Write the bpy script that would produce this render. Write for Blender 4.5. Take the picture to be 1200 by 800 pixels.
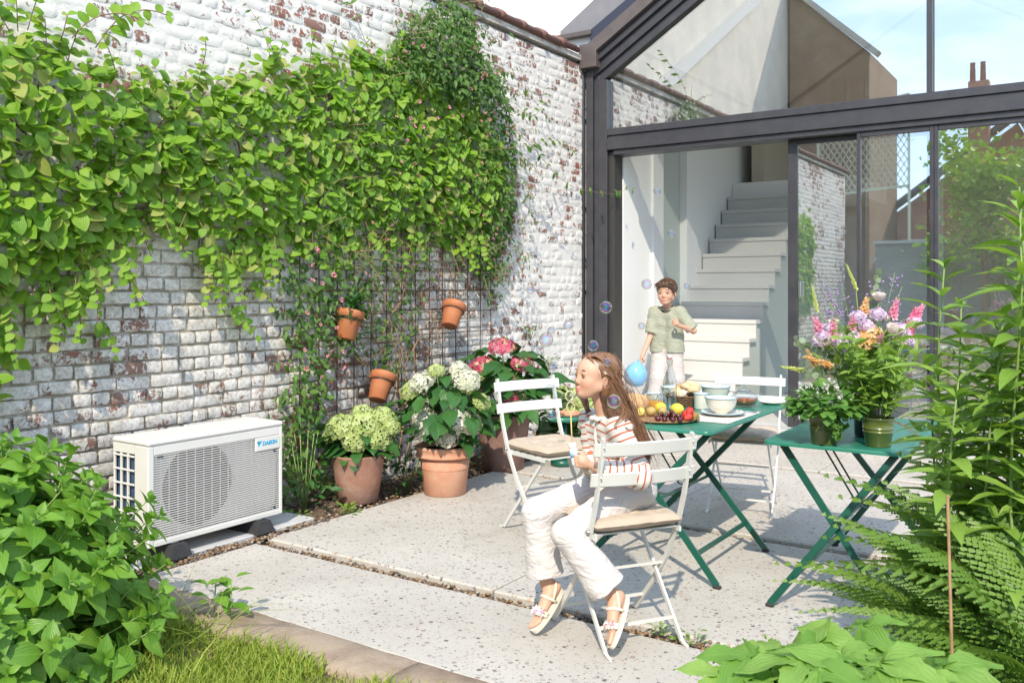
import bpy, math, random
import numpy as np
from mathutils import Vector, Matrix, noise as mnoise

random.seed(7); rng = np.random.default_rng(7)
for o in list(bpy.data.objects): bpy.data.objects.remove(o)
SC = bpy.context.scene
COL = SC.collection
R = math.radians

# ------------------------------------------------------------------ camera
cam_d = bpy.data.cameras.new("camera"); cam = bpy.data.objects.new("camera", cam_d); COL.objects.link(cam)
CAM = Vector((4.448, -8.0, 1.38)); YAW = R(33.9)
cam.location = CAM; cam.rotation_euler = (R(90), 0, YAW)
cam_d.sensor_width = 36; cam_d.lens = 36*1040/1200; cam_d.shift_y = -60/1200
cam_d.clip_start = .05; cam_d.clip_end = 500
cam_d.dof.use_dof = True; cam_d.dof.focus_distance = 4.2; cam_d.dof.aperture_fstop = 9
SC.camera = cam

# ------------------------------------------------------------------ sky, sun, exposure
SUN_EL, SUN_X, SUN_Y = R(42), .44, -.90          # direction towards the sun, seen from above
w = bpy.data.worlds.new("World"); SC.world = w; w.use_nodes = True
nt = w.node_tree; nt.nodes.clear()
def N(t, **k):
    n = nt.nodes.new(t)
    for a, b in k.items(): setattr(n, a, b)
    return n
wo = N('ShaderNodeOutputWorld'); bg = N('ShaderNodeBackground'); sky = N('ShaderNodeTexSky')
sky.sky_type = 'NISHITA'; sky.sun_disc = False; sky.sun_elevation = SUN_EL
sky.sun_rotation = math.atan2(SUN_X, SUN_Y); sky.air_density = 1.0; sky.dust_density = 0.0; sky.ozone_density = 2.0
bg.inputs['Strength'].default_value = .15
tc = N('ShaderNodeTexCoord'); mp = N('ShaderNodeMapping'); mp.inputs['Scale'].default_value = (1, 1, 3.2); mp.inputs['Location'].default_value = (2.2, .3, 8.1)
cn = N('ShaderNodeTexNoise'); cn.inputs['Scale'].default_value = 2.2; cn.inputs['Detail'].default_value = 7; cn.inputs['Roughness'].default_value = .55
cr = N('ShaderNodeValToRGB'); cr.color_ramp.elements[0].position = .47; cr.color_ramp.elements[1].position = .74
cr.color_ramp.elements[1].color = (.65, .65, .65, 1)
mx = N('ShaderNodeMixRGB'); mx.inputs['Color2'].default_value = (8.4, 7.9, 7.2, 1)
nt.links.new(tc.outputs['Generated'], mp.inputs['Vector']); nt.links.new(mp.outputs[0], cn.inputs['Vector'])
nt.links.new(cn.outputs['Fac'], cr.inputs['Fac']); nt.links.new(cr.outputs['Color'], mx.inputs['Fac'])
hs_ = N('ShaderNodeHueSaturation'); hs_.inputs['Saturation'].default_value = .9; nt.links.new(sky.outputs[0], hs_.inputs['Color']); bl_ = N('ShaderNodeMixRGB'); bl_.inputs['Fac'].default_value = .72; bl_.inputs['Color2'].default_value = (2.3, 3.15, 4.5, 1); nt.links.new(hs_.outputs[0], bl_.inputs['Color1']); nt.links.new(bl_.outputs[0], mx.inputs['Color1']); nt.links.new(mx.outputs[0], bg.inputs['Color']); nt.links.new(bg.outputs[0], wo.inputs['Surface'])
sl = bpy.data.lights.new("sun", 'SUN'); sl.energy = 2.0; sl.angle = R(.6); sl.color = (1, .90, .74)
sun = bpy.data.objects.new("sun", sl); COL.objects.link(sun); sun.location = (8, -30, 30)
hx = math.hypot(SUN_X, SUN_Y)
sdir = Vector((-SUN_X/hx*math.cos(SUN_EL), -SUN_Y/hx*math.cos(SUN_EL), -math.sin(SUN_EL)))
sun.rotation_euler = sdir.to_track_quat('-Z', 'Y').to_euler()
SC.view_settings.view_transform = 'Standard'; SC.view_settings.look = 'None'; SC.view_settings.gamma = 1
SC.view_settings.exposure = 1.40
SC.cycles.max_bounces = 10; SC.cycles.transparent_max_bounces = 24; SC.cycles.diffuse_bounces = 5
SC.cycles.caustics_reflective = False; SC.cycles.caustics_refractive = False
SC.cycles.use_denoising = True

# ------------------------------------------------------------------ materials
def new_mat(name):
    m = bpy.data.materials.new(name); m.use_nodes = True
    m.node_tree.nodes.clear()
    t = m.node_tree
    o = t.nodes.new('ShaderNodeOutputMaterial')
    return m, t, o
class NT:
    """tiny node-tree writer"""
    def __init__(s, t): s.t = t
    def n(s, typ, ins=None, **k):
        n = s.t.nodes.new(typ)
        for a, b in k.items(): setattr(n, a, b)
        for a, b in (ins or {}).items():
            if hasattr(b, 'is_output') or hasattr(b, 'links'): s.t.links.new(b, n.inputs[a])
            else: n.inputs[a].default_value = b
        return n
    def pos(s): return s.n('ShaderNodeNewGeometry').outputs['Position']
    def obj(s): return s.n('ShaderNodeTexCoord').outputs['Object']
    def noise(s, vec, scale, detail=4, rough=.5, dist=0):
        return s.n('ShaderNodeTexNoise', {'Vector': vec, 'Scale': scale, 'Detail': detail, 'Roughness': rough, 'Distortion': dist}).outputs['Fac']
    def ramp(s, fac, *stops):
        r = s.n('ShaderNodeValToRGB', {'Fac': fac}); e = r.color_ramp.elements
        while len(e) < len(stops): e.new(.5)
        for q, (p, c) in zip(e, stops): q.position = p; q.color = (c, c, c, 1) if isinstance(c, (int, float)) else (*c, 1)
        return r.outputs['Color']
    def mix(s, fac, a, b, mode='MIX'):
        a = (*a, 1) if isinstance(a, tuple) and len(a) == 3 else a; b = (*b, 1) if isinstance(b, tuple) and len(b) == 3 else b
        return s.n('ShaderNodeMixRGB', {'Fac': fac, 'Color1': a, 'Color2': b}, blend_type=mode).outputs[0]
    def math(s, op, a, b=0.0, c=0.0):
        return s.n('ShaderNodeMath', {0: a, 1: b, 2: c}, operation=op).outputs[0]
    def bump(s, h, strength, dist=.01):
        return s.n('ShaderNodeBump', {'Height': h, 'Strength': strength, 'Distance': dist}).outputs[0]
    def attr(s, name): return s.n('ShaderNodeAttribute', attribute_name=name).outputs['Fac']
def pm(name, col, col2=None, scale=6, rough=.5, metal=0, bump=0, bscale=60, lo=.35, hi=.65, spec=.5, rough2=None, coat=0, detail=5):
    m, t, o = new_mat(name); k = NT(t)
    p = k.n('ShaderNodeBsdfPrincipled', {'Roughness': rough, 'Metallic': metal, 'Specular IOR Level': spec, 'Coat Weight': coat})
    v = k.obj()
    if col2 is not None:
        f = k.ramp(k.noise(v, scale, detail, .6), (lo, 0.0), (hi, 1.0))
        t.links.new(k.mix(f, col, col2), p.inputs['Base Color'])
        if rough2 is not None: t.links.new(k.math('MULTIPLY_ADD', f, rough2-rough, rough), p.inputs['Roughness'])
    else: p.inputs['Base Color'].default_value = (*col, 1)
    if bump: t.links.new(k.bump(k.noise(v, bscale, 4, .6), bump), p.inputs['Normal'])
    t.links.new(p.outputs[0], o.inputs[0])
    m.diffuse_color = (*col, 1)
    return m
def leafmat(name, a, b, trans=.35, rough=.42, tip=None, vein=.25):
    """leaf: colour varies from leaf to leaf (attribute 'rnd' in joined meshes, object random for single leaves) and along the blade ('lu','lv')"""
    m, t, o = new_mat(name); k = NT(t)
    r = k.math('FRACT', k.math('ADD', k.attr('rnd'), k.n('ShaderNodeObjectInfo').outputs['Random']))
    c = k.mix(r, a, b)
    if tip: c = k.mix(k.ramp(k.math('FRACT', k.math('MULTIPLY', r, 7.31)), (.86, 0.0), (.9, 1.0)), c, tip)
    mid = k.ramp(k.math('ABSOLUTE', k.attr('lu')), (0.0, 1.0), (.16, 0.0))
    c = k.mix(k.math('MULTIPLY', mid, vein), c, tuple(min(1, x*1.7+.03) for x in a))
    mott = k.noise(k.pos(), 60, 3, .6); c = k.mix(k.math('MULTIPLY', mott, .35), c, tuple(x*.6 for x in a))
    p = k.n('ShaderNodeBsdfPrincipled', {'Base Color': c, 'Roughness': rough, 'Specular IOR Level': .4})
    wv = k.n('ShaderNodeTexWave', {'Vector': k.n('ShaderNodeCombineXYZ', {0: k.attr('lv'), 1: k.math('ABSOLUTE', k.attr('lu')), 2: 0.0}).outputs[0], 'Scale': 2.2, 'Distortion': .6}, bands_direction='DIAGONAL').outputs['Fac']
    bp = k.bump(wv, .25, .004); t.links.new(bp, p.inputs['Normal'])
    tr = k.n('ShaderNodeBsdfTranslucent', {'Color': k.mix(.6, c, k.mix(1.0, c, (1.5, 1.5, .5), 'MULTIPLY'))})
    s = k.n('ShaderNodeMixShader', {0: trans, 1: p.outputs[0], 2: tr.outputs[0]})
    t.links.new(s.outputs[0], o.inputs[0]); return m
def glassmat(name, refl, tint=(1, 1, 1), rough=0.0, fres=.0):
    m, t, o = new_mat(name); k = NT(t)
    tr = k.n('ShaderNodeBsdfTransparent', {'Color': (*tint, 1)}); gl = k.n('ShaderNodeBsdfGlossy', {'Color': (1, 1, 1, 1), 'Roughness': rough})
    f = k.math('MULTIPLY_ADD', k.math('POWER', k.n('ShaderNodeLayerWeight', {'Blend': .5}).outputs['Facing'], 5.0), .92, .04)
    fac = k.math('MINIMUM', k.math('ADD', k.math('MULTIPLY', f, 1.0), refl), 1.0)
    s = k.n('ShaderNodeMixShader', {0: fac, 1: tr.outputs[0], 2: gl.outputs[0]}); t.links.new(s.outputs[0], o.inputs[0]); return m

# ------------------------------------------------------------------ mesh builder
WM = {}                                             # world matrix of every root (parts have identity transforms)
def wmat(o):
    M = Matrix.Identity(4)
    while o is not None: M = WM.get(o.name, o.matrix_basis) @ M; o = o.parent
    return M
class MB:
    def __init__(s): s.v = []; s.f = []; s.m = []; s.nv = 0; s.at = {}
    def add(s, v, f, mi=0, **att):
        v = np.asarray(v, float).reshape(-1, 3); b = s.nv
        s.v.append(v); s.f += [tuple(i+b for i in q) for q in f]; s.m += [mi]*len(f); s.nv += len(v)
        for a, x in att.items():
            s.at.setdefault(a, []).append((b, np.broadcast_to(np.asarray(x, float), (len(v),))))
        return s
    def box(s, x0, x1, y0, y1, z0, z1, mi=0, bev=0):
        if bev: return s.bbox(x0, x1, y0, y1, z0, z1, bev, mi)
        v = [(x0,y0,z0),(x1,y0,z0),(x1,y1,z0),(x0,y1,z0),(x0,y0,z1),(x1,y0,z1),(x1,y1,z1),(x0,y1,z1)]
        return s.add(v, [(0,3,2,1),(4,5,6,7),(0,1,5,4),(1,2,6,5),(2,3,7,6),(3,0,4,7)], mi)
    def bbox(s, x0, x1, y0, y1, z0, z1, b, mi=0):
        """box with chamfered edges"""
        vs = []; idx = {}
        for ix, x in ((0, x0), (1, x1)):
            for iy, y in ((0, y0), (1, y1)):
                for iz, z in ((0, z0), (1, z1)):
                    dx, dy, dz = (b if not ix else -b), (b if not iy else -b), (b if not iz else -b)
                    idx[ix,iy,iz] = len(vs); vs += [(x, y+dy, z+dz), (x+dx, y, z+dz), (x+dx, y+dy, z)]
        F = []
        I = lambda a, b_, c, k: idx[a,b_,c]+k
        F += [(I(0,0,0,0),I(0,0,1,0),I(0,1,1,0),I(0,1,0,0)), (I(1,0,0,0),I(1,1,0,0),I(1,1,1,0),I(1,0,1,0)),
              (I(0,0,0,1),I(1,0,0,1),I(1,0,1,1),I(0,0,1,1)), (I(0,1,0,1),I(0,1,1,1),I(1,1,1,1),I(1,1,0,1)),
              (I(0,0,0,2),I(0,1,0,2),I(1,1,0,2),I(1,0,0,2)), (I(0,0,1,2),I(1,0,1,2),I(1,1,1,2),I(0,1,1,2))]
        for a in (0, 1):
            for c in (0, 1):
                F.append((I(0,a,c,1),I(0,a,c,2),I(1,a,c,2),I(1,a,c,1)))
                F.append((I(a,0,c,0),I(a,0,c,2),I(a,1,c,2),I(a,1,c,0)))
                F.append((I(a,c,0,0),I(a,c,0,1),I(a,c,1,1),I(a,c,1,0)))
        for a in (0, 1):
            for b_ in (0, 1):
                for c in (0, 1): F.append((I(a,b_,c,0),I(a,b_,c,1),I(a,b_,c,2)))
        return s.add(vs, F, mi)
    def bar(s, a, b, wx, wy, mi=0, up=(0, 0, 1)):
        """rectangular bar from a to b; wx across, wy along 'up'"""
        a, b = Vector(a), Vector(b); t = (b-a).normalized(); u = Vector(up)
        if abs(t.dot(u)) > .98: u = Vector((0, 1, 0))
        x = t.cross(u).normalized(); y = x.cross(t)
        v = [p + x*sx*wx/2 + y*sy*wy/2 for p in (a, b) for sx, sy in ((-1,-1),(1,-1),(1,1),(-1,1))]
        return s.add(v, [(0,3,2,1),(4,5,6,7),(0,1,5,4),(1,2,6,5),(2,3,7,6),(3,0,4,7)], mi)
    def tube(s, pts, rad, n=8, mi=0, cap=True, **att):
        pts = [Vector(p) for p in pts]; k = len(pts)
        rad = [rad]*k if isinstance(rad, (int, float)) else list(rad)
        v = []; f = []; x = None
        for i, p in enumerate(pts):
            t = (pts[min(i+1, k-1)] - pts[max(i-1, 0)])
            t = t.normalized() if t.length > 1e-9 else Vector((0, 0, 1))
            if x is None:
                h = Vector((0, 0, 1)) if abs(t.z) < .9 else Vector((1, 0, 0)); x = t.cross(h).normalized()
            else: x = (x - t*x.dot(t)); x = x.normalized() if x.length > 1e-6 else t.orthogonal().normalized()
            y = t.cross(x)
            for j in range(n):
                a = 2*math.pi*j/n; v.append(p + (x*math.cos(a)+y*math.sin(a))*rad[i])
        for i in range(k-1):
            for j in range(n):
                q = (j+1) % n; f.append((i*n+j, i*n+q, (i+1)*n+q, (i+1)*n+j))
        if cap: f.append(tuple(range(n-1, -1, -1))); f.append(tuple((k-1)*n+j for j in range(n)))
        return s.add([tuple(p) for p in v], f, mi, **att)
    def lathe(s, prof, c=(0, 0, 0), n=24, mi=0, sx=1, sy=1, M=None):
        """prof: list of (r, z) bottom to top"""
        v = []; f = []
        for r, z in prof:
            for j in range(n):
                a = 2*math.pi*j/n; p = Vector((r*math.cos(a)*sx, r*math.sin(a)*sy, z))
                v.append((M @ p) if M is not None else (p + Vector(c)))
        for i in range(len(prof)-1):
            for j in range(n):
                q = (j+1) % n; f.append((i*n+j, i*n+q, (i+1)*n+q, (i+1)*n+j))
        if prof[0][0] > 1e-6: f.append(tuple(range(n-1, -1, -1)))
        if prof[-1][0] > 1e-6: f.append(tuple((len(prof)-1)*n+j for j in range(n)))
        return s.add([tuple(p) for p in v], f, mi)
    def ball(s, c, r, n=12, m=8, mi=0, sq=(1, 1, 1)):
        pr = []
        v = []; f = []
        for i in range(m+1):
            th = math.pi*i/m
            for j in range(n):
                a = 2*math.pi*j/n
                v.append((c[0]+r*sq[0]*math.sin(th)*math.cos(a), c[1]+r*sq[1]*math.sin(th)*math.sin(a), c[2]-r*sq[2]*math.cos(th)))
        for i in range(m):
            for j in range(n):
                q = (j+1) % n; f.append((i*n+j, i*n+q, (i+1)*n+q, (i+1)*n+j))
        return s.add(v, f, mi)
    def prism(s, poly, axis, a, b, mi=0):
        """extrude a 2-D polygon along an axis; axis 'y': poly is (x,z), 'x': (y,z), 'z': (x,y)"""
        mk = {'y': lambda p, h: (p[0], h, p[1]), 'x': lambda p, h: (h, p[0], p[1]), 'z': lambda p, h: (p[0], p[1], h)}[axis]
        n = len(poly); v = [mk(p, a) for p in poly]+[mk(p, b) for p in poly]
        f = [tuple(range(n)), tuple(range(2*n-1, n-1, -1))]+[(i, n+i, n+(i+1) % n, (i+1) % n) for i in range(n)]
        return s.add(v, f, mi)
    def inst(s, tmpl, mats, mi=0, rnd=True):
        """many copies of a small template in this one mesh"""
        tv, tf, ta = tmpl; tv = np.asarray(tv, float)
        for M in mats:
            M = np.array(M)
            att = {a: np.asarray(x) for a, x in ta.items()}
            if rnd: att['rnd'] = random.random()
            s.add(tv @ M[:3, :3].T + M[:3, 3], tf, mi, **att)
        return s
    def mesh(s, name, mats, smooth=True, M=None):
        me = bpy.data.meshes.new(name)
        v = np.concatenate(s.v) if s.v else np.zeros((0, 3))
        if M is not None:
            A = np.array(M); v = v @ A[:3, :3].T + A[:3, 3]
        me.from_pydata(v.tolist(), [], s.f)
        for mt in (mats if isinstance(mats, (list, tuple)) else [mats]): me.materials.append(mt)
        if len(me.materials) > 1: me.polygons.foreach_set('material_index', s.m)
        for a, lst in s.at.items():
            arr = np.zeros(len(v))
            for b, x in lst: arr[b:b+len(x)] = x
            me.attributes.new(a, 'FLOAT', 'POINT').data.foreach_set('value', arr)
        if smooth: me.polygons.foreach_set('use_smooth', [True]*len(me.polygons))
        me.update(); return me
    def build(s, name, mats, parent=None, smooth=True, world=True):
        M = wmat(parent).inverted() if (parent is not None and world) else None
        o = bpy.data.objects.new(name, s.mesh(name, mats, smooth, M)); COL.objects.link(o)
        if parent is not None: o.parent = parent
        if smooth == 'auto':
            o.data.set_sharp_from_angle(angle=R(35))
        return o
def thing(name, label, cat, loc=(0, 0, 0), rz=0, group=None):
    o = bpy.data.objects.new(name, None); COL.objects.link(o); o.empty_display_size = .1
    o.location = loc; o.rotation_euler = (0, 0, rz)
    WM[o.name] = Matrix.Translation(loc) @ Matrix.Rotation(rz, 4, 'Z')
    return tag(o, label, cat, group)
def tag(o, label=None, cat=None, group=None, kind=None):
    if label: o['label'] = label
    if cat: o['category'] = cat
    if group: o['group'] = group
    if kind: o['kind'] = kind
    return o
def place(name, mesh, M, parent=None, label=None):
    """one object sharing a mesh, set at world matrix M"""
    o = bpy.data.objects.new(name, mesh); COL.objects.link(o)
    if parent is not None: o.parent = parent; M = wmat(parent).inverted() @ M
    o.matrix_basis = M
    return o
def copy_tree(o, parent=None):
    c = o.copy(); COL.objects.link(c)
    if parent is not None: c.parent = parent
    for ch in list(o.children): copy_tree(ch, c)
    return c
def basis(p, t, n, s=1.0):
    """matrix: local Y along t (blade), Z near n"""
    t = Vector(t).normalized(); n = Vector(n); n = (n - t*n.dot(t))
    n = n.normalized() if n.length > 1e-4 else t.orthogonal().normalized()
    x = t.cross(n); sc = s if isinstance(s, (tuple, list)) else (s, s, s)
    return Matrix(((x.x*sc[0], t.x*sc[1], n.x*sc[2], p[0]), (x.y*sc[0], t.y*sc[1], n.y*sc[2], p[1]), (x.z*sc[0], t.z*sc[1], n.z*sc[2], p[2]), (0, 0, 0, 1)))
def rv(s=1.0): return Vector((random.gauss(0, s), random.gauss(0, s), random.gauss(0, s)))
def U(a, b): return random.uniform(a, b)

# camera projection, used only to choose which repeats show largest and so become parts of their own
_c, _s = math.cos(YAW), math.sin(YAW)
def pix(p):
    dx, dy = p[0]-CAM.x, p[1]-CAM.y; X = dx*_c+dy*_s; Z = -dx*_s+dy*_c
    if Z < .1: return (-9999, -9999, .1)
    return (600+1040*X/Z, 340-1040*(p[2]-CAM.z)/Z, Z)
def inframe(p, m=0):
    q = pix(p); return -m < q[0] < 1200+m and -m < q[1] < 800+m
def split_parts(mats, tmpl, mat, parent, name, stuff_name, limit=300, depth=None):
    """the copies that show largest become objects of their own sharing one mesh, the rest one stuff part"""
    def key(M):
        p = M.translation; q = pix(p)
        if not (-20 < q[0] < 1220 and -20 < q[1] < 820): return -1
        return M.col[1].length/q[2]*(depth(p) if depth else 1)
    order = sorted(range(len(mats)), key=lambda i: -key(mats[i])); one = order[:limit]; rest = order[limit:]
    me = MB().inst(tmpl, [Matrix.Identity(4)], rnd=False).mesh(name, mat)
    for i in one: place(name, me, mats[i], parent)
    if rest:
        st = MB().inst(tmpl, [mats[i] for i in rest]).build(stuff_name, mat, parent); tag(st, kind='stuff')

# ------------------------------------------------------------------ leaf templates (Y is the blade's axis, length 1)
def leaf_tmpl(shape, fold=.25, droop=.2, wave=.0, across=2):
    """shape: list of (v, halfwidth); returns verts, faces, attributes lu (across) and lv (along)"""
    v = []; f = []; lu = []; lv = []
    cols = [-1, -.5, 0, .5, 1] if across == 4 else [-1, 0, 1]
    for i, (t, h) in enumerate(shape):
        for c in cols:
            z = fold*abs(c)*h - droop*t*t + wave*math.sin(t*9+c*2)*abs(c)*.3
            if across == 4 and abs(c) == 1: z -= fold*h*.35
            v.append((c*h, t, z)); lu.append(c); lv.append(t)
    k = len(cols)
    for i in range(len(shape)-1):
        for j in range(k-1):
            f.append((i*k+j, i*k+j+1, (i+1)*k+j+1, (i+1)*k+j))
    return v, f, {'lu': lu, 'lv': lv}
ROUND = leaf_tmpl([(0, .01), (.06, .2), (.25, .38), (.5, .42), (.75, .3), (.92, .13), (1, .01)], .22, .22)
OVATE = leaf_tmpl([(0, .012), (.1, .14), (.3, .29), (.5, .31), (.75, .19), (.92, .06), (1, .005)], .3, .3, across=4)
LANCE = leaf_tmpl([(0, .012), (.15, .085), (.4, .15), (.65, .12), (.87, .05), (1, .004)], .35, .38)
SMALL = leaf_tmpl([(0, .01), (.25, .2), (.55, .22), (.85, .1), (1, .005)], .25, .25)
HYDR = leaf_tmpl([(0, .02), (.08, .2), (.3, .36), (.55, .36), (.8, .18), (1, .005)], .22, .35, .25, across=4)
# ================================================================== SETTING
def struct(name, mb, m, parent=None, smooth=False):
    o = mb.build(name, m, parent, smooth); o['kind'] = 'structure'; return o

# ---- materials of the setting
def terrazzo_mat():
    m, t, o = new_mat('terrazzo'); k = NT(t); v = k.pos()
    base = k.mix(k.ramp(k.noise(v, 1.7, 5, .6), (.3, 0.0), (.7, 1.0)), (.52, .49, .445), (.43, .40, .36))
    stain = k.ramp(k.noise(v, 5, 6, .65, .6), (.55, 0.0), (.75, 1.0))
    base = k.mix(k.math('MULTIPLY', stain, .55), base, (.40, .35, .29))
    base = k.mix(k.ramp(k.noise(v, 2.6, 7, .7, .8), (.58, 0.0), (.78, .6)), base, (.29, .235, .18))
    for sc, th, hi in ((34, .24, .75), (62, .26, .7), (120, .28, .5)):
        vo = k.n('ShaderNodeTexVoronoi', {'Vector': v, 'Scale': sc, 'Randomness': 1.0})
        sep = k.n('ShaderNodeSeparateColor', {0: vo.outputs['Color']})
        keep = k.math('GREATER_THAN', sep.outputs[0], .40)
        size = k.math('MULTIPLY', sep.outputs[1], th+.14)
        wob = k.math('MULTIPLY_ADD', k.noise(v, sc*3, 2, .5), .16, -.08)
        inside = k.ramp(k.math('SUBTRACT', k.math('ADD', vo.outputs['Distance'], wob), size), (0.0, 1.0), (.05, 0.0))
        col = k.n('ShaderNodeValToRGB', {'Fac': sep.outputs[2]}); e = col.color_ramp.elements
        col.color_ramp.interpolation = 'CONSTANT'
        cl_ = [(.30,.24,.20), (.17,.14,.13), (.40,.30,.24), (.23,.21,.21), (.46,.31,.22), (.13,.10,.09), (.36,.33,.32)]
        while len(e) < 7: e.new(.5)
        for i_ in range(7): e[i_].position = i_*.14; e[i_].color = (*cl_[i_], 1)
        base = k.mix(k.math('MULTIPLY', k.math('MULTIPLY', inside, keep), hi+.16), base, col.outputs[0])
    p = k.n('ShaderNodeBsdfPrincipled', {'Base Color': base, 'Roughness': .72, 'Specular IOR Level': .35})
    t.links.new(k.bump(k.noise(v, 220, 3, .6), .12, .004), p.inputs['Normal'])
    t.links.new(p.outputs[0], o.inputs[0]); return m
def whitewash_mat(name, mortar=False):
    """old brick under flaking limewash; which bricks are bare changes over the wall"""
    m, t, o = new_mat(name); k = NT(t); v = k.pos()
    r = k.math('FRACT', k.math('ADD', k.attr('rnd'), k.n('ShaderNodeObjectInfo').outputs['Random']))
    sep = k.n('ShaderNodeSeparateXYZ', {0: v}); y, z = sep.outputs[1], sep.outputs[2]
    zone = k.noise(v, .9, 3, .5)
    flake = k.noise(v, 30, 7, .72, .5)
    big = k.noise(v, 7, 4, .6, .3)
    # the lower left of the wall is more worn and mossy, the top is thickly limewashed
    low = k.math('MULTIPLY', k.ramp(z, (0.0, 1.0), (1.0, 1.0)), 1.0)
    lowz = k.n('ShaderNodeMapRange', {0: z, 1: 1.5, 2: 2.4, 3: 1.0, 4: 0.0}).outputs[0]
    left = k.n('ShaderNodeMapRange', {0: y, 1: -2.2, 2: -1.4, 3: 1.0, 4: 0.0}).outputs[0]
    old = k.math('MULTIPLY', lowz, left)
    s = k.math('ADD', k.math('MULTIPLY', flake, .55), k.math('MULTIPLY', big, .45))
    s = k.math('ADD', s, k.math('MULTIPLY_ADD', r, .13, -.075))
    s = k.math('ADD', s, k.math('MULTIPLY_ADD', zone, .34, -.17))
    s = k.math('SUBTRACT', s, k.math('MULTIPLY', old, .035))
    if mortar: s = k.math('SUBTRACT', s, .07)
    bare = k.ramp(s, (.525, 0.0), (.56, 1.0))
    paint = k.mix(k.noise(v, 12, 5, .6), (.80, .775, .735), (.68, .65, .615))
    paint = k.mix(k.math('MULTIPLY', old, k.ramp(k.noise(v, 40, 5, .7, .5), (.44, 0.0), (.64, .72))), paint, (.40, .32, .24))
    brick = k.mix(k.noise(v, 30, 4, .6), (.37, .13, .085), (.27, .115, .09))
    brick = k.mix(k.ramp(r, (.55, 0.0), (.9, .7)), brick, (.25, .17, .14))
    if mortar: brick = k.mix(k.noise(v, 22, 4, .6), (.30, .25, .19), (.40, .27, .16))
    c = k.mix(bare, paint, brick)
    moss = k.ramp(k.math('MULTIPLY', k.noise(v, 6, 5, .65, .5), old), (.40, 0.0), (.56, 1.0))
    c = k.mix(k.math('MULTIPLY', moss, .75 if mortar else .18), c, (.10, .085, .035))
    if mortar:
        c = k.mix(k.math('MULTIPLY', old, .55), c, (.34, .28, .20))
    p = k.n('ShaderNodeBsdfPrincipled', {'Base Color': c, 'Roughness': .88, 'Specular IOR Level': .25})
    h = k.math('ADD', k.math('ADD', k.math('MULTIPLY', k.noise(v, 45, 5, .7), .6), k.math('MULTIPLY', k.noise(v, 130, 4, .7), .7)), k.math('MULTIPLY', k.math('SUBTRACT', 1.0, bare), .8))
    t.links.new(k.bump(h, .7, .0055), p.inputs['Normal'])
    t.links.new(p.outputs[0], o.inputs[0]); return m
def palette_mat(name, cols, rough=.8, bump=.3):
    m, t, o = new_mat(name); k = NT(t)
    r = k.math('FRACT', k.math('ADD', k.attr('rnd'), k.n('ShaderNodeObjectInfo').outputs['Random']))
    cr = k.n('ShaderNodeValToRGB', {'Fac': r}); e = cr.color_ramp.elements; cr.color_ramp.interpolation = 'CONSTANT'
    while len(e) < len(cols): e.new(.5)
    for i, (q, c) in enumerate(zip(e, cols)): q.position = i/len(cols); q.color = (*c, 1)
    c = k.mix(k.math('MULTIPLY', k.noise(k.pos(), 120, 3, .6), .5), cr.outputs[0], (.1, .08, .06))
    p = k.n('ShaderNodeBsdfPrincipled', {'Base Color': c, 'Roughness': rough}); t.links.new(k.bump(k.noise(k.pos(), 300, 2, .5), bump, .003), p.inputs['Normal'])
    t.links.new(p.outputs[0], o.inputs[0]); return m
def brickwall_mat(name, a, b, mort, sx=1, rough=.85, white=0.0, axis='y'):
    """far brick walls seen only in the glass: courses by texture"""
    m, t, o = new_mat(name); k = NT(t); sep = k.n('ShaderNodeSeparateXYZ', {0: k.pos()})
    vec = k.n('ShaderNodeCombineXYZ', {0: sep.outputs[1] if axis == 'y' else sep.outputs[0], 1: sep.outputs[2], 2: 0.0}).outputs[0]
    br = k.n('ShaderNodeTexBrick', {'Vector': vec, 'Color1': (*a, 1), 'Color2': (*b, 1), 'Mortar': (*mort, 1), 'Scale': 1.0, 'Mortar Size': .012, 'Brick Width': .24, 'Row Height': .085})
    c = k.mix(k.ramp(k.noise(k.pos(), 1.2, 6, .65), (.35, 0.0), (.62, 1.0)), br.outputs['Color'], tuple(x*.72 for x in a))
    p = k.n('ShaderNodeBsdfPrincipled', {'Base Color': c, 'Roughness': rough}); t.links.new(k.bump(br.outputs['Fac'], .4, -.02), p.inputs['Normal'])
    t.links.new(p.outputs[0], o.inputs[0]); return m
M_terr = terrazzo_mat()
M_brick = whitewash_mat('limewashed_brick'); M_mortar = whitewash_mat('limewashed_mortar', True)
M_soil = pm('soil', (.075, .05, .034), (.15, .105, .07), 14, .95, bump=.8, bscale=50)
M_peb = palette_mat('pebble_stone', [(.20,.12,.06), (.28,.19,.11), (.09,.07,.06), (.34,.27,.20), (.16,.09,.045), (.44,.39,.33), (.13,.105,.09), (.30,.17,.08)], .6)
M_sleep = pm('weathered_kerb', (.36, .28, .21), (.22, .155, .11), 5, .9, bump=.6, bscale=70, detail=8, lo=.42, hi=.7)
M_conc = pm('pale_concrete', (.50, .495, .49), (.42, .41, .40), 8, .8, bump=.2, bscale=120)
M_lawn = pm('lawn_soil', (.10, .10, .035), (.13, .085, .05), 9, .95, bump=.6, bscale=60)
M_earth = pm('earth', (.14, .13, .07), (.2, .18, .12), .3, .95)

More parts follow.
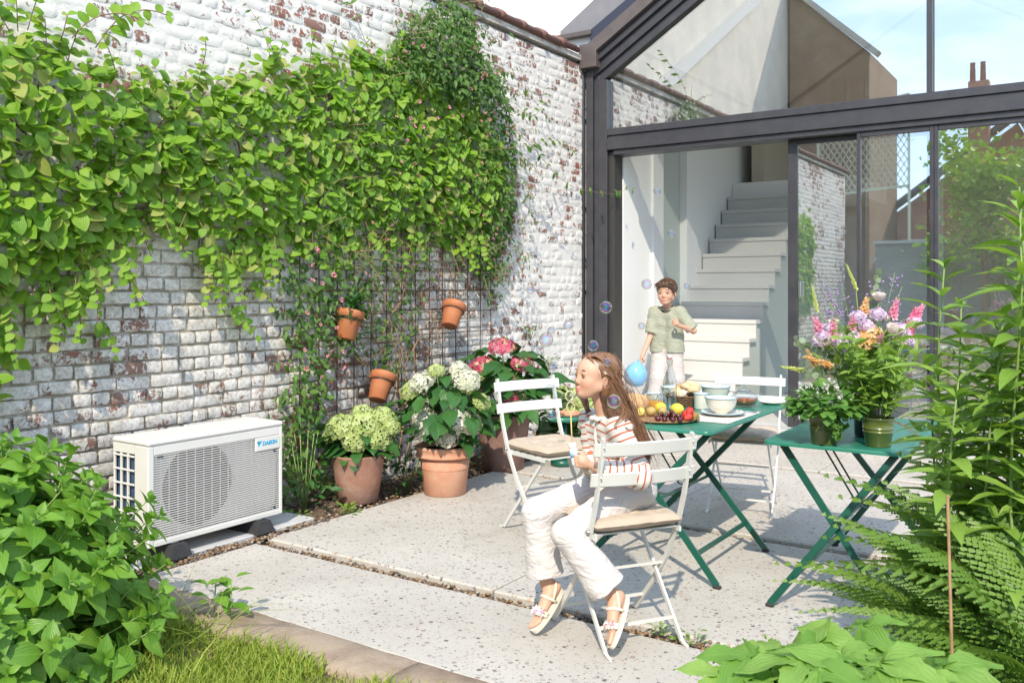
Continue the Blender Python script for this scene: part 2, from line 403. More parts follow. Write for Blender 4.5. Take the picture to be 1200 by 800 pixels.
# ---- ground, bed, patio slabs
struct('ground', MB().box(-150, 150, -150, 150, -.4, -.085), M_earth)
bed = MB()
nx, ny = 14, 90
g = [[(.0+.62*i/nx-.02, -7.2+7.2*j/ny, -.045+.03*mnoise.noise((i*.5, j*.35, 1.7))+(.02 if 3 < i < 9 else 0)) for i in range(nx+1)] for j in range(ny+1)]
bed.add([p for row in g for p in row], [(j*(nx+1)+i, j*(nx+1)+i+1, (j+1)*(nx+1)+i+1, (j+1)*(nx+1)+i) for j in range(ny) for i in range(nx)])
struct('soil_bed', bed, M_soil, smooth=True)
struct('subsoil', MB().box(.55, 5.6, -5.5, 0, -.2, -.042), M_soil)
patio = thing('patio', None, None); patio['kind'] = 'structure'
slabs = [(.58, 3.42, -5.452, -4.755), (3.45, 5.5, -5.452, -4.755), (.55, 2.085, -4.655, -2.45), (2.095, 5.5, -4.655, -3.17),
         (.55, 2.085, -2.36, -1.15), (2.095, 5.5, -3.085, -1.15), (.3, 2.6, -1.06, -.14), (2.61, 5.5, -1.06, -.14)]
for x0, x1, y0, y1 in slabs:
    mb = MB().bbox(x0, x1, y0, y1, -.06, U(-.002, .002), .008); mb.build('slab', M_terr, patio, False)
struct('plinth', MB().bbox(.13, .505, -5.44, -4.25, -.07, .022, .006), M_conc)
edge = thing('edging', None, None); edge['kind'] = 'structure'
for x0, x1 in ((.55, 2.33), (2.336, 4.1)):
    n = 24; mb = MB(); v = []; f = []
    for i in range(n+1):
        x = x0+(x1-x0)*i/n
        for j, (y, z) in enumerate(((-5.463, -.1), (-5.463, .004), (-5.475, .012), (-5.55, .015), (-5.62, .013), (-5.66, .006), (-5.675, -.01), (-5.68, -.1))):
            v.append((x, y+.008*mnoise.noise((x*6, j, 3)), z+.006*mnoise.noise((x*9, j*1.7, 8))))
    k8 = 8
    for i in range(n):
        for j in range(k8-1): f.append((i*k8+j, (i+1)*k8+j, (i+1)*k8+j+1, i*k8+j+1))
    f += [tuple(range(k8)), tuple(n*k8+j for j in range(k8-1, -1, -1))]
    mb.add(v, f); mb.build('sleeper', M_sleep, edge, True)

# ---- gravel in the joints and on the bed
def pebble(seed):
    r = random.Random(seed); v = []; f = []
    n = 6
    for i, (rr, z) in enumerate(((.0, -.45), (.8, -.3), (1., .05), (.62, .38), (0, .5))):
        for j in range(n):
            a = 2*math.pi*j/n; q = rr*(1+r.uniform(-.2, .2)); v.append((q*math.cos(a), q*math.sin(a)*.75, z*(1+r.uniform(-.1, .1))))
    for i in range(4):
        for j in range(n): q = (j+1) % n; f.append((i*n+j, i*n+q, (i+1)*n+q, (i+1)*n+j))
    return v, f, {}
PEB = [pebble(i) for i in range(5)]
def pebmat(x, y, z, s):
    return Matrix.Translation((x, y, z)) @ Matrix.Rotation(U(0, 6.3), 4, 'Z') @ Matrix.Rotation(U(-.5, .5), 4, 'X') @ Matrix.Diagonal((s, s, s, 1))
gv = MB()
strips = [(.5, 3.5, -4.755, -4.655, 1500), (.52, 2.09, -2.45, -2.36, 450), (2.09, 4.2, -3.17, -3.085, 700), (.4, 4.2, -1.15, -1.06, 500),
          (.50, .58, -5.5, -4.7, 520), (.46, .56, -4.66, -2.4, 900)]
for x0, x1, y0, y1, n in strips:
    for _ in range(n): gv.inst(random.choice(PEB), [pebmat(U(x0, x1), U(y0, y1), U(-.040, -.020), U(.006, .015))])
for _ in range(700): gv.inst(random.choice(PEB), [pebmat(U(.495, .575), U(-5.46, -4.2), U(-.018, .012), U(.007, .016))])
for _ in range(1500):
    y = U(-5.2, -1.2); gv.inst(random.choice(PEB), [pebmat(U(.02, .5), y, U(-.035, -.005), U(.006, .016))])
tag(gv.build('gravel', M_peb), kind='stuff')
def crumb():
    return ([(-.5, 0, 0), (.5, .1, .1), (.3, .5, 0), (-.4, .4, .15), (0, .2, .3)], [(0, 1, 4), (1, 2, 4), (2, 3, 4), (3, 0, 4)], {})
mu = MB()
for _ in range(1800):
    s = U(.01, .03); mu.inst(crumb(), [Matrix.Translation((U(.0, .53), U(-5.2, -.6), U(-.035, .0))) @ Matrix.Rotation(U(0, 6.3), 4, 'Z') @ Matrix.Diagonal((s, s*.5, s*.5, 1))])
tag(mu.build('bark_mulch', palette_mat('bark', [(.13,.075,.045), (.2,.12,.07), (.09,.055,.035), (.27,.17,.1)], .9)), kind='stuff')

# soil crumbs and moss that have spilled from the joints on to the slab edges
cr_ = MB()
for x0, x1, y0, y1, n in strips[:6]:
    for _ in range(n//6):
        along = (x1-x0) > (y1-y0); s = U(.003, .009); e = random.choice((-1, 1))*abs(random.gauss(0, .035))
        x, y = U(x0, x1), U(y0, y1)
        if along: y = (y0 if e < 0 else y1)+e
        else: x = (x0 if e < 0 else x1)+e
        if x > .57: cr_.inst(crumb(), [Matrix.Translation((x, y, .001)) @ Matrix.Rotation(U(0, 6.3), 4, 'Z') @ Matrix.Diagonal((s, s*.7, s*.6, 1))])
tag(cr_.build('soil_crumbs', bpy.data.materials['bark']), kind='stuff')
# ---- lawn
lw = MB(); nx, ny = 40, 24
v = [(.2+3.4*i/nx, -7.6+1.95*j/ny, -.03+.02*mnoise.noise((i*.3, j*.3, 0))) for j in range(ny+1) for i in range(nx+1)]
lw.add(v, [(j*(nx+1)+i, j*(nx+1)+i+1, (j+1)*(nx+1)+i+1, (j+1)*(nx+1)+i) for j in range(ny) for i in range(nx)])
struct('lawn', lw, M_lawn, smooth=True)
BLADE = leaf_tmpl([(0, .05), (.4, .04), (.75, .025), (1, .003)], .6, .55)
gm = []
while len(gm) < 15000:
    x, y = U(.45, 2.75), U(-6.9, -5.64)
    if not inframe((x, y, .02), 40): continue
    d = mnoise.noise((x*3, y*3, 5))
    if d < -.25 and random.random() < .7: continue
    if y > -5.67 and random.random() < .75: continue
    L = U(.03, .08)*(1+.5*d)
    gm.append(basis((x, y, -.03), (U(-.6, .6), U(-.6, .6), 1), rv(), (L*U(.9, 1.3), L, L)))
M_grass = leafmat('grass_blade', (.25, .38, .045), (.46, .50, .11), .38, .5, vein=0)
tag(MB().inst(BLADE, gm).build('grass', M_grass), kind='stuff')

# ================================================================== LEFT GARDEN WALL, brick by brick
WALL_H = 3.70; ROWH = .0765
wall = thing('garden_wall', 'old limewashed brick garden wall with flaking paint and red tile coping, left of the patio', 'wall', (0, -5, 0))
def brick_tmpl(L, seed):
    r = random.Random(seed); h = .0655; ny, nz = 6, 4; v = []; f = []
    idx = {}
    for j in range(nz+1):
        for i in range(ny+1):
            b = i in (0, ny) or j in (0, nz)
            cy = (.004 if i == 0 else -.004 if i == ny else 0); cz = (.004 if j == 0 else -.004 if j == nz else 0)
            x = (-.0022+r.uniform(-.0035, .001)) if b else r.uniform(-.0012, .0012)
            if i in (0, ny) and j in (0, nz): x -= .004; cy *= 1.6; cz *= 1.6
            idx[i, j] = len(v); v.append((x, L*i/ny+(r.uniform(-.002, .002) if b else r.uniform(-.006, .006))+cy*.4, h*j/nz+r.uniform(-.003, .003)*(1 if not b else .7)+cz*.4))
    for j in range(nz):
        for i in range(ny): f.append((idx[i, j], idx[i+1, j], idx[i+1, j+1], idx[i, j+1]))
    ring = [(i, 0) for i in range(ny+1)]+[(ny, j) for j in range(1, nz+1)]+[(i, nz) for i in range(ny-1, -1, -1)]+[(0, j) for j in range(nz-1, 0, -1)]
    b0 = len(v)
    for q in ring: p = v[idx[q]]; v.append((-.06, p[1], p[2]))
    n = len(ring)
    for i in range(n): q = (i+1) % n; f.append((idx[ring[i]], b0+i, b0+q, idx[ring[q]]))
    return v, f, {}
BR_S = [brick_tmpl(.198, i) for i in range(8)]; BR_H = [brick_tmpl(.094, 50+i) for i in range(8)]
bricks = []
for row in range(int(WALL_H/ROWH)):
    z = .004+row*ROWH; y = -10.6+U(0, .1); k = 0
    while y < -.1:
        head = (row % 2 == 0 and random.random() < .85) or random.random() < .22
        L = .094 if head else .198
        if y > -7.0 or True:
            M = Matrix.Translation((U(-.005, .005)*(1 if z < 1.9 else .3), y, z+.011*mnoise.noise((y*1.1, row*.11, 2))+U(-.0035, .0035))) @ Matrix.Rotation(U(-.02, .02), 4, 'X') @ Matrix.Rotation(U(-.03, .03), 4, 'Z')
            bricks.append((M, head, random.randrange(8)))
        y += L+U(.008, .016)
def in_poly(p, poly):
    x, y = p; c = False; j = len(poly)-1
    for i in range(len(poly)):
        if (poly[i][1] > y) != (poly[j][1] > y) and x < (poly[j][0]-poly[i][0])*(y-poly[i][1])/(poly[j][1]-poly[i][1])+poly[i][0]: c = not c
        j = i
    return c
def brick_key(b):
    p = b[0].translation; q = pix((0, p.y+.05, p.z))
    if not (-15 < q[0] < 1215 and -10 < q[1] < 690): return 0
    if b[0].translation.z < .25: return 0
    hidden = 90 < q[1] < 330 and q[0] < 600 and not (q[0] > 330 and q[1] > 250)      # behind the vine
    if q[0] < 240 and q[1] > 500: hidden = True
    return (1 if b[1] else 2)/q[2]**2*(.02 if hidden else 1)
order = sorted(range(len(bricks)), key=lambda i: -brick_key(bricks[i]))
def sharp(me):
    me.set_sharp_from_angle(angle=R(32)); return me
bm_s = [sharp(MB().inst(t, [Matrix.Identity(4)], rnd=False).mesh('brick', M_brick)) for t in BR_S]
bm_h = [sharp(MB().inst(t, [Matrix.Identity(4)], rnd=False).mesh('brick', M_brick)) for t in BR_H]
for i in order[:300]:
    M, hd, k = bricks[i]; place('brick', (bm_h if hd else bm_s)[k], M, wall)
rest = MB()
for i in order[300:]:
    M, hd, k = bricks[i]; rest.inst((BR_H if hd else BR_S)[k], [M])
tag(rest.build('brickwork', M_brick, wall, 'auto'), kind='stuff')
ny, nz = 300, 90; mo = MB(); v = []
for j in range(nz+1):
    for i in range(ny+1):
        y = -10.6+10.6*i/ny; z = -.1+(WALL_H+.06)*j/nz
        thick = max(0, min(1, (z-1.9)/.7)); thick = max(thick, max(0, min(1, (y+2)/.8)))
        v.append((-.016+.0118*thick+.0042*mnoise.noise((y*9, z*9, 0)), y, z))
mo.add(v, [(j*(ny+1)+i, j*(ny+1)+i+1, (j+1)*(ny+1)+i+1, (j+1)*(ny+1)+i) for j in range(nz) for i in range(ny)])
mo.box(-.30, -.045, -10.6, -.002, -.1, WALL_H-.002)
mo.build('mortar', M_mortar, wall, True)
M_cope = pm('coping_tile_clay', (.17, .075, .06), (.24, .13, .10), 18, .75, bump=.4, bscale=60)
M_render = pm('lime_render', (.62, .60, .56), (.42, .37, .31), 10, .9, bump=.5, bscale=60)
MB().box(-.33, .022, -10.6, -.05, WALL_H+.002, WALL_H+.055).build('coping_bed', M_render, wall, False)
y = -10.6; k = 0
ct = MB()
prof = []
for i in range(9):                                              # a tile that rolls over the top of the wall, with a raised lip where it overlaps the next
    pass
def coping_mesh(lip):
    mb = MB(); n = 10; v = []; f = []
    for s_, (yy, up) in enumerate(((0, .022 if lip else 0), (.06, .024 if lip else 0), (.075, 0), (.36, 0))):
        for i in range(n+1):
            a = math.pi*i/n; rr = .21+up; v.append((-.155+rr*math.cos(a), yy, .028+(rr*.42)*math.sin(a)))
        for i in range(n+1):
            a = math.pi*(n-i)/n; rr = .19; v.append((-.155+rr*math.cos(a), yy, .0+(rr*.36)*math.sin(a)))
    kk = 2*(n+1)
    for s_ in range(3):
        for i in range(kk): q = (i+1) % kk; f.append((s_*kk+i, s_*kk+q, (s_+1)*kk+q, (s_+1)*kk+i))
    f += [tuple(range(kk-1, -1, -1)), tuple(3*kk+i for i in range(kk))]
    return mb.add(v, f).mesh('coping_tile', M_cope)
cm = coping_mesh(True)
while y < -.3:
    place('coping_tile', cm, Matrix.Translation((U(-.006, .006), y, WALL_H+.05+U(-.004, .004))) @ Matrix.Rotation(U(-.02, .02), 4, 'X'), wall); y += .345

# ================================================================== HOUSES AROUND
M_wplaster = pm('white_plaster', (.74, .74, .745), (.69, .69, .70), 1.2, .85, bump=.1, bscale=30)
M_dark = pm('anthracite_metal', (.035, .035, .042), (.05, .048, .055), 7, .38, .0, bump=.03, bscale=90, spec=.6)
M_trim = pm('bronze_grey_trim', (.105, .085, .082), (.13, .108, .10), 9, .42, .15)
M_zinc = pm('zinc_sheet', (.21, .205, .215), (.26, .25, .26), 3, .45, .3, bump=.05, bscale=20)
M_navy = pm('dark_blue_fascia', (.03, .036, .06), None, rough=.45)
wh = thing('white_house', 'tall plain white rendered house rising behind the garden wall', 'house', (-3, 6, 0))
MB().prism([(-9, 0), (2.6, 0), (2.6, 10.5), (-9, 10.5)], 'y', 5.2, 11, 0).build('wall', M_wplaster, wh, False)
MB().box(-1.9, -1.88, 5.13, 5.19, 0, 10.2).build('downpipe', M_zinc, wh, False)
wf = MB()
for a, b, c, d in ((.17, .25, 6.15, 7.7), (1.15, 1.23, 6.15, 7.7), (.25, 1.15, 6.15, 6.23), (.25, 1.15, 7.62, 7.7), (.67, .73, 6.23, 7.62)): wf.box(a, b, 5.13, 5.197, c, d)
wwin = wf.build('window', pm('white_frame', (.75, .75, .74)), wh, False)
M_pane0 = glassmat('window_glass', .12)
MB().box(.25, 1.15, 5.16, 5.17, 6.23, 7.62).build('pane', pm('dim_pane', (.12, .14, .16), rough=.05), wwin, False)

# houses and garden end behind the photographer: the glass front mirrors them
M_wbr = brickwall_mat('white_brick', (.86, .82, .74), (.80, .75, .66), (.60, .53, .43))
M_brn = brickwall_mat('brown_brick', (.30, .19, .12), (.22, .14, .09), (.34, .27, .2), axis='x')
M_red = brickwall_mat('red_brick', (.52, .24, .15), (.42, .19, .12), (.46, .36, .28), axis='x')
M_roof = pm('roof_slate', (.10, .095, .10), (.15, .13, .13), 3, .7)
gh = thing('gable_house', 'white painted brick gable house behind the garden, mirrored in the upper pane', 'house', (-11, -23, 0))
MB().prism([(-34, -.08), (-14, -.08), (-14, 9.5), (-20, 14.5), (-34, 14.5)], 'x', -15, -7, 0).build('wall', M_wbr, gh, False)
MB().bar((-6.85, -16.6, 7.35), (-6.85, -25.6, 12.6), .3, .34).build('verge', pm('verge_board', (.66, .64, .6)), gh, False)
MB().bar((-6.92, -18.5, 5.2), (-6.92, -24.3, 5.4), .25, .2).build('ledge', M_render, gh, False)
bh = thing('brown_brick_house', 'dark brown brick house with a sloping roof, mirrored beside the white gable', 'house', (-5.4, -33, 0))
MB().prism([(-6.9, -.08), (-3.66, -.08), (-3.66, 11.1), (-6.9, 14.2)], 'y', -36, -30.2, 0).build('wall', M_brn, bh, False)
MB().bar((-7.0, -30.2, 14.45), (-3.3, -30.2, 10.95), .5, .22, 0, (0, 0, 1)).build('roof_edge', pm('roof_edge_pale', (.42, .41, .36)), bh, False)
for x in (-5.15, -4.4):
    wq = MB().box(x, x+.55, -30.25, -30.15, 8.3, 10.2).build('window', pm('brown_frame', (.2, .11, .06)), bh, False)
    MB().box(x+.08, x+.47, -30.29, -30.26, 8.4, 10.1).build('pane', pm('window_dark', (.05, .06, .07), rough=.08), wq, False)
rl = thing('mesh_railing', 'pale green wire mesh balcony railing, mirrored in the glass front', 'railing', (-3.2, -27, 0))
fr = MB()
for a, b in (((-4.9, 8.05), (-1.6, 8.55)), ((-4.9, 5.0), (-1.6, 5.2))): fr.bar((a[0], -27, a[1]), (b[0], -27, b[1]), .08, .08)
for x, z0, z1 in ((-4.9, 0, 8.05), (-1.6, 0, 8.55)): fr.bar((x, -27, z0), (x, -27, z1), .08, .08)
fr.build('frame', pm('pale_green_paint', (.52, .58, .46)), rl, False)
ms = MB()
for i in range(-13, 17):
    for s_ in (-1, 1):
        z0, z1 = 5.1, 8.2; x0 = -3.2+i*.22; x1 = x0+s_*1.9
        a, b = [x0, z0], [x1, z1]
        def clipx(p, q, lim, sg):
            if (p[0]-lim)*sg > 0:
                if (q[0]-lim)*sg > 0: return None
                u = (lim-q[0])/(p[0]-q[0]); return [lim, q[1]+(p[1]-q[1])*u]
            return p
        ok = True
        for lim, sg in ((-4.9, -1), (-1.6, 1)):
            a2 = clipx(a, b, lim, sg); b2 = clipx(b, a, lim, sg)
            if a2 is None or b2 is None: ok = False; break
            a, b = a2, b2
        if ok: ms.bar((a[0], -27, a[1]), (b[0], -27, b[1]), .03, .03)
ms.build('wire_mesh', bpy.data.materials['pale_green_paint'], rl, False)
rh = thing('red_brick_house', 'red brick house with slate roof and tall chimney, mirrored in the sliding panes', 'house', (-1, -36, 0))
MB().prism([(-4.2, -.08), (3.5, -.08), (3.5, 4.2), (1.2, 8.6), (-4.2, 4.6)], 'y', -42, -36, 0).build('wall', M_red, rh, False)
MB().bar((-4.6, -36, 4.6), (1.2, -36, 9.0), .6, .25, 0, (0, 0, 1)).build('roof_edge', M_roof, rh, False)
MB().bar((1.2, -36, 9.0), (3.9, -36, 3.9), .6, .25, 0, (0, 0, 1)).build('roof_edge', M_roof, rh, False)
MB().box(-.6, .2, -35.6, -34.9, 3, 10.4).build('chimney', M_red, rh, False)
for x0, z0 in ((-3.4, 2.2), (-2.0, 2.2), (.6, 2.2), (.7, 5.2), (2.0, 2.2)):
    wq = MB().box(x0, x0+.9, -35.99, -35.9, z0, z0+1.5).build('window', pm('white_sash', (.78, .77, .74)) if x0 == -3.4 else bpy.data.materials['white_sash'], rh, False)
    for k in (0, 1): MB().box(x0+.08+.40*k, x0+.42+.40*k, -35.89, -35.87, z0+.1, z0+1.4).build('pane', bpy.data.materials['window_dark'], wq, False)
for x in (-.45, -.05): MB().lathe([(.12, 10.4), (.1, 11.2), (.12, 11.25)], (x, -35.2, 0), 8).build('chimney_pot', M_red, rh)
sb = thing('grey_back_wall', 'weathered grey brick wall across the far end of the garden, mirrored in the panes', 'wall', (3, -15, 0))
MB().box(-.3, 12, -15.3, -15, -.09, 2.5).build('wall', brickwall_mat('grey_brick', (.36, .34, .31), (.28, .26, .24), (.40, .38, .35), axis='x'), sb, False)
MB().box(-.35, 12, -15.36, -14.94, 2.504, 2.58).build('coping', M_conc, sb, False)
# ================================================================== GLASS EXTENSION
ex = thing('glass_extension', 'house extension with black metal frame, gabled glass front and white rooms inside', 'building', (2.6, 2.5, 0))
SLP = .62                                                        # roof pitch (rise per metre)
M_white = pm('white_wall_paint', (.82, .815, .80), (.80, .795, .785), 1.0, .7)
M_sage = pm('sage_wall_paint', (.50, .54, .505), (.48, .52, .485), 1, .7)
M_floor = pm('pale_floor', (.60, .59, .57), (.54, .53, .51), 4, .45)
def X(mb, name, m, parent=None, sm=False): return mb.build(name, m, parent or ex, sm)
struct('threshold', MB().bbox(-.02, 5.3, -.12, .12, -.1, .142, .006), M_conc)
struct('interior_floor', MB().box(.1, 5.3, .121, 5.2, -.05, .146), M_floor)
X(MB().tube([(-.012, -.075, -.03), (-.012, -.075, 3.62), (.0, -.05, 3.72)], .03, 10), 'downpipe', M_dark, None, True)
for z in (.5, 1.35, 2.2, 3.1): X(MB().box(-.047, .023, -.04, -.002, z, z+.03), 'pipe_bracket', M_dark)
# corner post made of three stepped profiles
X(MB().bbox(.03, .105, -.075, .16, .142, 3.80, .004), 'corner_post', M_dark)
X(MB().bbox(.107, .165, -.045, .16, .142, 3.56, .004), 'corner_post', M_dark)
X(MB().bbox(.167, .262, -.062, .12, .142, 3.50, .004), 'corner_post', M_dark)
jm = MB().bbox(.264, .325, -.02, .16, .142, 2.775, .003); X(jm, 'door_jamb', pm('dark_jamb', (.04, .038, .036), rough=.45))
# gable: bands following the pitch, to the ridge at u=2.66 and down the other side
def gable_band(lo, hi, y0, y1, name, m):
    """band between heights lo and hi (at u=0) following the pitch"""
    rx = 2.66
    p = [(.02, lo+.02*SLP), (rx, lo+rx*SLP), (5.3, lo+.02*SLP), (5.3, hi+.02*SLP), (rx, hi+rx*SLP), (.02, hi+.02*SLP)]
    for q in ([p[0], p[1], p[4], p[5]], [p[1], p[2], p[3], p[4]]): X(MB().prism(q, 'y', y0, y1), name, m)
gable_band(3.66, 3.80, -.16, .2, 'gable_trim', M_trim)
gable_band(3.575, 3.655, -.11, .16, 'gable_trim', M_dark)
gable_band(3.47, 3.572, -.072, .14, 'gable_frame', M_dark)
gable_band(3.37, 3.467, -.04, .10, 'gable_frame', M_dark)
X(MB().bbox(-.005, .19, -.162, -.155+.3, 3.62, 3.86, .004), 'trim_end', M_trim)
# beam over the doors
X(MB().bbox(.264, 5.3, -.075, .13, 2.785, 2.895, .004), 'transom_beam', M_dark)
X(MB().bbox(.264, 5.3, -.045, .10, 2.897, 2.93, .003), 'transom_beam', M_dark)
X(MB().bbox(.264, 5.3, -.062, .09, 2.932, 3.0, .003), 'transom_frame', M_dark)
X(MB().bbox(.327, 5.3, -.05, .16, 2.735, 2.783, .003), 'door_track', M_dark)
# panes
M_up = glassmat('coated_glass', .58, (.95, .98, .97)); M_dn = glassmat('door_glass', .44, (.95, .98, .97)); M_side = glassmat('clear_glass', .0, (.97, .99, .985))
def coat_outer(o, coated):
    """the coating sits on the outer face of the pane only"""
    o.data.materials.clear(); o.data.materials.append(M_side); o.data.materials.append(coated)
    for p in o.data.polygons: p.material_index = 1 if p.normal.y < -.9 else 0
    return o
def gab_z(u): return 3.40+(u if u < 2.66 else 5.32-u)*SLP
coat_outer(X(MB().prism([(.264, 3.0), (3.205, 3.0), (3.205, gab_z(3.205)), (2.66, gab_z(2.66)), (.264, gab_z(.264))], 'y', .012, .026), 'gable_pane', M_up), M_up)
coat_outer(X(MB().prism([(3.255, 3.0), (5.2, 3.0), (5.2, gab_z(5.2)), (3.255, gab_z(3.255))], 'y', .012, .026), 'gable_pane', M_up), M_up)
X(MB().bbox(3.208, 3.252, -.055, .09, 3.0, gab_z(3.23), .003), 'mullion', M_dark)
# sliding doors: two panels, the first pushed open behind the second
def sliding(u0, u1, y, stiles, lab):
    f = X(MB().bbox(u0, u0+stiles[0], y, y+.05, .15, 2.733, .003), 'sliding_door', M_dark); f['label'] = lab
    a = MB().bbox(u1-stiles[1], u1, y, y+.05, .15, 2.733, .003).build('stile', M_dark, f, False)
    MB().bbox(u0+stiles[0]+.001, u1-stiles[1]-.001, y+.002, y+.048, .15, .215, .003).build('rail', M_dark, f, False)
    MB().bbox(u0+stiles[0]+.001, u1-stiles[1]-.001, y+.002, y+.048, 2.69, 2.733, .003).build('rail', M_dark, f, False)
    coat_outer(MB().box(u0+stiles[0]+.001, u1-stiles[1]-.001, y+.02, y+.032, .216, 2.689).build('pane', M_dn, f, False), M_dn)
    return f
sliding(2.035, 3.22, .075, (.085, .03), 'open sliding panel stacked behind the next')
sliding(2.655, 3.26, -.03, (.03, .032), 'narrow fixed glass panel')
sliding(3.262, 3.95, -.03, (.03, .03), 'fixed glass panel behind the tall plants')
sliding(3.952, 5.2, -.03, (.03, .03), 'outer glass panel')
hb = MB().bbox(2.135, 2.16, .045, .07, 1.33, 1.46, .004); X(hb, 'door_handle', pm('brushed_steel', (.55, .55, .55), rough=.3, metal=1))
# roof over the room, with the verge that sails over the garden wall
rx = 2.66
for q in ([(.02, 3.80), (rx, 3.80+rx*SLP), (rx, 3.98+rx*SLP), (.02, 3.98)], [(rx, 3.80+rx*SLP), (5.3, 3.80), (5.3, 3.98), (rx, 3.98+rx*SLP)]):
    X(MB().prism(q, 'y', .21, 5.3), 'roof', M_zinc)
M_ceil = pm('ceiling_boards', (.72, .71, .69), (.68, .67, .65), 2, .8)
for q in ([(.31, 3.765+.29*SLP), (rx, 3.765+(rx-.02)*SLP), (rx, 3.795+(rx-.02)*SLP), (.31, 3.795+.29*SLP)], [(rx, 3.765+(rx-.02)*SLP), (5.28, 3.77), (5.28, 3.798), (rx, 3.795+(rx-.02)*SLP)]):
    X(MB().prism(q, 'y', .212, 4.99), 'ceiling', M_ceil)
X(MB().prism([(.06, 3.86), (.06, 4.03), (2.4, 4.03+2.34*.585), (2.4, 3.86+2.34*.585)], 'y', -.04, .19), 'verge_board', M_navy)
X(MB().prism([(-.33, 4.035), (.06, 4.032), (2.4, 4.032+2.34*.585), (2.4, 4.46+2.34*.60), (-.33, 4.095)], 'y', .02, .9), 'roof_cap', M_zinc)
X(MB().bbox(-.35, .075, -.06, .92, 3.985, 4.034, .004), 'roof_edge', M_trim)
X(MB().box(-.25, .055, .02, .85, 3.40, 3.984), 'pier', M_wplaster)
# white room behind the glass
X(MB().box(.1, .30, .17, 1.009, .146, 3.9), 'interior_wall', M_white)
X(MB().box(.1, .33, .17, .53, .146, 3.9), 'interior_pier', M_white)
X(MB().box(.1, .33, .90, 1.16, .146, 3.9), 'interior_pier', M_white)
X(MB().box(.1, .22, 1.161, 1.87, .146, 3.9), 'interior_wall', M_sage)
X(MB().box(.1, .31, 1.871, 2.2, .146, 3.9), 'interior_pier', M_white)
X(MB().box(.1, .285, 2.201, 5.2, .146, 3.9), 'interior_wall', M_white)
M_beige = pm('beige_wall_paint', (.56, .50, .41), (.53, .475, .39), 1, .8)
bw = MB().box(.1, 5.3, 5.201, 5.35, .146, 5.6); X(bw, 'back_wall', M_beige)
X(MB().box(5.31, 5.33, .2, 5.2, .30, 3.6), 'added_side_window', M_side)  # unseen glazing, added in place of a wall so sky light brightens the room
X(MB().box(5.301, 5.40, .13, 5.2, .146, .299), 'side_plinth', M_white)
for yy in (.14, 1.8, 3.4, 5.1): X(MB().box(5.301, 5.36, yy, yy+.058, .30, 3.7), 'added_side_mullion', M_dark)  # posts of the added glazing
X(MB().prism([(.16, 3.765), (rx, 3.765+(rx-.1)*SLP), (5.25, 3.765)], 'y', 5.0, 5.19) , 'gable_wall', M_white)
# the stair
st = thing('staircase', 'white straight staircase with sawtooth side climbing the left wall inside the room', 'staircase', (.8, .7, .146))
M_stair = pm('white_stair_paint', (.60, .595, .58), (.575, .57, .555), 2, .6)
ys = .65
for k in range(13):
    y0 = ys+.2165*k; z1 = .282+.193*k; z0 = .147 if k == 0 else z1-.193+.0
    mb = MB().bbox(.302, 1.262, y0-.012, y0+.235, z1-.045, z1, .004)
    o = mb.build('tread', M_stair, st, False)
    MB().box(.304, 1.258, y0, y0+.03, z0+(.0 if k else 0), z1-.046).build('riser', M_stair, o, False)
pp = [(ys+.03, .15)]
for k in range(13): pp += [(ys+.2165*k+.032, .282+.193*k-.05), (ys+.2165*(k+1)+.03, .282+.193*k-.05)]
pp += [(5.0, 2.55), (5.0, .15)]
MB().prism(pp, 'x', .31, 1.235).build('side_panel', M_sage, st, False)
landing = MB().bbox(.29, 1.9, ys+.2165*13, 5.1, 2.56, 2.80, .004); landing.build('landing', M_white, st, False)
MB().box(.45, .62, 3.75, 5.1, 2.805, 3.85).build('newel_wall', M_beige, st, False)
# sofa seen through the fixed panes
sf = thing('sofa', 'cream upholstered sofa standing inside behind the glass doors', 'sofa', (2.9, 1.5, .146))
M_sofa = pm('cream_upholstery', (.62, .56, .44), (.55, .49, .38), 20, .9, bump=.3, bscale=200)
def cushion_box(x0, x1, y0, y1, z0, z1, puff=.03, n=8):
    v = []; f = []; mb = MB()
    def P_(a, b, c):
        p = np.array([a, b, c]); q = np.sign(p)*np.abs(p)**.55 if False else p
        L = max(abs(p)); d = p/np.linalg.norm(p)*L
        q = p*.72+d*.28*1.25
        return ((x0+x1)/2+q[0]*(x1-x0)/2, (y0+y1)/2+q[1]*(y1-y0)/2, (z0+z1)/2+q[2]*(z1-z0)/2)
    for ax in range(3):
        for sg in (-1, 1):
            b = len(v)
            for i in range(n+1):
                for j in range(n+1):
                    u, w_ = -1+2*i/n, -1+2*j/n; p = [0, 0, 0]; p[ax] = sg; p[(ax+1) % 3] = u; p[(ax+2) % 3] = w_*sg; v.append(P_(*p))
            for i in range(n):
                for j in range(n): f.append((b+i*(n+1)+j, b+(i+1)*(n+1)+j, b+(i+1)*(n+1)+j+1, b+i*(n+1)+j+1))
    return mb.add(v, f)
cushion_box(2.15, 4.4, .9, 1.8, .2, .58).build('seat', M_sofa, sf)
cushion_box(2.15, 3.25, .62, .98, .4, .98).build('backrest', M_sofa, sf); cushion_box(3.27, 4.4, .62, .98, .4, .98).build('backrest', M_sofa, sf)
cushion_box(2.0, 2.25, .7, 1.8, .16, .74).build('armrest', M_sofa, sf)
for x in (2.12, 4.3):
    for y in (.75, 1.7): MB().tube([(x, y, .147), (x, y, .22)], .025, 8).build('leg', M_dark, sf)
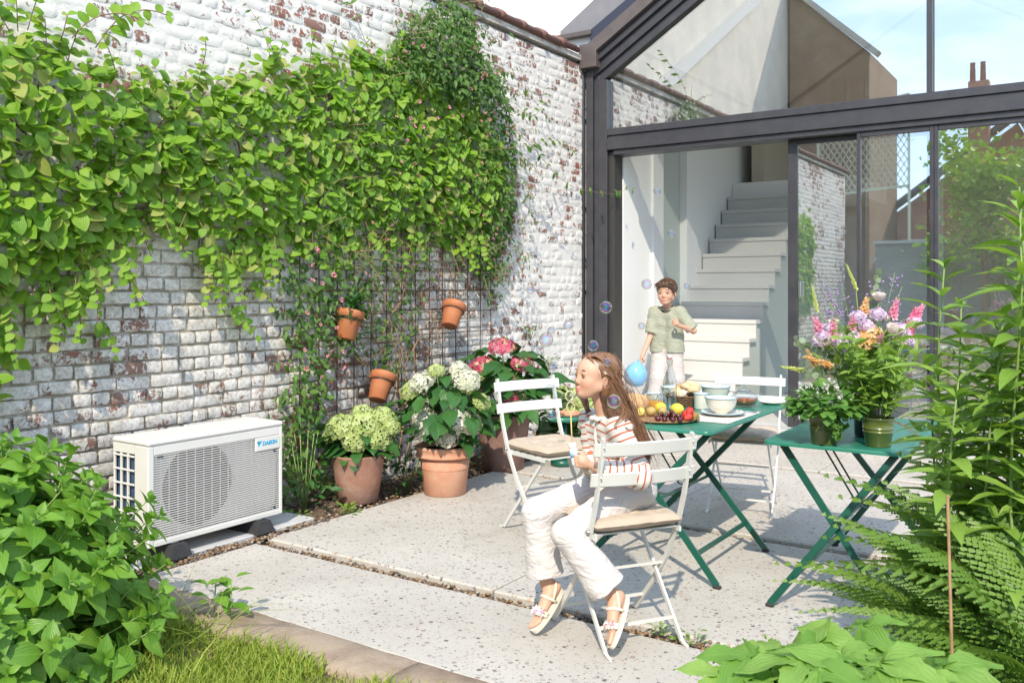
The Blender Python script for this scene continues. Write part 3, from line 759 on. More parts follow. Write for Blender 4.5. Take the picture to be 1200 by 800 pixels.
# ================================================================== PLANTS
def poly_dist(p, poly):
    best = 9
    for i in range(len(poly)):
        a, b = poly[i], poly[(i+1) % len(poly)]; dx, dy = b[0]-a[0], b[1]-a[1]
        t = max(0, min(1, ((p[0]-a[0])*dx+(p[1]-a[1])*dy)/(dx*dx+dy*dy))); best = min(best, math.hypot(p[0]-a[0]-t*dx, p[1]-a[1]-t*dy))
    return best
M_vine = leafmat('vine_leaf', (.165, .345, .028), (.30, .47, .052), .40, .48, tip=(.42, .45, .12))
M_honey = leafmat('honeysuckle_leaf', (.065, .16, .028), (.14, .25, .04), .3, .42)
M_bark = pm('vine_stem', (.20, .12, .075), (.30, .19, .12), 20, .9, bump=.5)
M_gstem = pm('green_stem', (.16, .26, .06), (.22, .30, .09), 8, .6)

VINE = [(-7.6, 2.7), (-6.6, 2.62), (-5.893, 2.64), (-5.734, 2.70), (-5.651, 2.60), (-5.431, 2.565), (-4.984, 2.568), (-4.612, 2.622), (-4.191, 2.791), (-3.67, 2.947), (-3.334, 3.098),
        (-2.766, 3.195), (-2.107, 2.992), (-1.735, 2.695), (-1.604, 2.195), (-1.90, 1.80), (-2.558, 1.78), (-3.334, 1.80), (-3.67, 1.72), (-4.121, 1.68),
        (-4.45, 1.60), (-4.612, 1.50), (-4.80, 1.70), (-5.037, 1.80), (-5.24, 1.60), (-5.407, 1.50), (-5.565, 1.34), (-5.815, 1.33), (-5.95, 1.15), (-7.6, .95)]
HONEY = [(-3.1, 3.142), (-2.831, 3.443), (-2.241, 3.72), (-2.065, 3.356), (-1.691, 3.072), (-1.478, 2.509), (-1.451, 1.908), (-1.882, 1.452), (-2.065, 1.662), (-2.73, 1.772),
         (-3.474, 1.62), (-3.9, 1.75), (-3.6, 2.507)]
STRAND = [(-4.14, 1.62), (-3.619, 1.671), (-3.367, 1.44), (-3.40, .95), (-3.72, .95), (-3.78, .5), (-3.70, .06), (-4.15, .02), (-4.2, .5), (-4.05, .9)]
EDGE = [(-6.6, 1.25), (-5.84, 1.19), (-5.76, .86), (-5.801, .775), (-6.6, .7)]
def bulge(y, z):
    left = max(0, min(1, (-3.6-y)/2.4)); e = min(1, poly_dist((y, z), VINE)/.28)
    n = .5+.5*mnoise.noise((y*1.9, z*1.9, 4)); n2 = mnoise.noise((y*4.5, z*4.5, 9))
    return .04+e**.6*(.05+.14*left*(.6+.4*n)+.07*n+.05*n2)+(.07*min(1, max(0, (y+3.6)/.4)) if z < 2.95 else 0)*min(1, e*1.5)
def wall_leaves(poly, n, size, xf, tilt=.55, skip=0.0, inner=.25, keep=None):
    out = []; y0 = min(p[0] for p in poly); y1 = max(p[0] for p in poly); z0 = min(p[1] for p in poly); z1 = max(p[1] for p in poly)
    tries = 0
    while len(out) < n and tries < n*30:
        tries += 1; y, z = U(y0, y1), U(z0, z1)
        y += .0; jit = random.gauss(0, .05)
        if not in_poly((y+jit, z+random.gauss(0, .05)), poly): continue
        if keep and not keep(y, z): continue
        b = xf(y, z); x = b*(1-inner*random.random()**1.2*(1 if random.random() < .6 else 2.2)) ; x = max(.02, x)
        nrm = Vector((U(.2, .9), U(-.95, .05), U(.3, 1.25)*tilt*1.7)) + rv(.2)
        t = Vector((U(.0, .7), U(-.8, .8), U(-1.2, .25)))
        s = U(*size)*(1.04 if y < -4.6 else 1)
        out.append(basis((x, y, z), t, nrm, (s*U(.85, 1.1), s, s)))
    return out
vine = thing('climbing_vine', 'bright yellow-green climbing vine with rounded leaves spread over the left of the brick wall', 'climbing plant', (.1, -5, 0))
gap = lambda y, z: not (mnoise.noise((y*2.1, z*2.1, 20)) > .40 and z < 2.0 and y > -5.0)
vm = wall_leaves(VINE, 6900, (.035, .098), bulge, keep=gap)
# sprays that hang below the edge and stand above it
def spray(p, d, n, size, droop=.5):
    p = Vector(p); d = Vector(d).normalized(); pts = [p.copy()]; ms = []
    for i in range(n):
        d = (d+Vector((0, 0, -droop*.12))+rv(.08)).normalized(); p = p+d*U(.035, .06); pts.append(p.copy())
        for s_ in (-1, 1):
            if random.random() < .2: continue
            side = d.cross(Vector((1, 0, .3))).normalized()*s_
            ms.append(basis(p, d*.4+side+rv(.2)+Vector((0, 0, -.2)), Vector((.8, -.2, .6))+rv(.25), U(*size)*(1-.45*i/n)))
    return pts, ms
vs = MB()
for _ in range(60):
    i = random.randrange(15, len(VINE)-2); a = VINE[i]; b = VINE[(i+1) % len(VINE)]; u = random.random(); y, z = a[0]+(b[0]-a[0])*u, a[1]+(b[1]-a[1])*u
    pts, ms = spray((bulge(y, z+.1)+U(0, .05), y, z+.08), (.15, U(-.5, .5), -.9), random.randint(3, 7), (.05, .085)); vs.tube(pts, .0025, 5); vm += ms
for _ in range(26):
    i = random.randrange(1, 12); a = VINE[i]; b = VINE[i+1]; u = random.random(); y, z = a[0]+(b[0]-a[0])*u, a[1]+(b[1]-a[1])*u
    pts, ms = spray((.1, y, z-.06), (.25, U(-.6, .6), .9), random.randint(3, 6), (.045, .08), .9); vs.tube(pts, .0025, 5); vm += ms
for (y, z) in ((-5.62, 2.60), (-5.50, 2.58)):
    pts, ms = spray((.28, y, z), (.2, .4, .9), 9, (.07, .1), 1.6); vs.tube(pts, .003, 5); vm += ms
split_parts(vm, ROUND, M_vine, vine, 'leaf', 'foliage', 300, depth=lambda p: 1.0 if p.x > bulge(p.y, p.z)*.8 else .5)
for k in range(46):
    y = U(-6.4, -1.9); z = U(1.3, 2.7); pts = []
    for i in range(10):
        y += U(-.12, .14); z += U(-.1, .12)
        if in_poly((y, z), VINE): pts.append((max(.03, bulge(y, z)*U(.3, .8)), y, z))
    if len(pts) > 2: vs.tube(pts, U(.003, .007), 5)
tag(vs.build('stem', M_bark, vine), kind='stuff')

# rusty reinforcing mesh used as trellis
tre = thing('wire_trellis', 'rusty steel mesh trellis fixed to the brick wall above the flowerpots', 'trellis', (.03, -2.8, .3))
M_rust = pm('rusty_steel', (.095, .05, .038), (.16, .075, .045), 40, .8, .2)
for i in range(14):
    y = -3.93+i*.168; MB().tube([(.030, y, .30+U(-.02, .02)), (.032+U(-.004, .004), y+U(-.01, .01), 1.3), (.03, y+U(-.008, .008), 2.34)], .0042, 6).build('upright_rod', M_rust, tre)
for i in range(12):
    z = .36+i*.17; MB().tube([(.039, -4.02, z+U(-.005, .005)), (.041, -2.9, z+U(-.008, .008)), (.039, -1.70, z)], .0042, 6).build('cross_rod', M_rust, tre)

hon = thing('honeysuckle', 'dark green honeysuckle with small pink flowers climbing the trellis beside the pale vine', 'climbing plant', (.1, -2.6, 0))
hb_ = lambda y, z: .08+.20*min(1, poly_dist((y, z), HONEY)/.3)*(.6+.5*mnoise.noise((y*3, z*3, 2)))+.10*min(1, max(0, (z-2.2)))
hm = wall_leaves(HONEY, 3000, (.035, .064), hb_, keep=lambda y, z: random.random() < .16+.84*min(1, max(0, (y+2.25)*2.2)) or z > 2.95)
hm += wall_leaves(STRAND, 800, (.04, .075), lambda y, z: .16, inner=.8)
hm += wall_leaves([(-3.5, 1.75), (-2.6, 1.75), (-2.75, 1.3), (-2.95, .75), (-3.3, .8), (-3.35, 1.3)], 330, (.035, .065), lambda y, z: .13, inner=.8)
hm += wall_leaves([(-2.2, 1.8), (-1.6, 1.9), (-1.62, 1.45), (-1.75, 1.2), (-2.0, 1.45)], 210, (.03, .05), lambda y, z: .12, inner=.8)
hm += wall_leaves([(-3.2, 2.95), (-2.9, 3.45), (-2.3, 3.72), (-2.0, 3.4), (-1.75, 3.0), (-2.3, 2.85)], 1100, (.04, .07), lambda y, z: .24*min(1, poly_dist((y, z), HONEY)/.2)+.08, inner=.4)
hs = MB()
for _ in range(90):
    i = random.randrange(len(HONEY)); a = HONEY[i]; b = HONEY[(i+1) % len(HONEY)]; u = random.random(); y, z = a[0]+(b[0]-a[0])*u, a[1]+(b[1]-a[1])*u
    pts, ms = spray((U(.08, .2), y, z), (.3, U(-.2, .9), U(-.7, .7)), random.randint(3, 7), (.03, .055)); hs.tube(pts, .002, 5); hm += ms
# the loose shoots that reach across the corner to the glass
def shoot(ctrl, n, size, r=.0028):
    pts = []
    for i in range(n+1):
        u = i/n*(len(ctrl)-1); k = min(int(u), len(ctrl)-2); f_ = u-k
        p = [Vector(ctrl[max(0, min(len(ctrl)-1, k+d))]) for d in (-1, 0, 1, 2)]
        pts.append(.5*((2*p[1])+(p[2]-p[0])*f_+(2*p[0]-5*p[1]+4*p[2]-p[3])*f_**2+(3*p[1]-p[0]-3*p[2]+p[3])*f_**3))
    hs.tube(pts, [r*(1-.6*i/n) for i in range(n+1)], 5); ms = []
    for i in range(2, n+1):
        d = (pts[i]-pts[i-1]).normalized()
        for s_ in (-1, 1):
            if random.random() < .35: continue
            side = d.cross(Vector((.6, -.8, .2))).normalized()*s_
            ms.append(basis(pts[i], side+d*.5+Vector((0, 0, -.35))+rv(.15), Vector((.5, -.7, .3))+rv(.2), U(*size)*(1-.4*i/n)))
    return ms
hm += shoot([(.2, -1.95, 2.85), (.26, -1.5, 2.66), (.3, -1.1, 2.42), (.32, -.7, 2.33), (.36, -.05, 2.34), (.40, .0-.1, 2.36), (.62, -.12, 2.37)], 22, (.06, .095))
hm += shoot([(.2, -2.2, 2.5), (.3, -1.6, 2.62), (.25, -1.0, 2.75), (.18, -.55, 2.68)], 12, (.06, .1))
hm += shoot([(.2, -2.5, 2.95), (.28, -1.9, 3.2), (.2, -1.3, 3.05), (.12, -.9, 2.95)], 13, (.05, .09))
hm += shoot([(.18, -1.6, 3.0), (.16, -1.25, 2.95), (.14, -.95, 3.25)], 8, (.06, .09))
hm += shoot([(.1, -3.3, 3.0), (.12, -3.55, 3.35), (.1, -3.62, 3.5)], 8, (.05, .08))
hm += shoot([(.1, -4.2, 2.7), (.12, -4.3, 2.95), (.1, -4.42, 3.12)], 7, (.035, .06))
hm += shoot([(.1, -2.4, 3.6), (-.05, -2.1, 3.95), (-.1, -1.7, 4.05)], 12, (.08, .13))
hm += shoot([(.1, -2.5, 3.6), (.0, -2.4, 4.0), (-.1, -2.0, 4.3)], 10, (.08, .13))
SMALLP = leaf_tmpl([(0, .012), (.18, .15), (.45, .22), (.75, .14), (.92, .05), (1, .005)], .3, .3)
split_parts(hm, SMALLP, M_honey, hon, 'leaf', 'foliage', 220)
for (y, z) in ((-3.15, .1), (-3.05, .12), (-2.95, .08), (-2.85, .12), (-3.0, .1)):
    pts = []
    for i in range(14): pts.append((.07+.03*math.sin(i*1.3+y*9), y+.05*math.sin(i*.8+z*40)+i*U(-.016, .02), z+i*.135))
    hs.tube(pts, [.009-.0004*i for i in range(14)], 6)
for _ in range(70):
    y, z = U(-3.5, -2.5), U(.7, 1.7); pts = [(U(.05, .16), y, z)]
    for i in range(5): y += U(-.1, .1); z += U(-.05, .09); pts.append((U(.05, .17), y, z))
    hs.tube(pts, U(.0012, .003), 4)
hs.build('stem', pm('honeysuckle_stem', (.36, .24, .14), (.26, .16, .09), 16, .85), hon)['kind'] = 'stuff'
def hflower():
    mb = MB()
    for i in range(9):
        a = i*2.4; d = Vector((math.cos(a)*.75, math.sin(a)*.75, .7)).normalized(); mb.tube([d*.15, d*.6+Vector((0, 0, .05)), d*1.0, d*1.12], [.05, .09, .16, .04], 5)
    return mb
M_pinkf = pm('pink_honeysuckle_petal', (.62, .17, .27), (.72, .38, .36), 30, .6)
hfm = hflower().mesh('flower', M_pinkf)
for _ in range(95):
    while True:
        y, z = U(-3.4, -1.45), U(1.45, 3.3)
        if in_poly((y, z), HONEY) and (random.random() < .3+(y+3.4)/2 or z > 2.9): break
    place('flower', hfm, basis((hb_(y, z)+U(0, .03), y, z), rv(), (1, -.4, .4), U(.013, .021)), hon)
for _ in range(22):
    y, z = U(-4.05, -3.4), U(.8, 1.7); place('flower', hfm, basis((.18, y, z), rv(), (1, -.4, .4), U(.015, .022)), hon)

# young shoots on the left lower wall
iv = thing('creeper_shoot', 'few yellow-green creeper leaves hanging low on the bricks at the left edge', 'climbing plant', (.1, -5.9, .9))
em = wall_leaves(EDGE, 150, (.06, .1), lambda y, z: .16, inner=.7)
for (y, z) in ((-5.35, 1.08), (-4.5, 1.15), (-4.32, 1.3)):
    pts, ms = spray((.05, y, z+.16), (.3, .3, -.8), 5, (.05, .08)); em += ms
split_parts(em, ROUND, M_vine, iv, 'leaf', 'foliage', 90)

# ---- big leafy shrub in the left foreground
shr = thing('leafy_shrub', 'dense bright green broad-leaved shrub in the lower left corner, beside the air conditioner', 'shrub', (1.0, -6.25, 0))
M_shrub = leafmat('shrub_leaf', (.13, .30, .03), (.23, .42, .05), .34, .38)
SC_, SR = Vector((.95, -6.38, .12)), Vector((.74, .66, .76))
sm = []; ss = MB()
for i in range(340):
    a = U(0, 2*math.pi); zz = U(-.35, 1)**1.0; rr = math.sqrt(max(0, 1-zz*zz)); d = Vector((rr*math.cos(a), rr*math.sin(a), zz))
    if d.z < -.3: continue
    k = U(.72, 1.02)*(1+.13*mnoise.noise((d.x*2.4, d.y*2.4, d.z*2.4)))
    tip = SC_+Vector((d.x*SR.x, d.y*SR.y, d.z*SR.z))*k
    if tip.z < .03: continue
    ax = (Vector((d.x, d.y, d.z*.7+.55))+rv(.18)).normalized(); L = U(.12, .2)
    base = tip-ax*L; ss.tube([SC_+(base-SC_)*.6, base, tip], [.004, .0035, .002], 5)
    side0 = ax.orthogonal().normalized(); ph = U(0, 6)
    for lev, (f_, sz, lift) in enumerate(((.0, .115, -.15), (.35, .12, .1), (.68, .105, .4), (.9, .075, .8), (1.0, .045, 1.6))):
        p = base+ax*L*f_
        for q in (0, 1):
            ang = ph+lev*math.pi/2+q*math.pi+U(-.25, .25); s2 = Matrix.Rotation(ang, 3, ax) @ side0
            t = s2+ax*lift+Vector((0, 0, -.05)); sm.append(basis(p, t, ax+rv(.12), sz*U(.8, 1.15)))
split_parts(sm, OVATE, M_shrub, shr, 'leaf', 'foliage', 300)
tag(ss.build('stem', M_gstem, shr), kind='stuff')
# a loose weed and long grass blades beside it
wd = thing('weed', 'small dark-leaved weed growing at the corner of the kerb by the shrub', 'weed', (1.62, -5.86, 0))
for (x, y, z) in ((1.35, -5.62, .0), (1.40, -5.58, .0)):
    for i in range(9):
        a = U(0, 6.3); place('leaf', bpy.data.meshes.get('weed_leaf') or MB().inst(OVATE, [Matrix.Identity(4)], rnd=False).mesh('weed_leaf', M_shrub), basis((x+.03*math.cos(a), y+.03*math.sin(a), z+U(.06, .18)), (math.cos(a), math.sin(a), U(-.2, .6)), (0, 0, 1), U(.06, .1)), wd)
    MB().tube([(x, y, -.02), (x, y+.01, .17)], .003, 5).build('stem', M_gstem, wd)
lg = MB(); LONG = leaf_tmpl([(0, .012), (.3, .012), (.6, .01), (.85, .006), (1, .001)], .4, .6)
lgm = []
for _ in range(46):
    x, y = U(1.2, 1.75), U(-6.1, -5.68); L = U(.2, .42); lgm.append(basis((x, y, -.02), (U(-.3, .9), U(-.3, .8), U(.5, 1.2)), (0, 0, 1), (L*.7, L, L)))
tag(lg.inst(LONG, lgm).build('long_grass', M_grass), kind='stuff')

# ---- right-hand border: soil under it, tall perennials, ferns, foreground leaves
M_tall = leafmat('perennial_leaf', (.19, .34, .05), (.30, .46, .09), .36, .42)
def perennial(label, stems, loc):
    t = thing('tall_perennial', label, 'plant', loc); ms = []
    for (x, y, h, lean) in stems:
        top = Vector((x+lean[0], y+lean[1], h)); pts = [Vector((x, y, -.04)).lerp(top, i/8)+Vector((.02*math.sin(i+x*9), .02*math.cos(i*1.3), 0)) for i in range(9)]
        MB().tube(pts, [.0058-.0004*i for i in range(9)], 7).build('stem', M_gstem, t)
        ph = U(0, 3); nlev = int(h/.043)
        for lev in range(3, nlev+1):
            u = lev/nlev; k = min(7, int(u*8)); p = pts[k].lerp(pts[k+1], min(1, u*8-k)); d = (pts[k+1]-pts[k]).normalized()
            top_ = max(0, (u-.86)/.14)
            for q in range(2 if u < .9 else 3):
                a = ph+lev*1.65+q*math.pi+U(-.3, .3); s2 = Vector((math.cos(a), math.sin(a), 0))
                L = U(.12, .185)*(1-.55*top_)*(.75 if u < .3 else 1)
                ms.append(basis(p, s2+d*(.25+.9*top_)+rv(.12), d*1.0+rv(.15), (L, L, L)))
            if .35 < u < .9 and random.random() < .55:              # side shoots in the leaf axils
                a = ph+lev*1.65; s2 = (Vector((math.cos(a), math.sin(a), .9))).normalized(); e = p+s2*.05
                for q in range(4):
                    a2 = a+q*1.57; ms.append(basis(e, Vector((math.cos(a2), math.sin(a2), .7))+s2*.4, s2+rv(.2), U(.04, .075)))
    split_parts(ms, LANCE, M_tall, t, 'leaf', 'foliage', 240); return t
perennial('tall green perennial with long pointed leaves, tallest clump at the right edge of the picture',
          [(4.27, -5.05, 1.68, (-.05, .03)), (4.2, -4.9, 1.5, (.02, .05)), (4.33, -4.75, 1.62, (.0, .0)), (4.25, -5.16, 1.6, (-.02, -.02)), (4.40, -4.95, 1.75, (0, 0)), (4.45, -4.6, 1.7, (0, 0)), (4.34, -5.12, 1.5, (.01, 0)), (4.36, -4.86, 1.45, (0, 0)), (4.22, -4.72, 1.4, (.02, 0)), (4.29, -4.58, 1.55, (0, .02)), (4.4, -5.1, 1.35, (0, 0)), (4.25, -5.0, 1.15, (0, 0)), (4.33, -5.05, 1.25, (0, 0))], (4.27, -4.95, 0))
perennial('pointed-leaved green perennial standing left of the tallest clump, in front of the bouquet table',
          [(4.07, -5.02, 1.45, (-.05, .02)), (4.12, -4.72, 1.32, (-.1, .05)), (4.1, -5.2, 1.12, (-.02, 0)), (4.17, -4.5, 1.2, (0, .1)), (4.16, -5.12, 1.3, (.02, 0)), (4.08, -4.85, 1.05, (-.03, 0)), (4.0, -4.75, 1.1, (-.03, .03)), (4.14, -4.95, 1.2, (0, 0)), (4.05, -4.6, 1.15, (0, .05))], (4.1, -4.95, 0))
# fern fronds
M_fern = leafmat('fern_frond', (.11, .22, .035), (.21, .34, .06), .34, .45, vein=0)
def frond_tmpl(seed, L=1.0, curve=.55):
    r = random.Random(seed); v = []; f = []; lu = []; lv = []
    def axis(t): return Vector((.05*math.sin(t*3+seed), t*L*(1-.12*t), L*(.22*math.sin(t*2.2)-curve*t*t*t*.55)))
    n = 36
    rac = [axis(i/n) for i in range(n+1)]
    for i in range(n):                                              # midrib
        b = len(v); a, c = rac[i], rac[i+1]; wd_ = .006*(1-i/n)+.001
        v += [a+Vector((-wd_, 0, .002)), a+Vector((wd_, 0, .002)), c+Vector((wd_, 0, .002)), c+Vector((-wd_, 0, .002))]; f.append((b, b+1, b+2, b+3)); lu += [0]*4; lv += [0]*4
    for i in range(2, n):
        t = i/n; pl = .195*L*(math.sin(math.pi*min(1, (t*.93+.07))**.8)**.8)*(1-.25*t)
        T = (rac[i+1]-rac[i-1]).normalized()
        for s_ in (-1, 1):
            d = (Vector((s_, 0, 0))+T*(.35+.35*t)).normalized(); m_ = 7; nrm = d.cross(T)*s_
            nrm = Vector((0, 0, 1)); across = d.cross(nrm).normalized()
            droop = r.uniform(.1, .3)
            for j in range(m_):                                     # lobes along the leaflet
                u0, u1 = j/m_, (j+1)/m_; um = (u0+u1)/2; hw = .0125*L*(1-u0)**.6*(1-.25*t)+.0012
                p0 = rac[i]+d*pl*u0+Vector((0, 0, -droop*pl*u0*u0)); p1 = rac[i]+d*pl*u1+Vector((0, 0, -droop*pl*u1*u1))
                for q in (-1, 1):
                    b = len(v); tipv = p0.lerp(p1, .8)+across*q*hw+Vector((0, 0, -.15*hw)); a2 = p0.lerp(p1, .12)+across*q*hw*.7
                    v += [p0, p1, tipv, a2]; f.append((b, b+1, b+2, b+3) if q*s_ > 0 else (b+3, b+2, b+1, b)); lu += [0.3]*4; lv += [u0]*4
    return [tuple(p) for p in v], f, {'lu': lu, 'lv': lv}
FR = [frond_tmpl(i, 1.0, c) for i, c in enumerate((.45, .7, .95, 1.2))]
frm = [MB().inst(t, [Matrix.Identity(4)], rnd=False).mesh('frond', M_fern) for t in FR]
def fern(label, c, fr_):
    t = thing('fern', label, 'fern', c)
    for az, el, L in fr_:
        a = R(az); d = Vector((math.cos(a), math.sin(a), math.tan(R(el)))); M = basis(Vector(c)+Vector((math.cos(a)*.03, math.sin(a)*.03, -.03)), d, (0, 0, 1), L)
        place('frond', random.choice(frm), M, t)
fern('large green fern arching over the foot of the plant table, left of the bamboo stake', (4.08, -5.0, .08),
     [(160, 58, .78), (185, 52, .66), (135, 66, .82), (150, 50, .62), (175, 45, .56), (205, 40, .42), (120, 62, .75), (95, 45, .7), (60, 60, .72), (230, 50, .5), (20, 55, .75), (140, 34, .55), (270, 60, .62), (320, 55, .65), (165, 66, .8), (188, 60, .74), (340, 70, .8), (110, 70, .8), (145, 48, .7), (172, 56, .68), (80, 66, .8), (215, 62, .6), (250, 66, .6), (40, 68, .8)])
fern('tall upright fern behind the stake, reaching to the height of the plant table', (4.22, -4.85, .1),
     [(150, 74, .95), (175, 70, .95), (200, 72, .9), (125, 76, 1.0), (100, 72, .9), (230, 70, .85), (165, 62, .85), (140, 66, .9), (190, 62, .8), (80, 74, .9), (215, 64, .8), (60, 70, .9)])
fern('bushy green fern low in the right corner behind the bamboo stake', (4.30, -5.30, .16),
     [(150, 68, .9), (185, 62, .85), (115, 72, .9), (210, 70, .8), (90, 60, .7), (130, 55, .7), (160, 60, .66), (200, 58, .62), (240, 60, .6), (60, 65, .7), (110, 40, .62), (175, 40, .6), (280, 50, .55), (20, 60, .6), (150, 75, .75), (220, 40, .55), (190, 30, .5), (100, 62, .85), (75, 68, .9), (135, 65, .8), (170, 48, .7), (45, 66, .8), (300, 60, .6)])
fern('small green fern at the back of the border beneath the tall perennials', (4.22, -4.55, .05),
     [(170, 55, .7), (140, 50, .7), (200, 50, .75), (230, 55, .7), (110, 60, .6), (185, 35, .6), (60, 60, .6)])
fern('low green fern filling the border in front of the tallest perennials', (4.12, -5.5, .0),
     [(150, 60, .6), (120, 70, .62), (180, 55, .55), (210, 65, .55), (90, 60, .6), (60, 65, .6), (30, 60, .55), (165, 35, .5), (130, 40, .55)])
# foreground leaves
M_fg = leafmat('windflower_leaf', (.15, .32, .045), (.32, .50, .11), .40, .5)
LOBED = leaf_tmpl([(0, .02), (.05, .2), (.13, .36), (.20, .39), (.25, .37), (.34, .49), (.42, .50), (.48, .43), (.58, .44), (.64, .36), (.72, .32), (.80, .23), (.9, .12), (1, .02)], .16, .32, .10, across=4)
_l = leaf_tmpl([(0, .03), (.10, .10), (.24, .20), (.30, .185), (.42, .25), (.48, .21), (.60, .22), (.66, .165), (.78, .13), (.86, .08), (1, .01)], .25, .30, .15, across=4)
_v, _f, _a = [], [], {'lu': [], 'lv': []}
for _ang, _k in ((0, 1.0), (52, .82), (-52, .82)):                 # three toothed lobes joined at the stalk
    _b = len(_v); _ca, _sa = math.cos(R(_ang)), math.sin(R(_ang))
    _v += [((x*_ca-y*_sa)*_k, (x*_sa+y*_ca)*_k, z*_k+.004*abs(_ang)/52) for x, y, z in _l[0]]; _f += [tuple(i+_b for i in q) for q in _l[1]]; _a['lu'] += _l[2]['lu']; _a['lv'] += _l[2]['lv']
LOBED = (_v, _f, _a)
def lobed_plant(label, pts, loc, sz):
    t = thing('windflower_plant', label, 'plant', loc); ms = []
    for (x, y, z) in pts:
        b = Vector((x, y, z)); root = Vector((loc[0]+(x-loc[0])*.5, loc[1]+(y-loc[1])*.5, -.04))
        MB().tube([root, root.lerp(b, .6)+Vector((0, 0, .04)), b], [.004, .003, .0025], 6).build('leaf_stalk', M_gstem, t)
        a = U(0, 6.3)
        for q in range(2):
            aa = a+q*2.6+U(-.4, .4); L = U(*sz)*(1.1 if q == 0 else .9)
            ms.append(basis(b, (math.cos(aa), math.sin(aa), U(-.25, .25)), Vector((U(-.6, .6), U(-.9, .2), 1)), L))
    split_parts(ms, LOBED, M_fg, t, 'leaf', 'foliage', 200)
def fgpts(n, x0, x1, y0, y1, f):
    out = []
    for _ in range(n):
        x, y = U(x0, x1), U(y0, y1); out.append((x, y, f(x, y)+U(-.14, .05)))
    return out
lobed_plant('light green lobed-leaf plant filling the lower right foreground, left of the bamboo stake', fgpts(46, 3.76, 4.16, -6.25, -5.84, lambda x, y: .545+.10*(x-3.7)), (3.9, -5.95, 0), (.10, .18))
lobed_plant('light green lobed-leaf plant in the bottom right corner, right of the bamboo stake', fgpts(40, 4.10, 4.55, -6.5, -5.90, lambda x, y: .56), (4.3, -6.0, 0), (.09, .17))
stk = MB()
stk.tube([(4.16, -5.72, -.05), (4.140, -5.66, .45), (4.121, -5.60, .88)], [.0044, .004, .0034], 8)
tag(stk.build('bamboo_stake', pm('dry_bamboo', (.34, .20, .085), (.22, .125, .055), 25, .6)), 'thin dry bamboo stake standing upright among the ferns at the right', 'stake')
M_border = pm('border_soil', (.06, .045, .03), None, rough=.95)
bs = MB(); v = []; f = []; nx, ny = 12, 24
for j in range(ny+1):
    for i in range(nx+1): v.append((3.75+1.9*i/nx+.1*mnoise.noise((0, j*.5, 1)), -6.9+3.0*j/ny, .0+.03*mnoise.noise((i, j, 3))+min(.03, .06*i/nx)))
bs.add(v, [(j*(nx+1)+i, j*(nx+1)+i+1, (j+1)*(nx+1)+i+1, (j+1)*(nx+1)+i) for j in range(ny) for i in range(nx)])
struct('border_soil', bs, M_border, smooth=True)
# weeds in the gravel joints
def tuft(name, label, x, y, n, r, sz):
    t = thing(name, label, 'weed', (x, y, 0))
    me = MB().inst(SMALLP, [Matrix.Identity(4)], rnd=False).mesh('small_leaf', M_tall)
    for _ in range(n):
        a = U(0, 6.3); q = r*random.random(); place('leaf', me, basis((x+q*math.cos(a), y+q*.4*math.sin(a), U(-.02, .04)), (math.cos(a), math.sin(a), U(.1, .9)), (0, 0, 1), U(*sz)), t)
tuft('joint_weed', 'little green weed in the gravel joint beneath the seated girl\'s chair', 2.95, -4.69, 26, .06, (.02, .04))
tuft('joint_weed', 'little green weed in the front gravel joint, close to the right chair foot', 3.1, -4.68, 22, .06, (.02, .04))
tuft('joint_weed', 'green weed at the right end of the front gravel joint by the foreground leaves', 3.36, -4.62, 30, .08, (.025, .05))
tuft('bed_weed', 'bright green weed beside the foot of the lime hydrangea pot', .52, -3.98, 36, .10, (.03, .06))
tuft('bed_weed', 'sparse green seedlings in the bed right of the air conditioner', .38, -4.25, 30, .14, (.025, .05))
# tree mirrored in the right-hand panes, behind the camera
def tree(label, c, h, r):
    t = thing('garden_tree', label, 'tree', c); c = Vector(c)
    MB().tube([c, c+Vector((.03, .02, h*.3)), c+Vector((.0, .06, h*.55)), c+Vector((.05, 0, h*.85))], [.09, .075, .06, .02], 8).build('trunk', M_bark, t)
    ms = []
    for k in range(9):
        a = k*.9; e = c+Vector((math.cos(a)*r*.7, math.sin(a)*r*.7, h*(.5+.05*k))); MB().tube([c+Vector((0, .03, h*(.3+.04*k))), e], [.03, .01], 5).build('limb', M_bark, t)
    cl = [c+Vector((U(-r, r)*.8, U(-r, r)*.8, h*U(.4, 1))) for _ in range(26)]
    for _ in range(2600):
        p = random.choice(cl)+rv(.26); ms.append(basis(p, rv(), Vector((0, 0, 1))+rv(.5), U(.1, .17)))
    tag(MB().inst(ROUND, ms).build('crown', M_vine, t), kind='stuff')
tree('small bright green tree at the end of the garden, mirrored in the right-hand panes', (2.2, -14, 0), 4.6, 1.3)
tree('second leafy green tree further along the back wall, mirrored behind the tall plants', (4.4, -14.2, 0), 4.2, 1.2)
# ================================================================== AIR CONDITIONER
M_ac = pm('cream_enamel', (.70, .68, .64), (.66, .64, .60), 3, .38, bump=.02, bscale=200)
M_acd = pm('coil_dark', (.03, .035, .06), (.05, .06, .10), 30, .6); M_coil = pm('coil_blue', (.05, .10, .20), (.08, .14, .24), 60, .5, .3, bump=.5, bscale=300)
M_rub = pm('black_rubber', (.022, .023, .025), (.035, .035, .037), 20, .7, bump=.15, bscale=80)
ac = thing('air_conditioner', 'cream outdoor air conditioning unit with slatted front standing at the foot of the brick wall', 'air conditioner', (.32, -4.92, .022))
AX0, AX1, AY0, AY1, AZ0, AZ1 = .19, .49, -5.35, -4.485, .095, .628
def A(mb, n, m=M_ac, p=None, s=False, lab=None):
    o = mb.build(n, m, p or ac, s)
    if lab: o['label'] = lab
    return o
A(MB().bbox(AX0-.006, AX1+.004, AY0-.004, AY1+.004, AZ1-.028, AZ1, .010), 'top_panel')
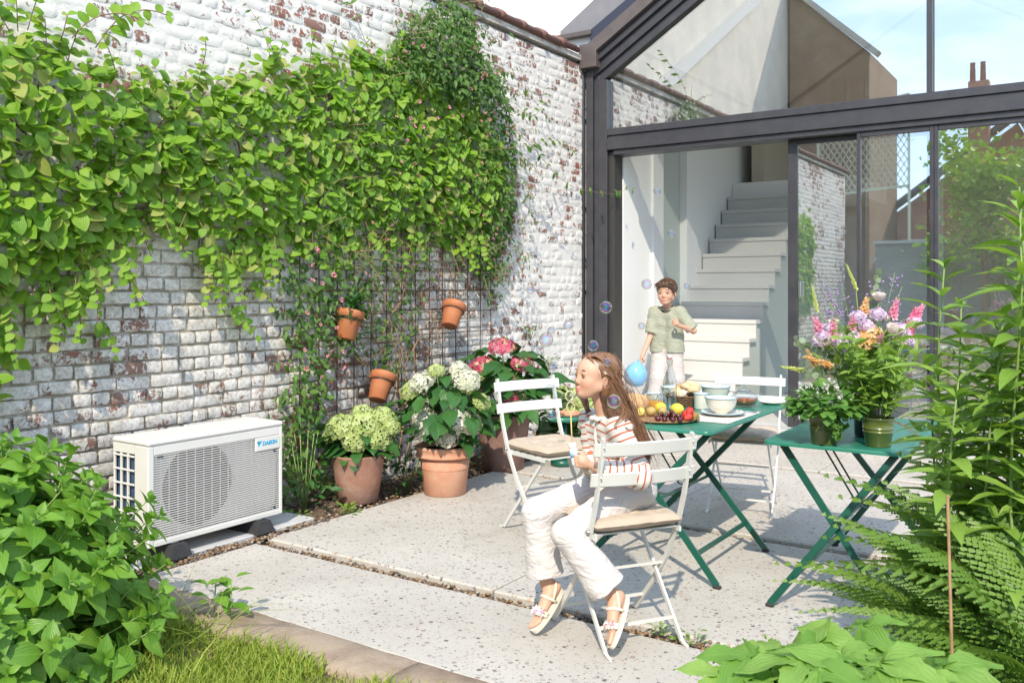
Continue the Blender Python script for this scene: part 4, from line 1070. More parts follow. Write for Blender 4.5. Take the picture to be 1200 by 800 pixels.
A(MB().bbox(AX0, AX1-.012, AY1-.012, AY1, AZ0, AZ1-.029, .003), 'side_panel')
sp = MB()                                                          # left end: solid strip at the front, coil opening behind
sp.bbox(AX1-.115, AX1-.003, AY0, AY0+.014, AZ0, AZ1-.029, .004); sp.bbox(AX0, AX1-.117, AY0, AY0+.012, AZ1-.075, AZ1-.029, .002); sp.bbox(AX0, AX1-.117, AY0, AY0+.012, AZ0, AZ0+.05, .002)
left_end = A(sp, 'end_panel')
A(MB().box(AX0+.01, AX1-.12, AY0+.02, AY0+.03, AZ0+.052, AZ1-.08), 'coil', M_coil)
for x in (AX0+.004, AX0+.062, AX0+.12): A(MB().bbox(x, x+.013, AY0-.001, AY0+.010, AZ0+.051, AZ1-.076, .002), 'coil_guard_bar')
for k in range(6): z = AZ0+.085+k*.071; A(MB().bbox(AX0+.004, AX1-.118, AY0-.003, AY0+.006, z, z+.010, .002), 'coil_guard_bar')
A(MB().box(AX0, AX1-.02, AY0+.01, AY1-.01, AZ0, AZ0+.018), 'base_pan')
A(MB().box(AX0, AX0+.01, AY0+.015, AY1-.013, AZ0+.019, AZ1-.03), 'back_panel', M_acd)
fr = MB()
fr.bbox(AX1-.022, AX1, AY0+.001, AY0+.034, AZ0, AZ1-.029, .004); fr.bbox(AX1-.022, AX1, AY1-.022, AY1-.0005, AZ0, AZ1-.029, .004)
fr.bbox(AX1-.022, AX1-.001, AY0+.035, AY1-.023, AZ1-.075, AZ1-.029, .003); fr.bbox(AX1-.022, AX1-.001, AY0+.035, AY1-.023, AZ0, AZ0+.028, .003)
front = A(fr, 'front_frame')
yc, zc, rf = AY0+.315, AZ0+.265, .215
bf = MB(); n = 40                                                   # baffle plate with the round fan opening
v = []; f = []
for i in range(n):
    a = 2*math.pi*i/n; ca, sa = math.cos(a), math.sin(a); v.append((AX1-.030, yc+rf*ca, zc+rf*sa))
    k = min((AY1-.02-yc)/ca if ca > 1e-6 else (AY0+.03-yc)/ca if ca < -1e-6 else 9, (AZ1-.07-zc)/sa if sa > 1e-6 else (AZ0+.025-zc)/sa if sa < -1e-6 else 9)
    v.append((AX1-.030, yc+k*ca, zc+k*sa))
for i in range(n): q = (i+1) % n; f.append((2*i, 2*i+1, 2*q+1, 2*q))
bf.add(v, f)
for i in range(n):
    q = (i+1) % n; a, b = v[2*i], v[2*q]; bf.add([a, b, (AX1-.10, b[1], b[2]), (AX1-.10, a[1], a[2])], [(0, 1, 2, 3)], 1)
A(bf, 'fan_shroud', [pm('shroud_grey', (.50, .49, .48), None, rough=.6), M_acd])
A(MB().lathe([(0, 0), (.06, .0), (.055, .05), (0, .055)], n=16, M=Matrix.Translation((AX1-.10, yc, zc)) @ Matrix.Rotation(R(90), 4, 'Y')), 'fan_hub', M_acd, None, True)
for k in range(5):
    a = k*2*math.pi/5; v = []; f = []
    for i in range(6):
        for j in range(3):
            r_ = .05+.15*i/5; aa = a+(j-1)*.42*(1-.3*i/5)+.05*i; v.append((AX1-.075+(j-1)*.03, yc+r_*math.cos(aa), zc+r_*math.sin(aa)))
    for i in range(5):
        for j in range(2): f.append((i*3+j, i*3+j+1, i*3+j+4, i*3+j+3))
    A(MB().add(v, f), 'fan_blade', M_acd, None, True)
A(MB().box(AX0+.03, AX0+.04, AY0+.035, AY1-.02, AZ0+.02, AZ1-.03), 'coil', M_acd)
sl_ = MB(); nz = 36
for k in range(nz):
    z = AZ0+.032+k*(AZ1-.078-AZ0-.034)/(nz-1)
    y1 = AY1-.023 if k < 31 else AY1-.20
    sl_.bar((AX1-.006, AY0+.033, z), (AX1-.006, y1, z), .0042, .005, 0, (1, 0, 0))
for y in np.linspace(AY0+.075, AY1-.06, 15): sl_.bar((AX1-.012, y, AZ0+.028), (AX1-.012, y, AZ1-.075), .003, .004, 0, (1, 0, 0))
tag(A(sl_, 'grille'), kind='stuff')
for k in range(22):
    z = AZ0+.036+k*.0185
    if False: A(MB().bbox(AX1-.0105, AX1-.0075, AY1-.235, AY1-.024, z, z+.013, .001), 'louvre')
bd = A(MB().bbox(AX1-.011, AX1+.0015, AY1-.195, AY1-.022, AZ1-.150, AZ1-.077, .002), 'badge_plate')
M_cyan = pm('cyan_print', (.0, .36, .62), None, rough=.4); M_prus = pm('dark_print', (.02, .035, .09), None, rough=.4)
tri = MB().prism([(AY1-.185, AZ1-.098), (AY1-.150, AZ1-.094), (AY1-.176, AZ1-.126)], 'x', AX1+.0017, AX1+.0027); tri.build('emblem', M_cyan, bd, False)
MB().prism([(AY1-.186, AZ1-.098), (AY1-.172, AZ1-.0965), (AY1-.180, AZ1-.108)], 'x', AX1+.0028, AX1+.0034).build('emblem', M_prus, bd, False)
def lettering(body, M, size, m, parent, bold=.0, ext=.0005, name='lettering', shear=0, space=1.0):
    cu = bpy.data.curves.new('txt', 'FONT'); cu.body = body; cu.size = size; cu.extrude = ext; cu.offset = bold; cu.shear = shear; cu.space_character = space; cu.resolution_u = 3
    tmp = bpy.data.objects.new('txt', cu); COL.objects.link(tmp); dg = bpy.context.evaluated_depsgraph_get(); dg.update()
    me = bpy.data.meshes.new_from_object(tmp.evaluated_get(dg)); bpy.data.objects.remove(tmp); me.materials.clear(); me.materials.append(m)
    me.transform(wmat(parent).inverted() @ M); o = bpy.data.objects.new(name, me); COL.objects.link(o); o.parent = parent; return o
lettering('DAIKIN', Matrix(((0, 0, 1, AX1+.0024), (1, 0, 0, AY1-.149), (0, 1, 0, AZ1-.122), (0, 0, 0, 1))), .0315, M_cyan, bd, .0011, shear=.12)
for y, z in ((AY0+.06, AZ1-.085), (AY0+.078, AZ1-.085), (AY1-.06, AZ1-.165), (AY1-.06, AZ0+.045)): A(MB().box(AX1-.003, AX1+.0005, y-.007, y+.007, z-.004, z+.004), 'screw', M_acd)
for y in (AY0+.16, AY1-.16):
    ft = MB(); v = []
    for z, e in ((.0225, .062), (.088, .040)):
        for sx, sy in ((-1, -1), (1, -1), (1, 1), (-1, 1)): v.append((.33+sx*(.21 if e > .05 else .195), y+sy*e, z))
    ft.add(v, [(0, 3, 2, 1), (4, 5, 6, 7), (0, 1, 5, 4), (1, 2, 6, 5), (2, 3, 7, 6), (3, 0, 4, 7)]); A(ft, 'rubber_foot', M_rub)
    A(MB().box(.20, .48, y-.02, y+.02, .0885, .0945), 'foot_rail')

# ================================================================== FLOWERPOTS AND HYDRANGEAS
M_terra = pm('terracotta', (.52, .245, .15), (.60, .36, .25), 6, .8, bump=.12, bscale=80, lo=.4, hi=.75)
M_terra2 = pm('washed_clay', (.32, .16, .11), (.42, .27, .21), 9, .85, bump=.2, bscale=60, lo=.42, hi=.7)
M_terra3 = pm('brown_clay', (.20, .105, .08), (.27, .17, .135), 8, .85, bump=.2, bscale=60)
M_terra4 = pm('orange_terracotta', (.42, .135, .05), (.50, .19, .085), 10, .7, bump=.15, bscale=80)
M_hyd = leafmat('hydrangea_leaf', (.035, .125, .03), (.07, .19, .04), .26, .35)
def floret_head(m, seed, n=85, flat=.75, fs=.21):
    """dome of four-petalled florets, radius 1"""
    r = random.Random(seed); mb = MB()
    v = []; f = []
    for q in range(4):
        a = q*math.pi/2; b = len(v)
        for (u, w_, z) in ((0, 0, 0), (.55, -.42, .12), (1.0, 0, .05), (.55, .42, .12)): v.append((u*math.cos(a)-w_*math.sin(a), u*math.sin(a)+w_*math.cos(a), z))
        f.append((b, b+1, b+2, b+3))
    T = (v, f, {}); ms = []
    for i in range(n):
        z = 1-1.25*(i+.5)/n; a = i*2.39996; rr = math.sqrt(max(0, 1-z*z)); d = Vector((rr*math.cos(a), rr*math.sin(a), z))
        k = r.uniform(.88, 1.06); p = Vector((d.x*k, d.y*k, d.z*k*flat)); ms.append(basis(p, d.orthogonal()+Vector((r.uniform(-1, 1), r.uniform(-1, 1), r.uniform(-1, 1)))*.6, d+Vector((r.gauss(0, .2), r.gauss(0, .2), r.gauss(0, .2))), fs*r.uniform(.8, 1.2)))
    mb.inst(T, ms); return mb.mesh('flower_head', m, smooth=False)
def petalmat(name, a, b, c=None):
    m, t, o = new_mat(name); k = NT(t); rr = k.math('FRACT', k.math('ADD', k.attr('rnd'), k.math('MULTIPLY', k.n('ShaderNodeObjectInfo').outputs['Random'], .3)))
    col = k.mix(rr, a, b)
    if c: col = k.mix(k.ramp(rr, (.75, 0.0), (.8, 1.0)), col, c)
    p = k.n('ShaderNodeBsdfPrincipled', {'Base Color': col, 'Roughness': .6, 'Specular IOR Level': .25}); tr = k.n('ShaderNodeBsdfTranslucent', {'Color': col})
    s = k.n('ShaderNodeMixShader', {0: .3, 1: p.outputs[0], 2: tr.outputs[0]}); t.links.new(s.outputs[0], o.inputs[0]); return m
M_lime = petalmat('lime_petal', (.44, .54, .16), (.60, .68, .32)); M_cream = petalmat('cream_petal', (.70, .70, .52), (.80, .78, .68)); M_hpink = petalmat('pink_petal', (.62, .07, .15), (.72, .20, .27), (.62, .55, .30))
H_lime = [floret_head(M_lime, i) for i in (1, 2)]; H_cream = [floret_head(M_cream, i) for i in (3, 4)]; H_pink = [floret_head(M_hpink, i, 75, .55) for i in (5, 6)]
hl_mesh = MB().inst(HYDR, [Matrix.Identity(4)], rnd=False).mesh('leaf', M_hyd)
def hydrangea(label, c, pot, soilz, heads, spread, zr, nleaf, lsize, group='potted hydrangeas along the wall', cat='potted plant'):
    t = thing('potted_hydrangea', label, cat, c, 0, group); c = Vector(c)
    if pot: pot(t, c)
    MB().lathe([(0, soilz-.004), (pot_r-.02, soilz)], c, 20).build('potting_soil', M_soil, t) if pot else None
    for (x, y, z, r, me) in heads:
        p = Vector((x, y, z)); base = c+Vector((U(-.05, .05), U(-.05, .05), soilz-.02))
        MB().tube([base, base.lerp(p, .5)+Vector((0, 0, .06)), p-Vector((0, 0, r*.3))], [.006, .005, .004], 6).build('stem', M_gstem, t)
        d = (p-(c+Vector((0, 0, zr[0])))).normalized()
        place('flower_head', me, basis(p-d*r*.55, d.orthogonal(), d+Vector((.12, -.25, .25)), r), t)
    cen = c+Vector((0, 0, (zr[0]+zr[1])/2))
    for i in range(nleaf):
        a = U(0, 6.283); zz = U(-.95, 1); rr = math.sqrt(1-zz*zz*.85); k = U(.55, 1.0)
        p = cen+Vector((math.cos(a)*rr*spread*k, math.sin(a)*rr*spread*k, zz*(zr[1]-zr[0])/2*k)); o_ = Vector((math.cos(a), math.sin(a), 0))
        place('leaf', hl_mesh, basis(p-o_*lsize[1]*.4, o_+Vector((0, 0, U(-.55, .25)))+rv(.2), Vector((0, 0, 1))+o_*.5+rv(.25), U(*lsize)), t)
    return t
pot_r = .17
def pot_plain(rb, rt, h, m):
    def f(t, c): MB().lathe([(rb-.01, .0), (rb, .006), (rb+(rt-rb)*.5, h*.5), (rt-.004, h-.01), (rt, h-.003), (rt-.006, h), (rt-.018, h-.002), (rt-.022, h-.06)], c, 36).build('pot', m, t)
    return f
def pot_rim(rb, rt, h, m):
    def f(t, c):
        MB().lathe([(rb-.012, 0), (rb, .008), (rb+(rt-.03-rb)*.55, h*.52), (rb+(rt-.03-rb)*.56, h*.53), (rb+(rt-.03-rb)*.6+.004, h*.545), (rb+(rt-.03-rb)*.6, h*.565), (rt-.03, h*.77)], c, 40).build('pot', m, t)
        MB().lathe([(rt-.045, h*.768), (rt-.012, h*.772), (rt-.004, h*.80), (rt-.010, h*.825), (rt-.016, h*.84), (rt-.006, h*.93), (rt, h*.96), (rt-.004, h*.99), (rt-.02, h), (rt-.034, h*.98), (rt-.04, h*.85)], c, 40).build('rim', m, t)
    return f
hydrangea('lime-green hydrangea in a straight washed clay pot, nearest the air conditioner', (.335, -3.70, -.01), pot_plain(.128, .178, .315, M_terra2), .29,
          [(.30, -3.86, .535, .095, H_lime[0]), (.47, -3.76, .55, .10, H_lime[1]), (.42, -3.83, .45, .085, H_lime[0]), (.55, -3.70, .46, .09, H_lime[1]), (.20, -3.84, .46, .07, H_lime[1]), (.52, -3.62, .58, .085, H_lime[0]), (.35, -3.66, .60, .08, H_lime[1]), (.62, -3.66, .52, .06, H_lime[0])], .29, (.28, .54), 80, (.09, .15))
pot_r = .185
hydrangea('cream-white hydrangea in a rimmed terracotta pot, largest and middle of the three floor pots', (.70, -3.24, -.002), pot_rim(.142, .205, .335, M_terra), .30,
          [(.68, -3.47, .51, .095, H_cream[0]), (.92, -3.36, .57, .105, H_cream[1]), (.97, -3.28, .53, .085, H_cream[0]), (.85, -3.40, .44, .085, H_cream[1]), (.90, -3.25, .83, .10, H_cream[0]), (.62, -3.42, .80, .085, H_cream[1]), (.52, -3.40, .74, .085, H_lime[0]), (.88, -3.22, .76, .065, H_lime[1]), (1.0, -3.2, .66, .065, H_lime[0]), (.72, -3.36, .87, .06, H_lime[1]), (.55, -3.38, .58, .08, H_cream[0]), (.80, -3.2, .88, .07, H_cream[1])], .40, (.33, .82), 150, (.10, .165))
pot_r = .19
hydrangea('pink hydrangea in a tall plain brown pot, farthest along the wall', (.55, -2.32, -.01), pot_plain(.155, .215, .44, M_terra3), .41,
          [(.60, -2.42, 1.0, .105, H_pink[0]), (.46, -2.53, .85, .10, H_pink[1]), (.76, -2.34, .86, .095, H_pink[0]), (.64, -2.46, .74, .105, H_pink[1]), (.49, -2.56, .75, .08, H_lime[1]), (.70, -2.44, .63, .09, H_pink[0]), (.78, -2.36, .64, .07, H_lime[0]), (.45, -2.50, .62, .07, H_pink[1])], .46, (.40, .98), 130, (.13, .21))
hb = hydrangea('green-flowered hydrangea bush planted in the bed behind the empty white chair', (.80, -1.62, -.03), None, 0,
          [(.94, -1.80, .57, .10, H_lime[0]), (1.0, -1.76, .47, .10, H_lime[1]), (.86, -1.85, .45, .09, H_lime[0]), (1.06, -1.68, .60, .09, H_lime[1]), (.74, -1.80, .58, .08, H_lime[0])], .42, (.05, .55), 90, (.13, .2), 'hydrangeas planted in the bed', 'shrub')
hb.name = 'hydrangea_bush'; del hb['group']
# fern-like greenery between the pots
def low_green(label, c, n, r, h, sz):
    t = thing('bed_plant', label, 'plant', c); ms = []
    for _ in range(n):
        a = U(0, 6.28); q = r*math.sqrt(random.random()); p = Vector(c)+Vector((q*math.cos(a), q*math.sin(a), U(.02, h))); ms.append(basis(p, (math.cos(a), math.sin(a), U(-.3, .8)), Vector((0, 0, 1))+rv(.3), U(*sz)))
    for i in range(6): a = i*1.05; MB().tube([Vector(c)+Vector((0, 0, -.03)), Vector(c)+Vector((r*.5*math.cos(a), r*.5*math.sin(a), h*.8))], .003, 5).build('stem', M_gstem, t)
    split_parts(ms, SMALLP, M_hyd, t, 'leaf', 'foliage', 60)
low_green('dark green leafy plant in the bed between the lime and the cream hydrangea pots', (.38, -3.25, -.02), 90, .22, .35, (.06, .1))
low_green('dark leafy growth in the bed right behind the brown pot', (.28, -2.0, -.02), 90, .25, .45, (.07, .12))
low_green('green leafy stems in the bed against the wall, left of the lime hydrangea', (.20, -4.05, -.02), 110, .18, .62, (.045, .085))
low_green('small green plant rooted in the wall joint beside the black window frame', (.05, -.85, .62), 50, .10, .16, (.03, .06))
low_green('tiny green plant rooted in the bricks above the pink hydrangea', (.05, -1.15, .95), 26, .06, .1, (.025, .05))

# wall pots in wire rings on the trellis
def wall_pot(label, c, tilt, yaw, m, growth):
    t = thing('wall_pot', label, 'flowerpot', c, 0, 'terracotta pots hung on the trellis'); c = Vector(c)
    Mx = Matrix.Translation(c) @ Matrix.Rotation(yaw, 4, 'Z') @ Matrix.Rotation(tilt, 4, 'X')
    MB().lathe([(.058, -.11), (.064, -.105), (.080, .035), (.081, .036), (.092, .038), (.097, .085), (.094, .09), (.086, .088), (.082, .05)], n=28, M=Mx).build('pot', m, t)
    MB().lathe([(0, .055), (.083, .058)], n=20, M=Mx).build('potting_soil', M_soil, t)
    MB().tube([Mx @ Vector((.088*math.cos(a), .088*math.sin(a), .028)) for a in np.linspace(0, 6.283, 25)], .0032, 6).build('wire_ring', M_dark, t)
    for s_ in (-.05, .05): MB().tube([Mx @ Vector((-.07, s_, .028)), (.042, c.y+s_, c.z+.05), (.035, c.y+s_, c.z+.16)], .003, 6).build('hook', M_dark, t)
    me = MB().inst(SMALLP, [Matrix.Identity(4)], rnd=False).mesh('pot_leaf', M_hyd if growth > 40 else M_shrub)
    for _ in range(growth):
        a = U(0, 6.28); q = U(0, .075); p = Mx @ Vector((q*math.cos(a), q*math.sin(a), .06+(U(0, .14) if growth > 40 else U(0, .03))))+(Vector((U(0, .06), U(-.09, .09), U(-.10, .02))) if growth > 40 and random.random() < .5 else Vector((0, 0, 0))); place('leaf', me, basis(p, rv()+Vector((.3, 0, .5)), (0, 0, 1), U(.04, .075) if growth > 40 else U(.03, .05)), t)
    for _ in range(4): p = Mx @ Vector((U(-.05, .05), U(-.05, .05), .05)); MB().tube([p, p+Vector((U(0, .05), U(-.08, .08), U(.05, .1)))], .0016, 4).build('twig', M_bark, t)
wall_pot('terracotta pot overflowing with green trailing plant, left pot on the trellis', (.15, -3.60, 1.155), R(-14), R(-10), M_terra4, 150)
wall_pot('tilted terracotta pot with wilted stems, right pot on the trellis', (.15, -2.45, 1.19), R(-32), R(15), M_terra4, 26)
wall_pot('tilted terracotta pot with bare soil, lowest on the trellis above the hydrangeas', (.16, -3.29, .70), R(-30), R(15), M_terra4, 30)

# small green round table with a clay dish, behind the empty chair
M_green = pm('green_enamel', (.022, .175, .115), (.03, .20, .135), 2, .32, bump=.02, bscale=40, spec=.55)
M_dgreen = pm('dark_green_enamel', (.006, .075, .05), (.010, .09, .06), 4, .35, spec=.55)
rt_ = thing('round_table', 'small round green side table half hidden behind the empty chair', 'side table', (.88, -1.98, 0))
MB().lathe([(0, .355), (.12, .355), (.135, .362), (.135, .385), (.125, .392), (0, .392)], (.88, -1.98, 0), 32).build('tabletop', M_green, rt_)
MB().lathe([(.02, .05), (.02, .354)], (.90, -1.98, 0), 10).build('stem', M_dgreen, rt_)
MB().lathe([(0, .001), (.085, .001), (.09, .02), (.085, .05), (0, .055)], (.87, -1.97, 0), 28).build('base', M_dgreen, rt_)
tag(MB().lathe([(0, .3925), (.085, .3925), (.098, .41), (.10, .425), (.09, .425), (.08, .408), (0, .406)], (.92, -1.965, 0), 28).build('clay_dish', M_terra), 'shallow terracotta dish lying on the small green round table', 'dish')

# ================================================================== GARDEN FURNITURE
M_chair = pm('white_powder_coat', (.66, .66, .63), (.62, .62, .59), 6, .35, bump=.02, bscale=150)
M_steel = pm('steel_rivet', (.45, .45, .45), None, rough=.35, metal=1)
def make_chair():
    t = thing('folding_chair', 'x', 'chair', (0, 0, 0), 0, 'white metal folding chairs round the breakfast table')
    for s_ in (-1, 1):
        x = .195*s_
        pts = [(x, -.238, .828), (x, -.215, .72), (x, -.180, .58), (x, -.135, .455), (x, -.05, .30), (x, .07, .15), (x, .20, .012)]
        mb = MB()
        for a, b in zip(pts, pts[1:]): mb.bar(a, b, .011, .022, 0, (0, 1, .3))
        mb.tube([(x, .195, .016), (x, .225, .006), (x, .24, .005)], .008, 6); mb.build('side_frame', M_chair, t, False)
        x2 = .168*s_
        mb = MB().bar((x2, .165, .440), (x2, -.205, .012), .010, .018, 0, (0, 1, .3)); mb.tube([(x2, -.200, .016), (x2, -.23, .006), (x2, -.245, .005)], .007, 6); mb.build('rear_leg', M_chair, t, False)
        MB().tube([(x*1.03-.012*s_, -.135, .455), (x*1.03+.012*s_, -.135, .455)], .008, 8).build('pivot', M_steel, t)
        MB().bar((.187*s_, -.165, .437), (.187*s_, .19, .437), .008, .020).build('seat_rail', M_chair, t, False)
    for zz, yy in ((.782, -.227), (.665, -.202)):
        mb = MB(); n = 14; v = []; f = []
        for i in range(n+1):
            x = -.225+.45*i/n; dy = -.028*(1-(x/.225)**2)+.012
            for (a, b) in ((0, -.027), (-.004, -.023), (-.004, .023), (0, .027), (.004, .023), (.004, -.023)): v.append((x, yy+dy+a-.004+b*-.2, zz+b))
        for i in range(n):
            for j in range(6): q = (j+1) % 6; f.append((i*6+j, i*6+q, (i+1)*6+q, (i+1)*6+j))
        f += [tuple(range(5, -1, -1)), tuple(n*6+j for j in range(6))]
        o = mb.add(v, f).build('back_slat', M_chair, t, 'auto')
        for s_ in (-1, 1):
            for dz in (-.013, .013): MB().ball((.195*s_, yy-.020, zz+dz), .0042, 8, 5, sq=(1, .6, 1)).build('rivet', M_chair, o)
    for k in range(6): y = -.15+k*.064; MB().bbox(-.183, .183, y, y+.045, .441, .448, .002).build('seat_slat', M_chair, t, False)
    MB().bar((-.193, .135, .085), (.193, .135, .085), .008, .012).build('crossbar', M_chair, t, False)
    MB().bar((-.166, -.145, .085), (.166, -.145, .085), .008, .012).build('crossbar', M_chair, t, False)
    MB().bar((-.193, -.02, .265), (.193, -.02, .265), .007, .010).build('crossbar', M_chair, t, False)
    return t
ch1 = make_chair()
chairs = [(ch1, (2.80, -4.775, 0), R(56), 1.0, 'white folding chair with the girl sitting sideways on it, nearest the camera'),
          (copy_tree(ch1), (1.80, -3.66, 0), R(-111), 1.045, 'empty white folding chair on the left, in front of the potted hydrangeas'),
          (copy_tree(ch1), (2.53, -2.50, 0), R(-170), 1.0, 'white folding chair on the far side of the breakfast table, by the glass doors')]
M_cush = pm('beige_canvas', (.50, .41, .32), (.46, .375, .29), 10, .9, bump=.25, bscale=260)
def cushion_mesh():
    n = 30; v = []; f = []; mb = MB(); S = .19
    dim = [(i*.115, j*.115) for i in (-1, 0, 1) for j in (-1, 0, 1)]
    for side in (1, -1):
        b = len(v)
        for i in range(n+1):
            for j in range(n+1):
                a, c = -1+2*i/n, -1+2*j/n; x, y = a*S*(1-.06*c*c*(abs(a) > .9)), c*S
                e = (1-abs(a)**5)*(1-abs(c)**5); h = .030*max(0, e)**.42
                if side == 1:
                    dd = min(math.hypot(x-p, y-q) for p, q in dim); h -= .017*math.exp(-(dd/.022)**2); h += .004*math.sin(x*70)*math.sin(y*60)*e
                    seam = min(abs(abs(x)-.06), abs(abs(y)-.06)); h -= .003*math.exp(-(seam/.008)**2)
                v.append((x, y, .030+side*h+.003*mnoise.noise((x*14, y*14, side))))
        for i in range(n):
            for j in range(n):
                q = (b+i*(n+1)+j, b+(i+1)*(n+1)+j, b+(i+1)*(n+1)+j+1, b+i*(n+1)+j+1); f.append(q if side == 1 else q[::-1])
    return mb.add(v, f).mesh('seat_cushion', M_cush)
cme = cushion_mesh()
for (c_, loc, rz, sc, lab), clab in zip(chairs, ('beige tufted cushion under the seated girl, on the nearest chair', 'beige tufted cushion on the empty chair left of the table', 'beige tufted cushion on the chair beyond the table by the glass doors')):
    c_.location = loc; c_.rotation_euler = (0, 0, rz); c_.scale = (sc, sc, sc); c_['label'] = lab
    o = bpy.data.objects.new('seat_cushion', cme); COL.objects.link(o); o.location = (loc[0]+.02*-math.sin(rz), loc[1]+.02*math.cos(rz), .449*sc); o.rotation_euler = (0, 0, rz); o.scale = (sc*1.06, sc*1.06, sc)
    tag(o, clab, 'cushion', 'beige chair cushions')
def table(label, x0, x1, y0, y1, xt0, xt1, xf0, xf1, legs, group):
    t = thing('folding_table', label, 'table', ((x0+x1)/2, (y0+y1)/2, 0), 0, group)
    v = []; f = []; mb = MB(); r = .035; n = 5; ring = []
    for cx, cy, a0 in ((x1-r, y1-r, 0), (x0+r, y1-r, 90), (x0+r, y0+r, 180), (x1-r, y0+r, 270)):
        for i in range(n+1): a = R(a0+90*i/n); ring.append((cx, cy, math.cos(a), math.sin(a)))
    levels = [(r-.016, .690), (r, .692), (r, .703), (r-.003, .708), (r-.012, .710)]
    for rr, z in levels: v += [(cx+ca*rr, cy+sa*rr, z) for cx, cy, ca, sa in ring]
    k = len(ring)
    for i in range(len(levels)-1):
        for j in range(k): q = (j+1) % k; f.append((i*k+j, i*k+q, (i+1)*k+q, (i+1)*k+j))
    f += [tuple(range(k-1, -1, -1)), tuple((len(levels)-1)*k+j for j in range(k))]
    mb.add(v, f).build('tabletop', M_green, t, 'auto')
    for y_t, y_f, off in legs:
        MB().bar((xt0, y_t, .689), (xf1, y_f, .012), .013, .030, 0, (1, 0, .3)).build('leg', M_dgreen, t, False)
        MB().bar((xt1, y_t+off, .689), (xf0, y_f+off, .012), .013, .030, 0, (1, 0, .3)).build('leg', M_dgreen, t, False)
        for xx, yy in ((xf1, y_f), (xf0, y_f+off)): MB().bbox(xx-.018, xx+.018, yy-.012, yy+.012, .001, .014, .003).build('foot_cap', M_rub, t, False)
    (ya, fa, off), (yb, fb, ofb) = legs
    g = .18
    MB().bar((xf1+(xt0-xf1)*g, fa+(ya-fa)*g, .012+.677*g), (xf1+(xt0-xf1)*g, fb+(yb-fb)*g, .012+.677*g), .012, .022).build('crossbar', M_dgreen, t, False)
    MB().bar((xf0+(xt1-xf0)*g, fa+off, .012+.677*g), (xf0+(xt1-xf0)*g, fb+ofb, .012+.677*g), .012, .022).build('crossbar', M_dgreen, t, False)
    MB().bar((xf1+(xt0-xf1)*.52, fa+(ya-fa)*.52, .36), (xf1+(xt0-xf1)*.52, fb+(yb-fb)*.52, .36), .010, .012).build('crossbar', M_dgreen, t, False)
    ym = (ya+yb)/2
    MB().tube([(xt0+.05, ym-.05, .688), ((xt0+xt1)/2, ym-.05, .37), ((xt0+xt1)/2+.03, ym, .35), ((xt0+xt1)/2, ym+.05, .37), (xt0+.05, ym+.05, .688)], .0045, 6).build('locking_stay', M_dgreen, t)
    return t
table('long green metal folding table laid for breakfast, beside the seated girl', 2.20, 2.885, -3.995, -2.67, 2.32, 2.845, 2.23, 2.945, [(-3.93, -4.06, .035), (-3.28, -3.36, .035)], 'green folding tables')
table('green metal folding table carrying the flower bouquet and two pots, at the right', 3.16, 3.755, -4.075, -3.0, 3.225, 3.71, 3.22, 3.74, [(-3.99, -4.12, -.03), (-3.15, -3.08, .035)], 'green folding tables')

# ================================================================== BREAKFAST
TZ = .7102
M_enam = pm('cream_enamelware', (.76, .73, .65), None, rough=.22, coat=.3); M_rim = pm('pale_blue_rim', (.30, .42, .48), None, rough=.25)
M_wood = pm('oiled_wood', (.36, .20, .10), (.26, .13, .06), 14, .5, bump=.1, bscale=80)
M_linen = pm('linen', (.66, .62, .56), (.60, .56, .50), 60, .95, bump=.4, bscale=400)
def at(x, y, z=TZ): return Matrix.Translation((x, y, z))
def tableware(name, label, cat, prof, rim, x, y, z=TZ, sc=1.0, group=None, handle=None):
    t = thing(name, label, cat, (x, y, z), 0, group)
    MB().lathe([(r*sc, h*sc) for r, h in prof], (x, y, z), 36).build('body', M_enam, t)
    MB().tube([(x+rim[0]*sc*math.cos(a), y+rim[0]*sc*math.sin(a), z+rim[1]*sc) for a in np.linspace(0, 2*math.pi, 33)], .0034*sc, 7).build('rim', M_rim, t)
    if handle:
        a = handle; d = Vector((math.cos(a), math.sin(a), 0)); c = Vector((x, y, z))
        MB().tube([c+d*.042+Vector((0, 0, .068)), c+d*.062+Vector((0, 0, .07)), c+d*.070+Vector((0, 0, .048)), c+d*.060+Vector((0, 0, .024)), c+d*.040+Vector((0, 0, .020))], .0042, 7).build('handle', M_enam, t)
BOWL = [(0, .0), (.036, 0), (.038, .008), (.058, .022), (.077, .048), (.083, .078), (.086, .082), (.081, .080), (.074, .050), (.055, .026), (0, .014)]
MUG = [(0, 0), (.040, 0), (.043, .004), (.043, .084), (.0445, .087), (.040, .085), (.039, .01), (0, .006)]
PLATE = [(0, 0), (.075, 0), (.082, .003), (.115, .012), (.117, .0145), (.113, .0145), (.08, .007), (0, .005)]
mat_ = thing('placemat', 'pale linen placemat with a frayed edge at the right side of the table', 'placemat', (2.76, -3.42, TZ))
n = 16; v = []; f = []
for i in range(n+1):
    for j in range(n+1):
        v.append((2.615+.255*i/n+.003*mnoise.noise((j*.7, i*.2, 0)), -3.70+.50*j/n, TZ+.0035+.0016*mnoise.noise((i*.5, j*.5, 2))))
mb = MB().add(v, [(i*(n+1)+j, (i+1)*(n+1)+j, (i+1)*(n+1)+j+1, i*(n+1)+j+1) for i in range(n) for j in range(n)]); 
mo_ = mb.build('cloth', M_linen, mat_); sd = mo_.modifiers.new('thickness', 'SOLIDIFY'); sd.thickness = .0022; sd.offset = -1
fz = MB()
for i in range(60): x = 2.62+.25*i/59; fz.tube([(x, -3.70, TZ+.004), (x+U(-.004, .004), -3.722, TZ+.003)], .0011, 4)
tag(fz.build('fringe', M_linen, mat_), kind='stuff')
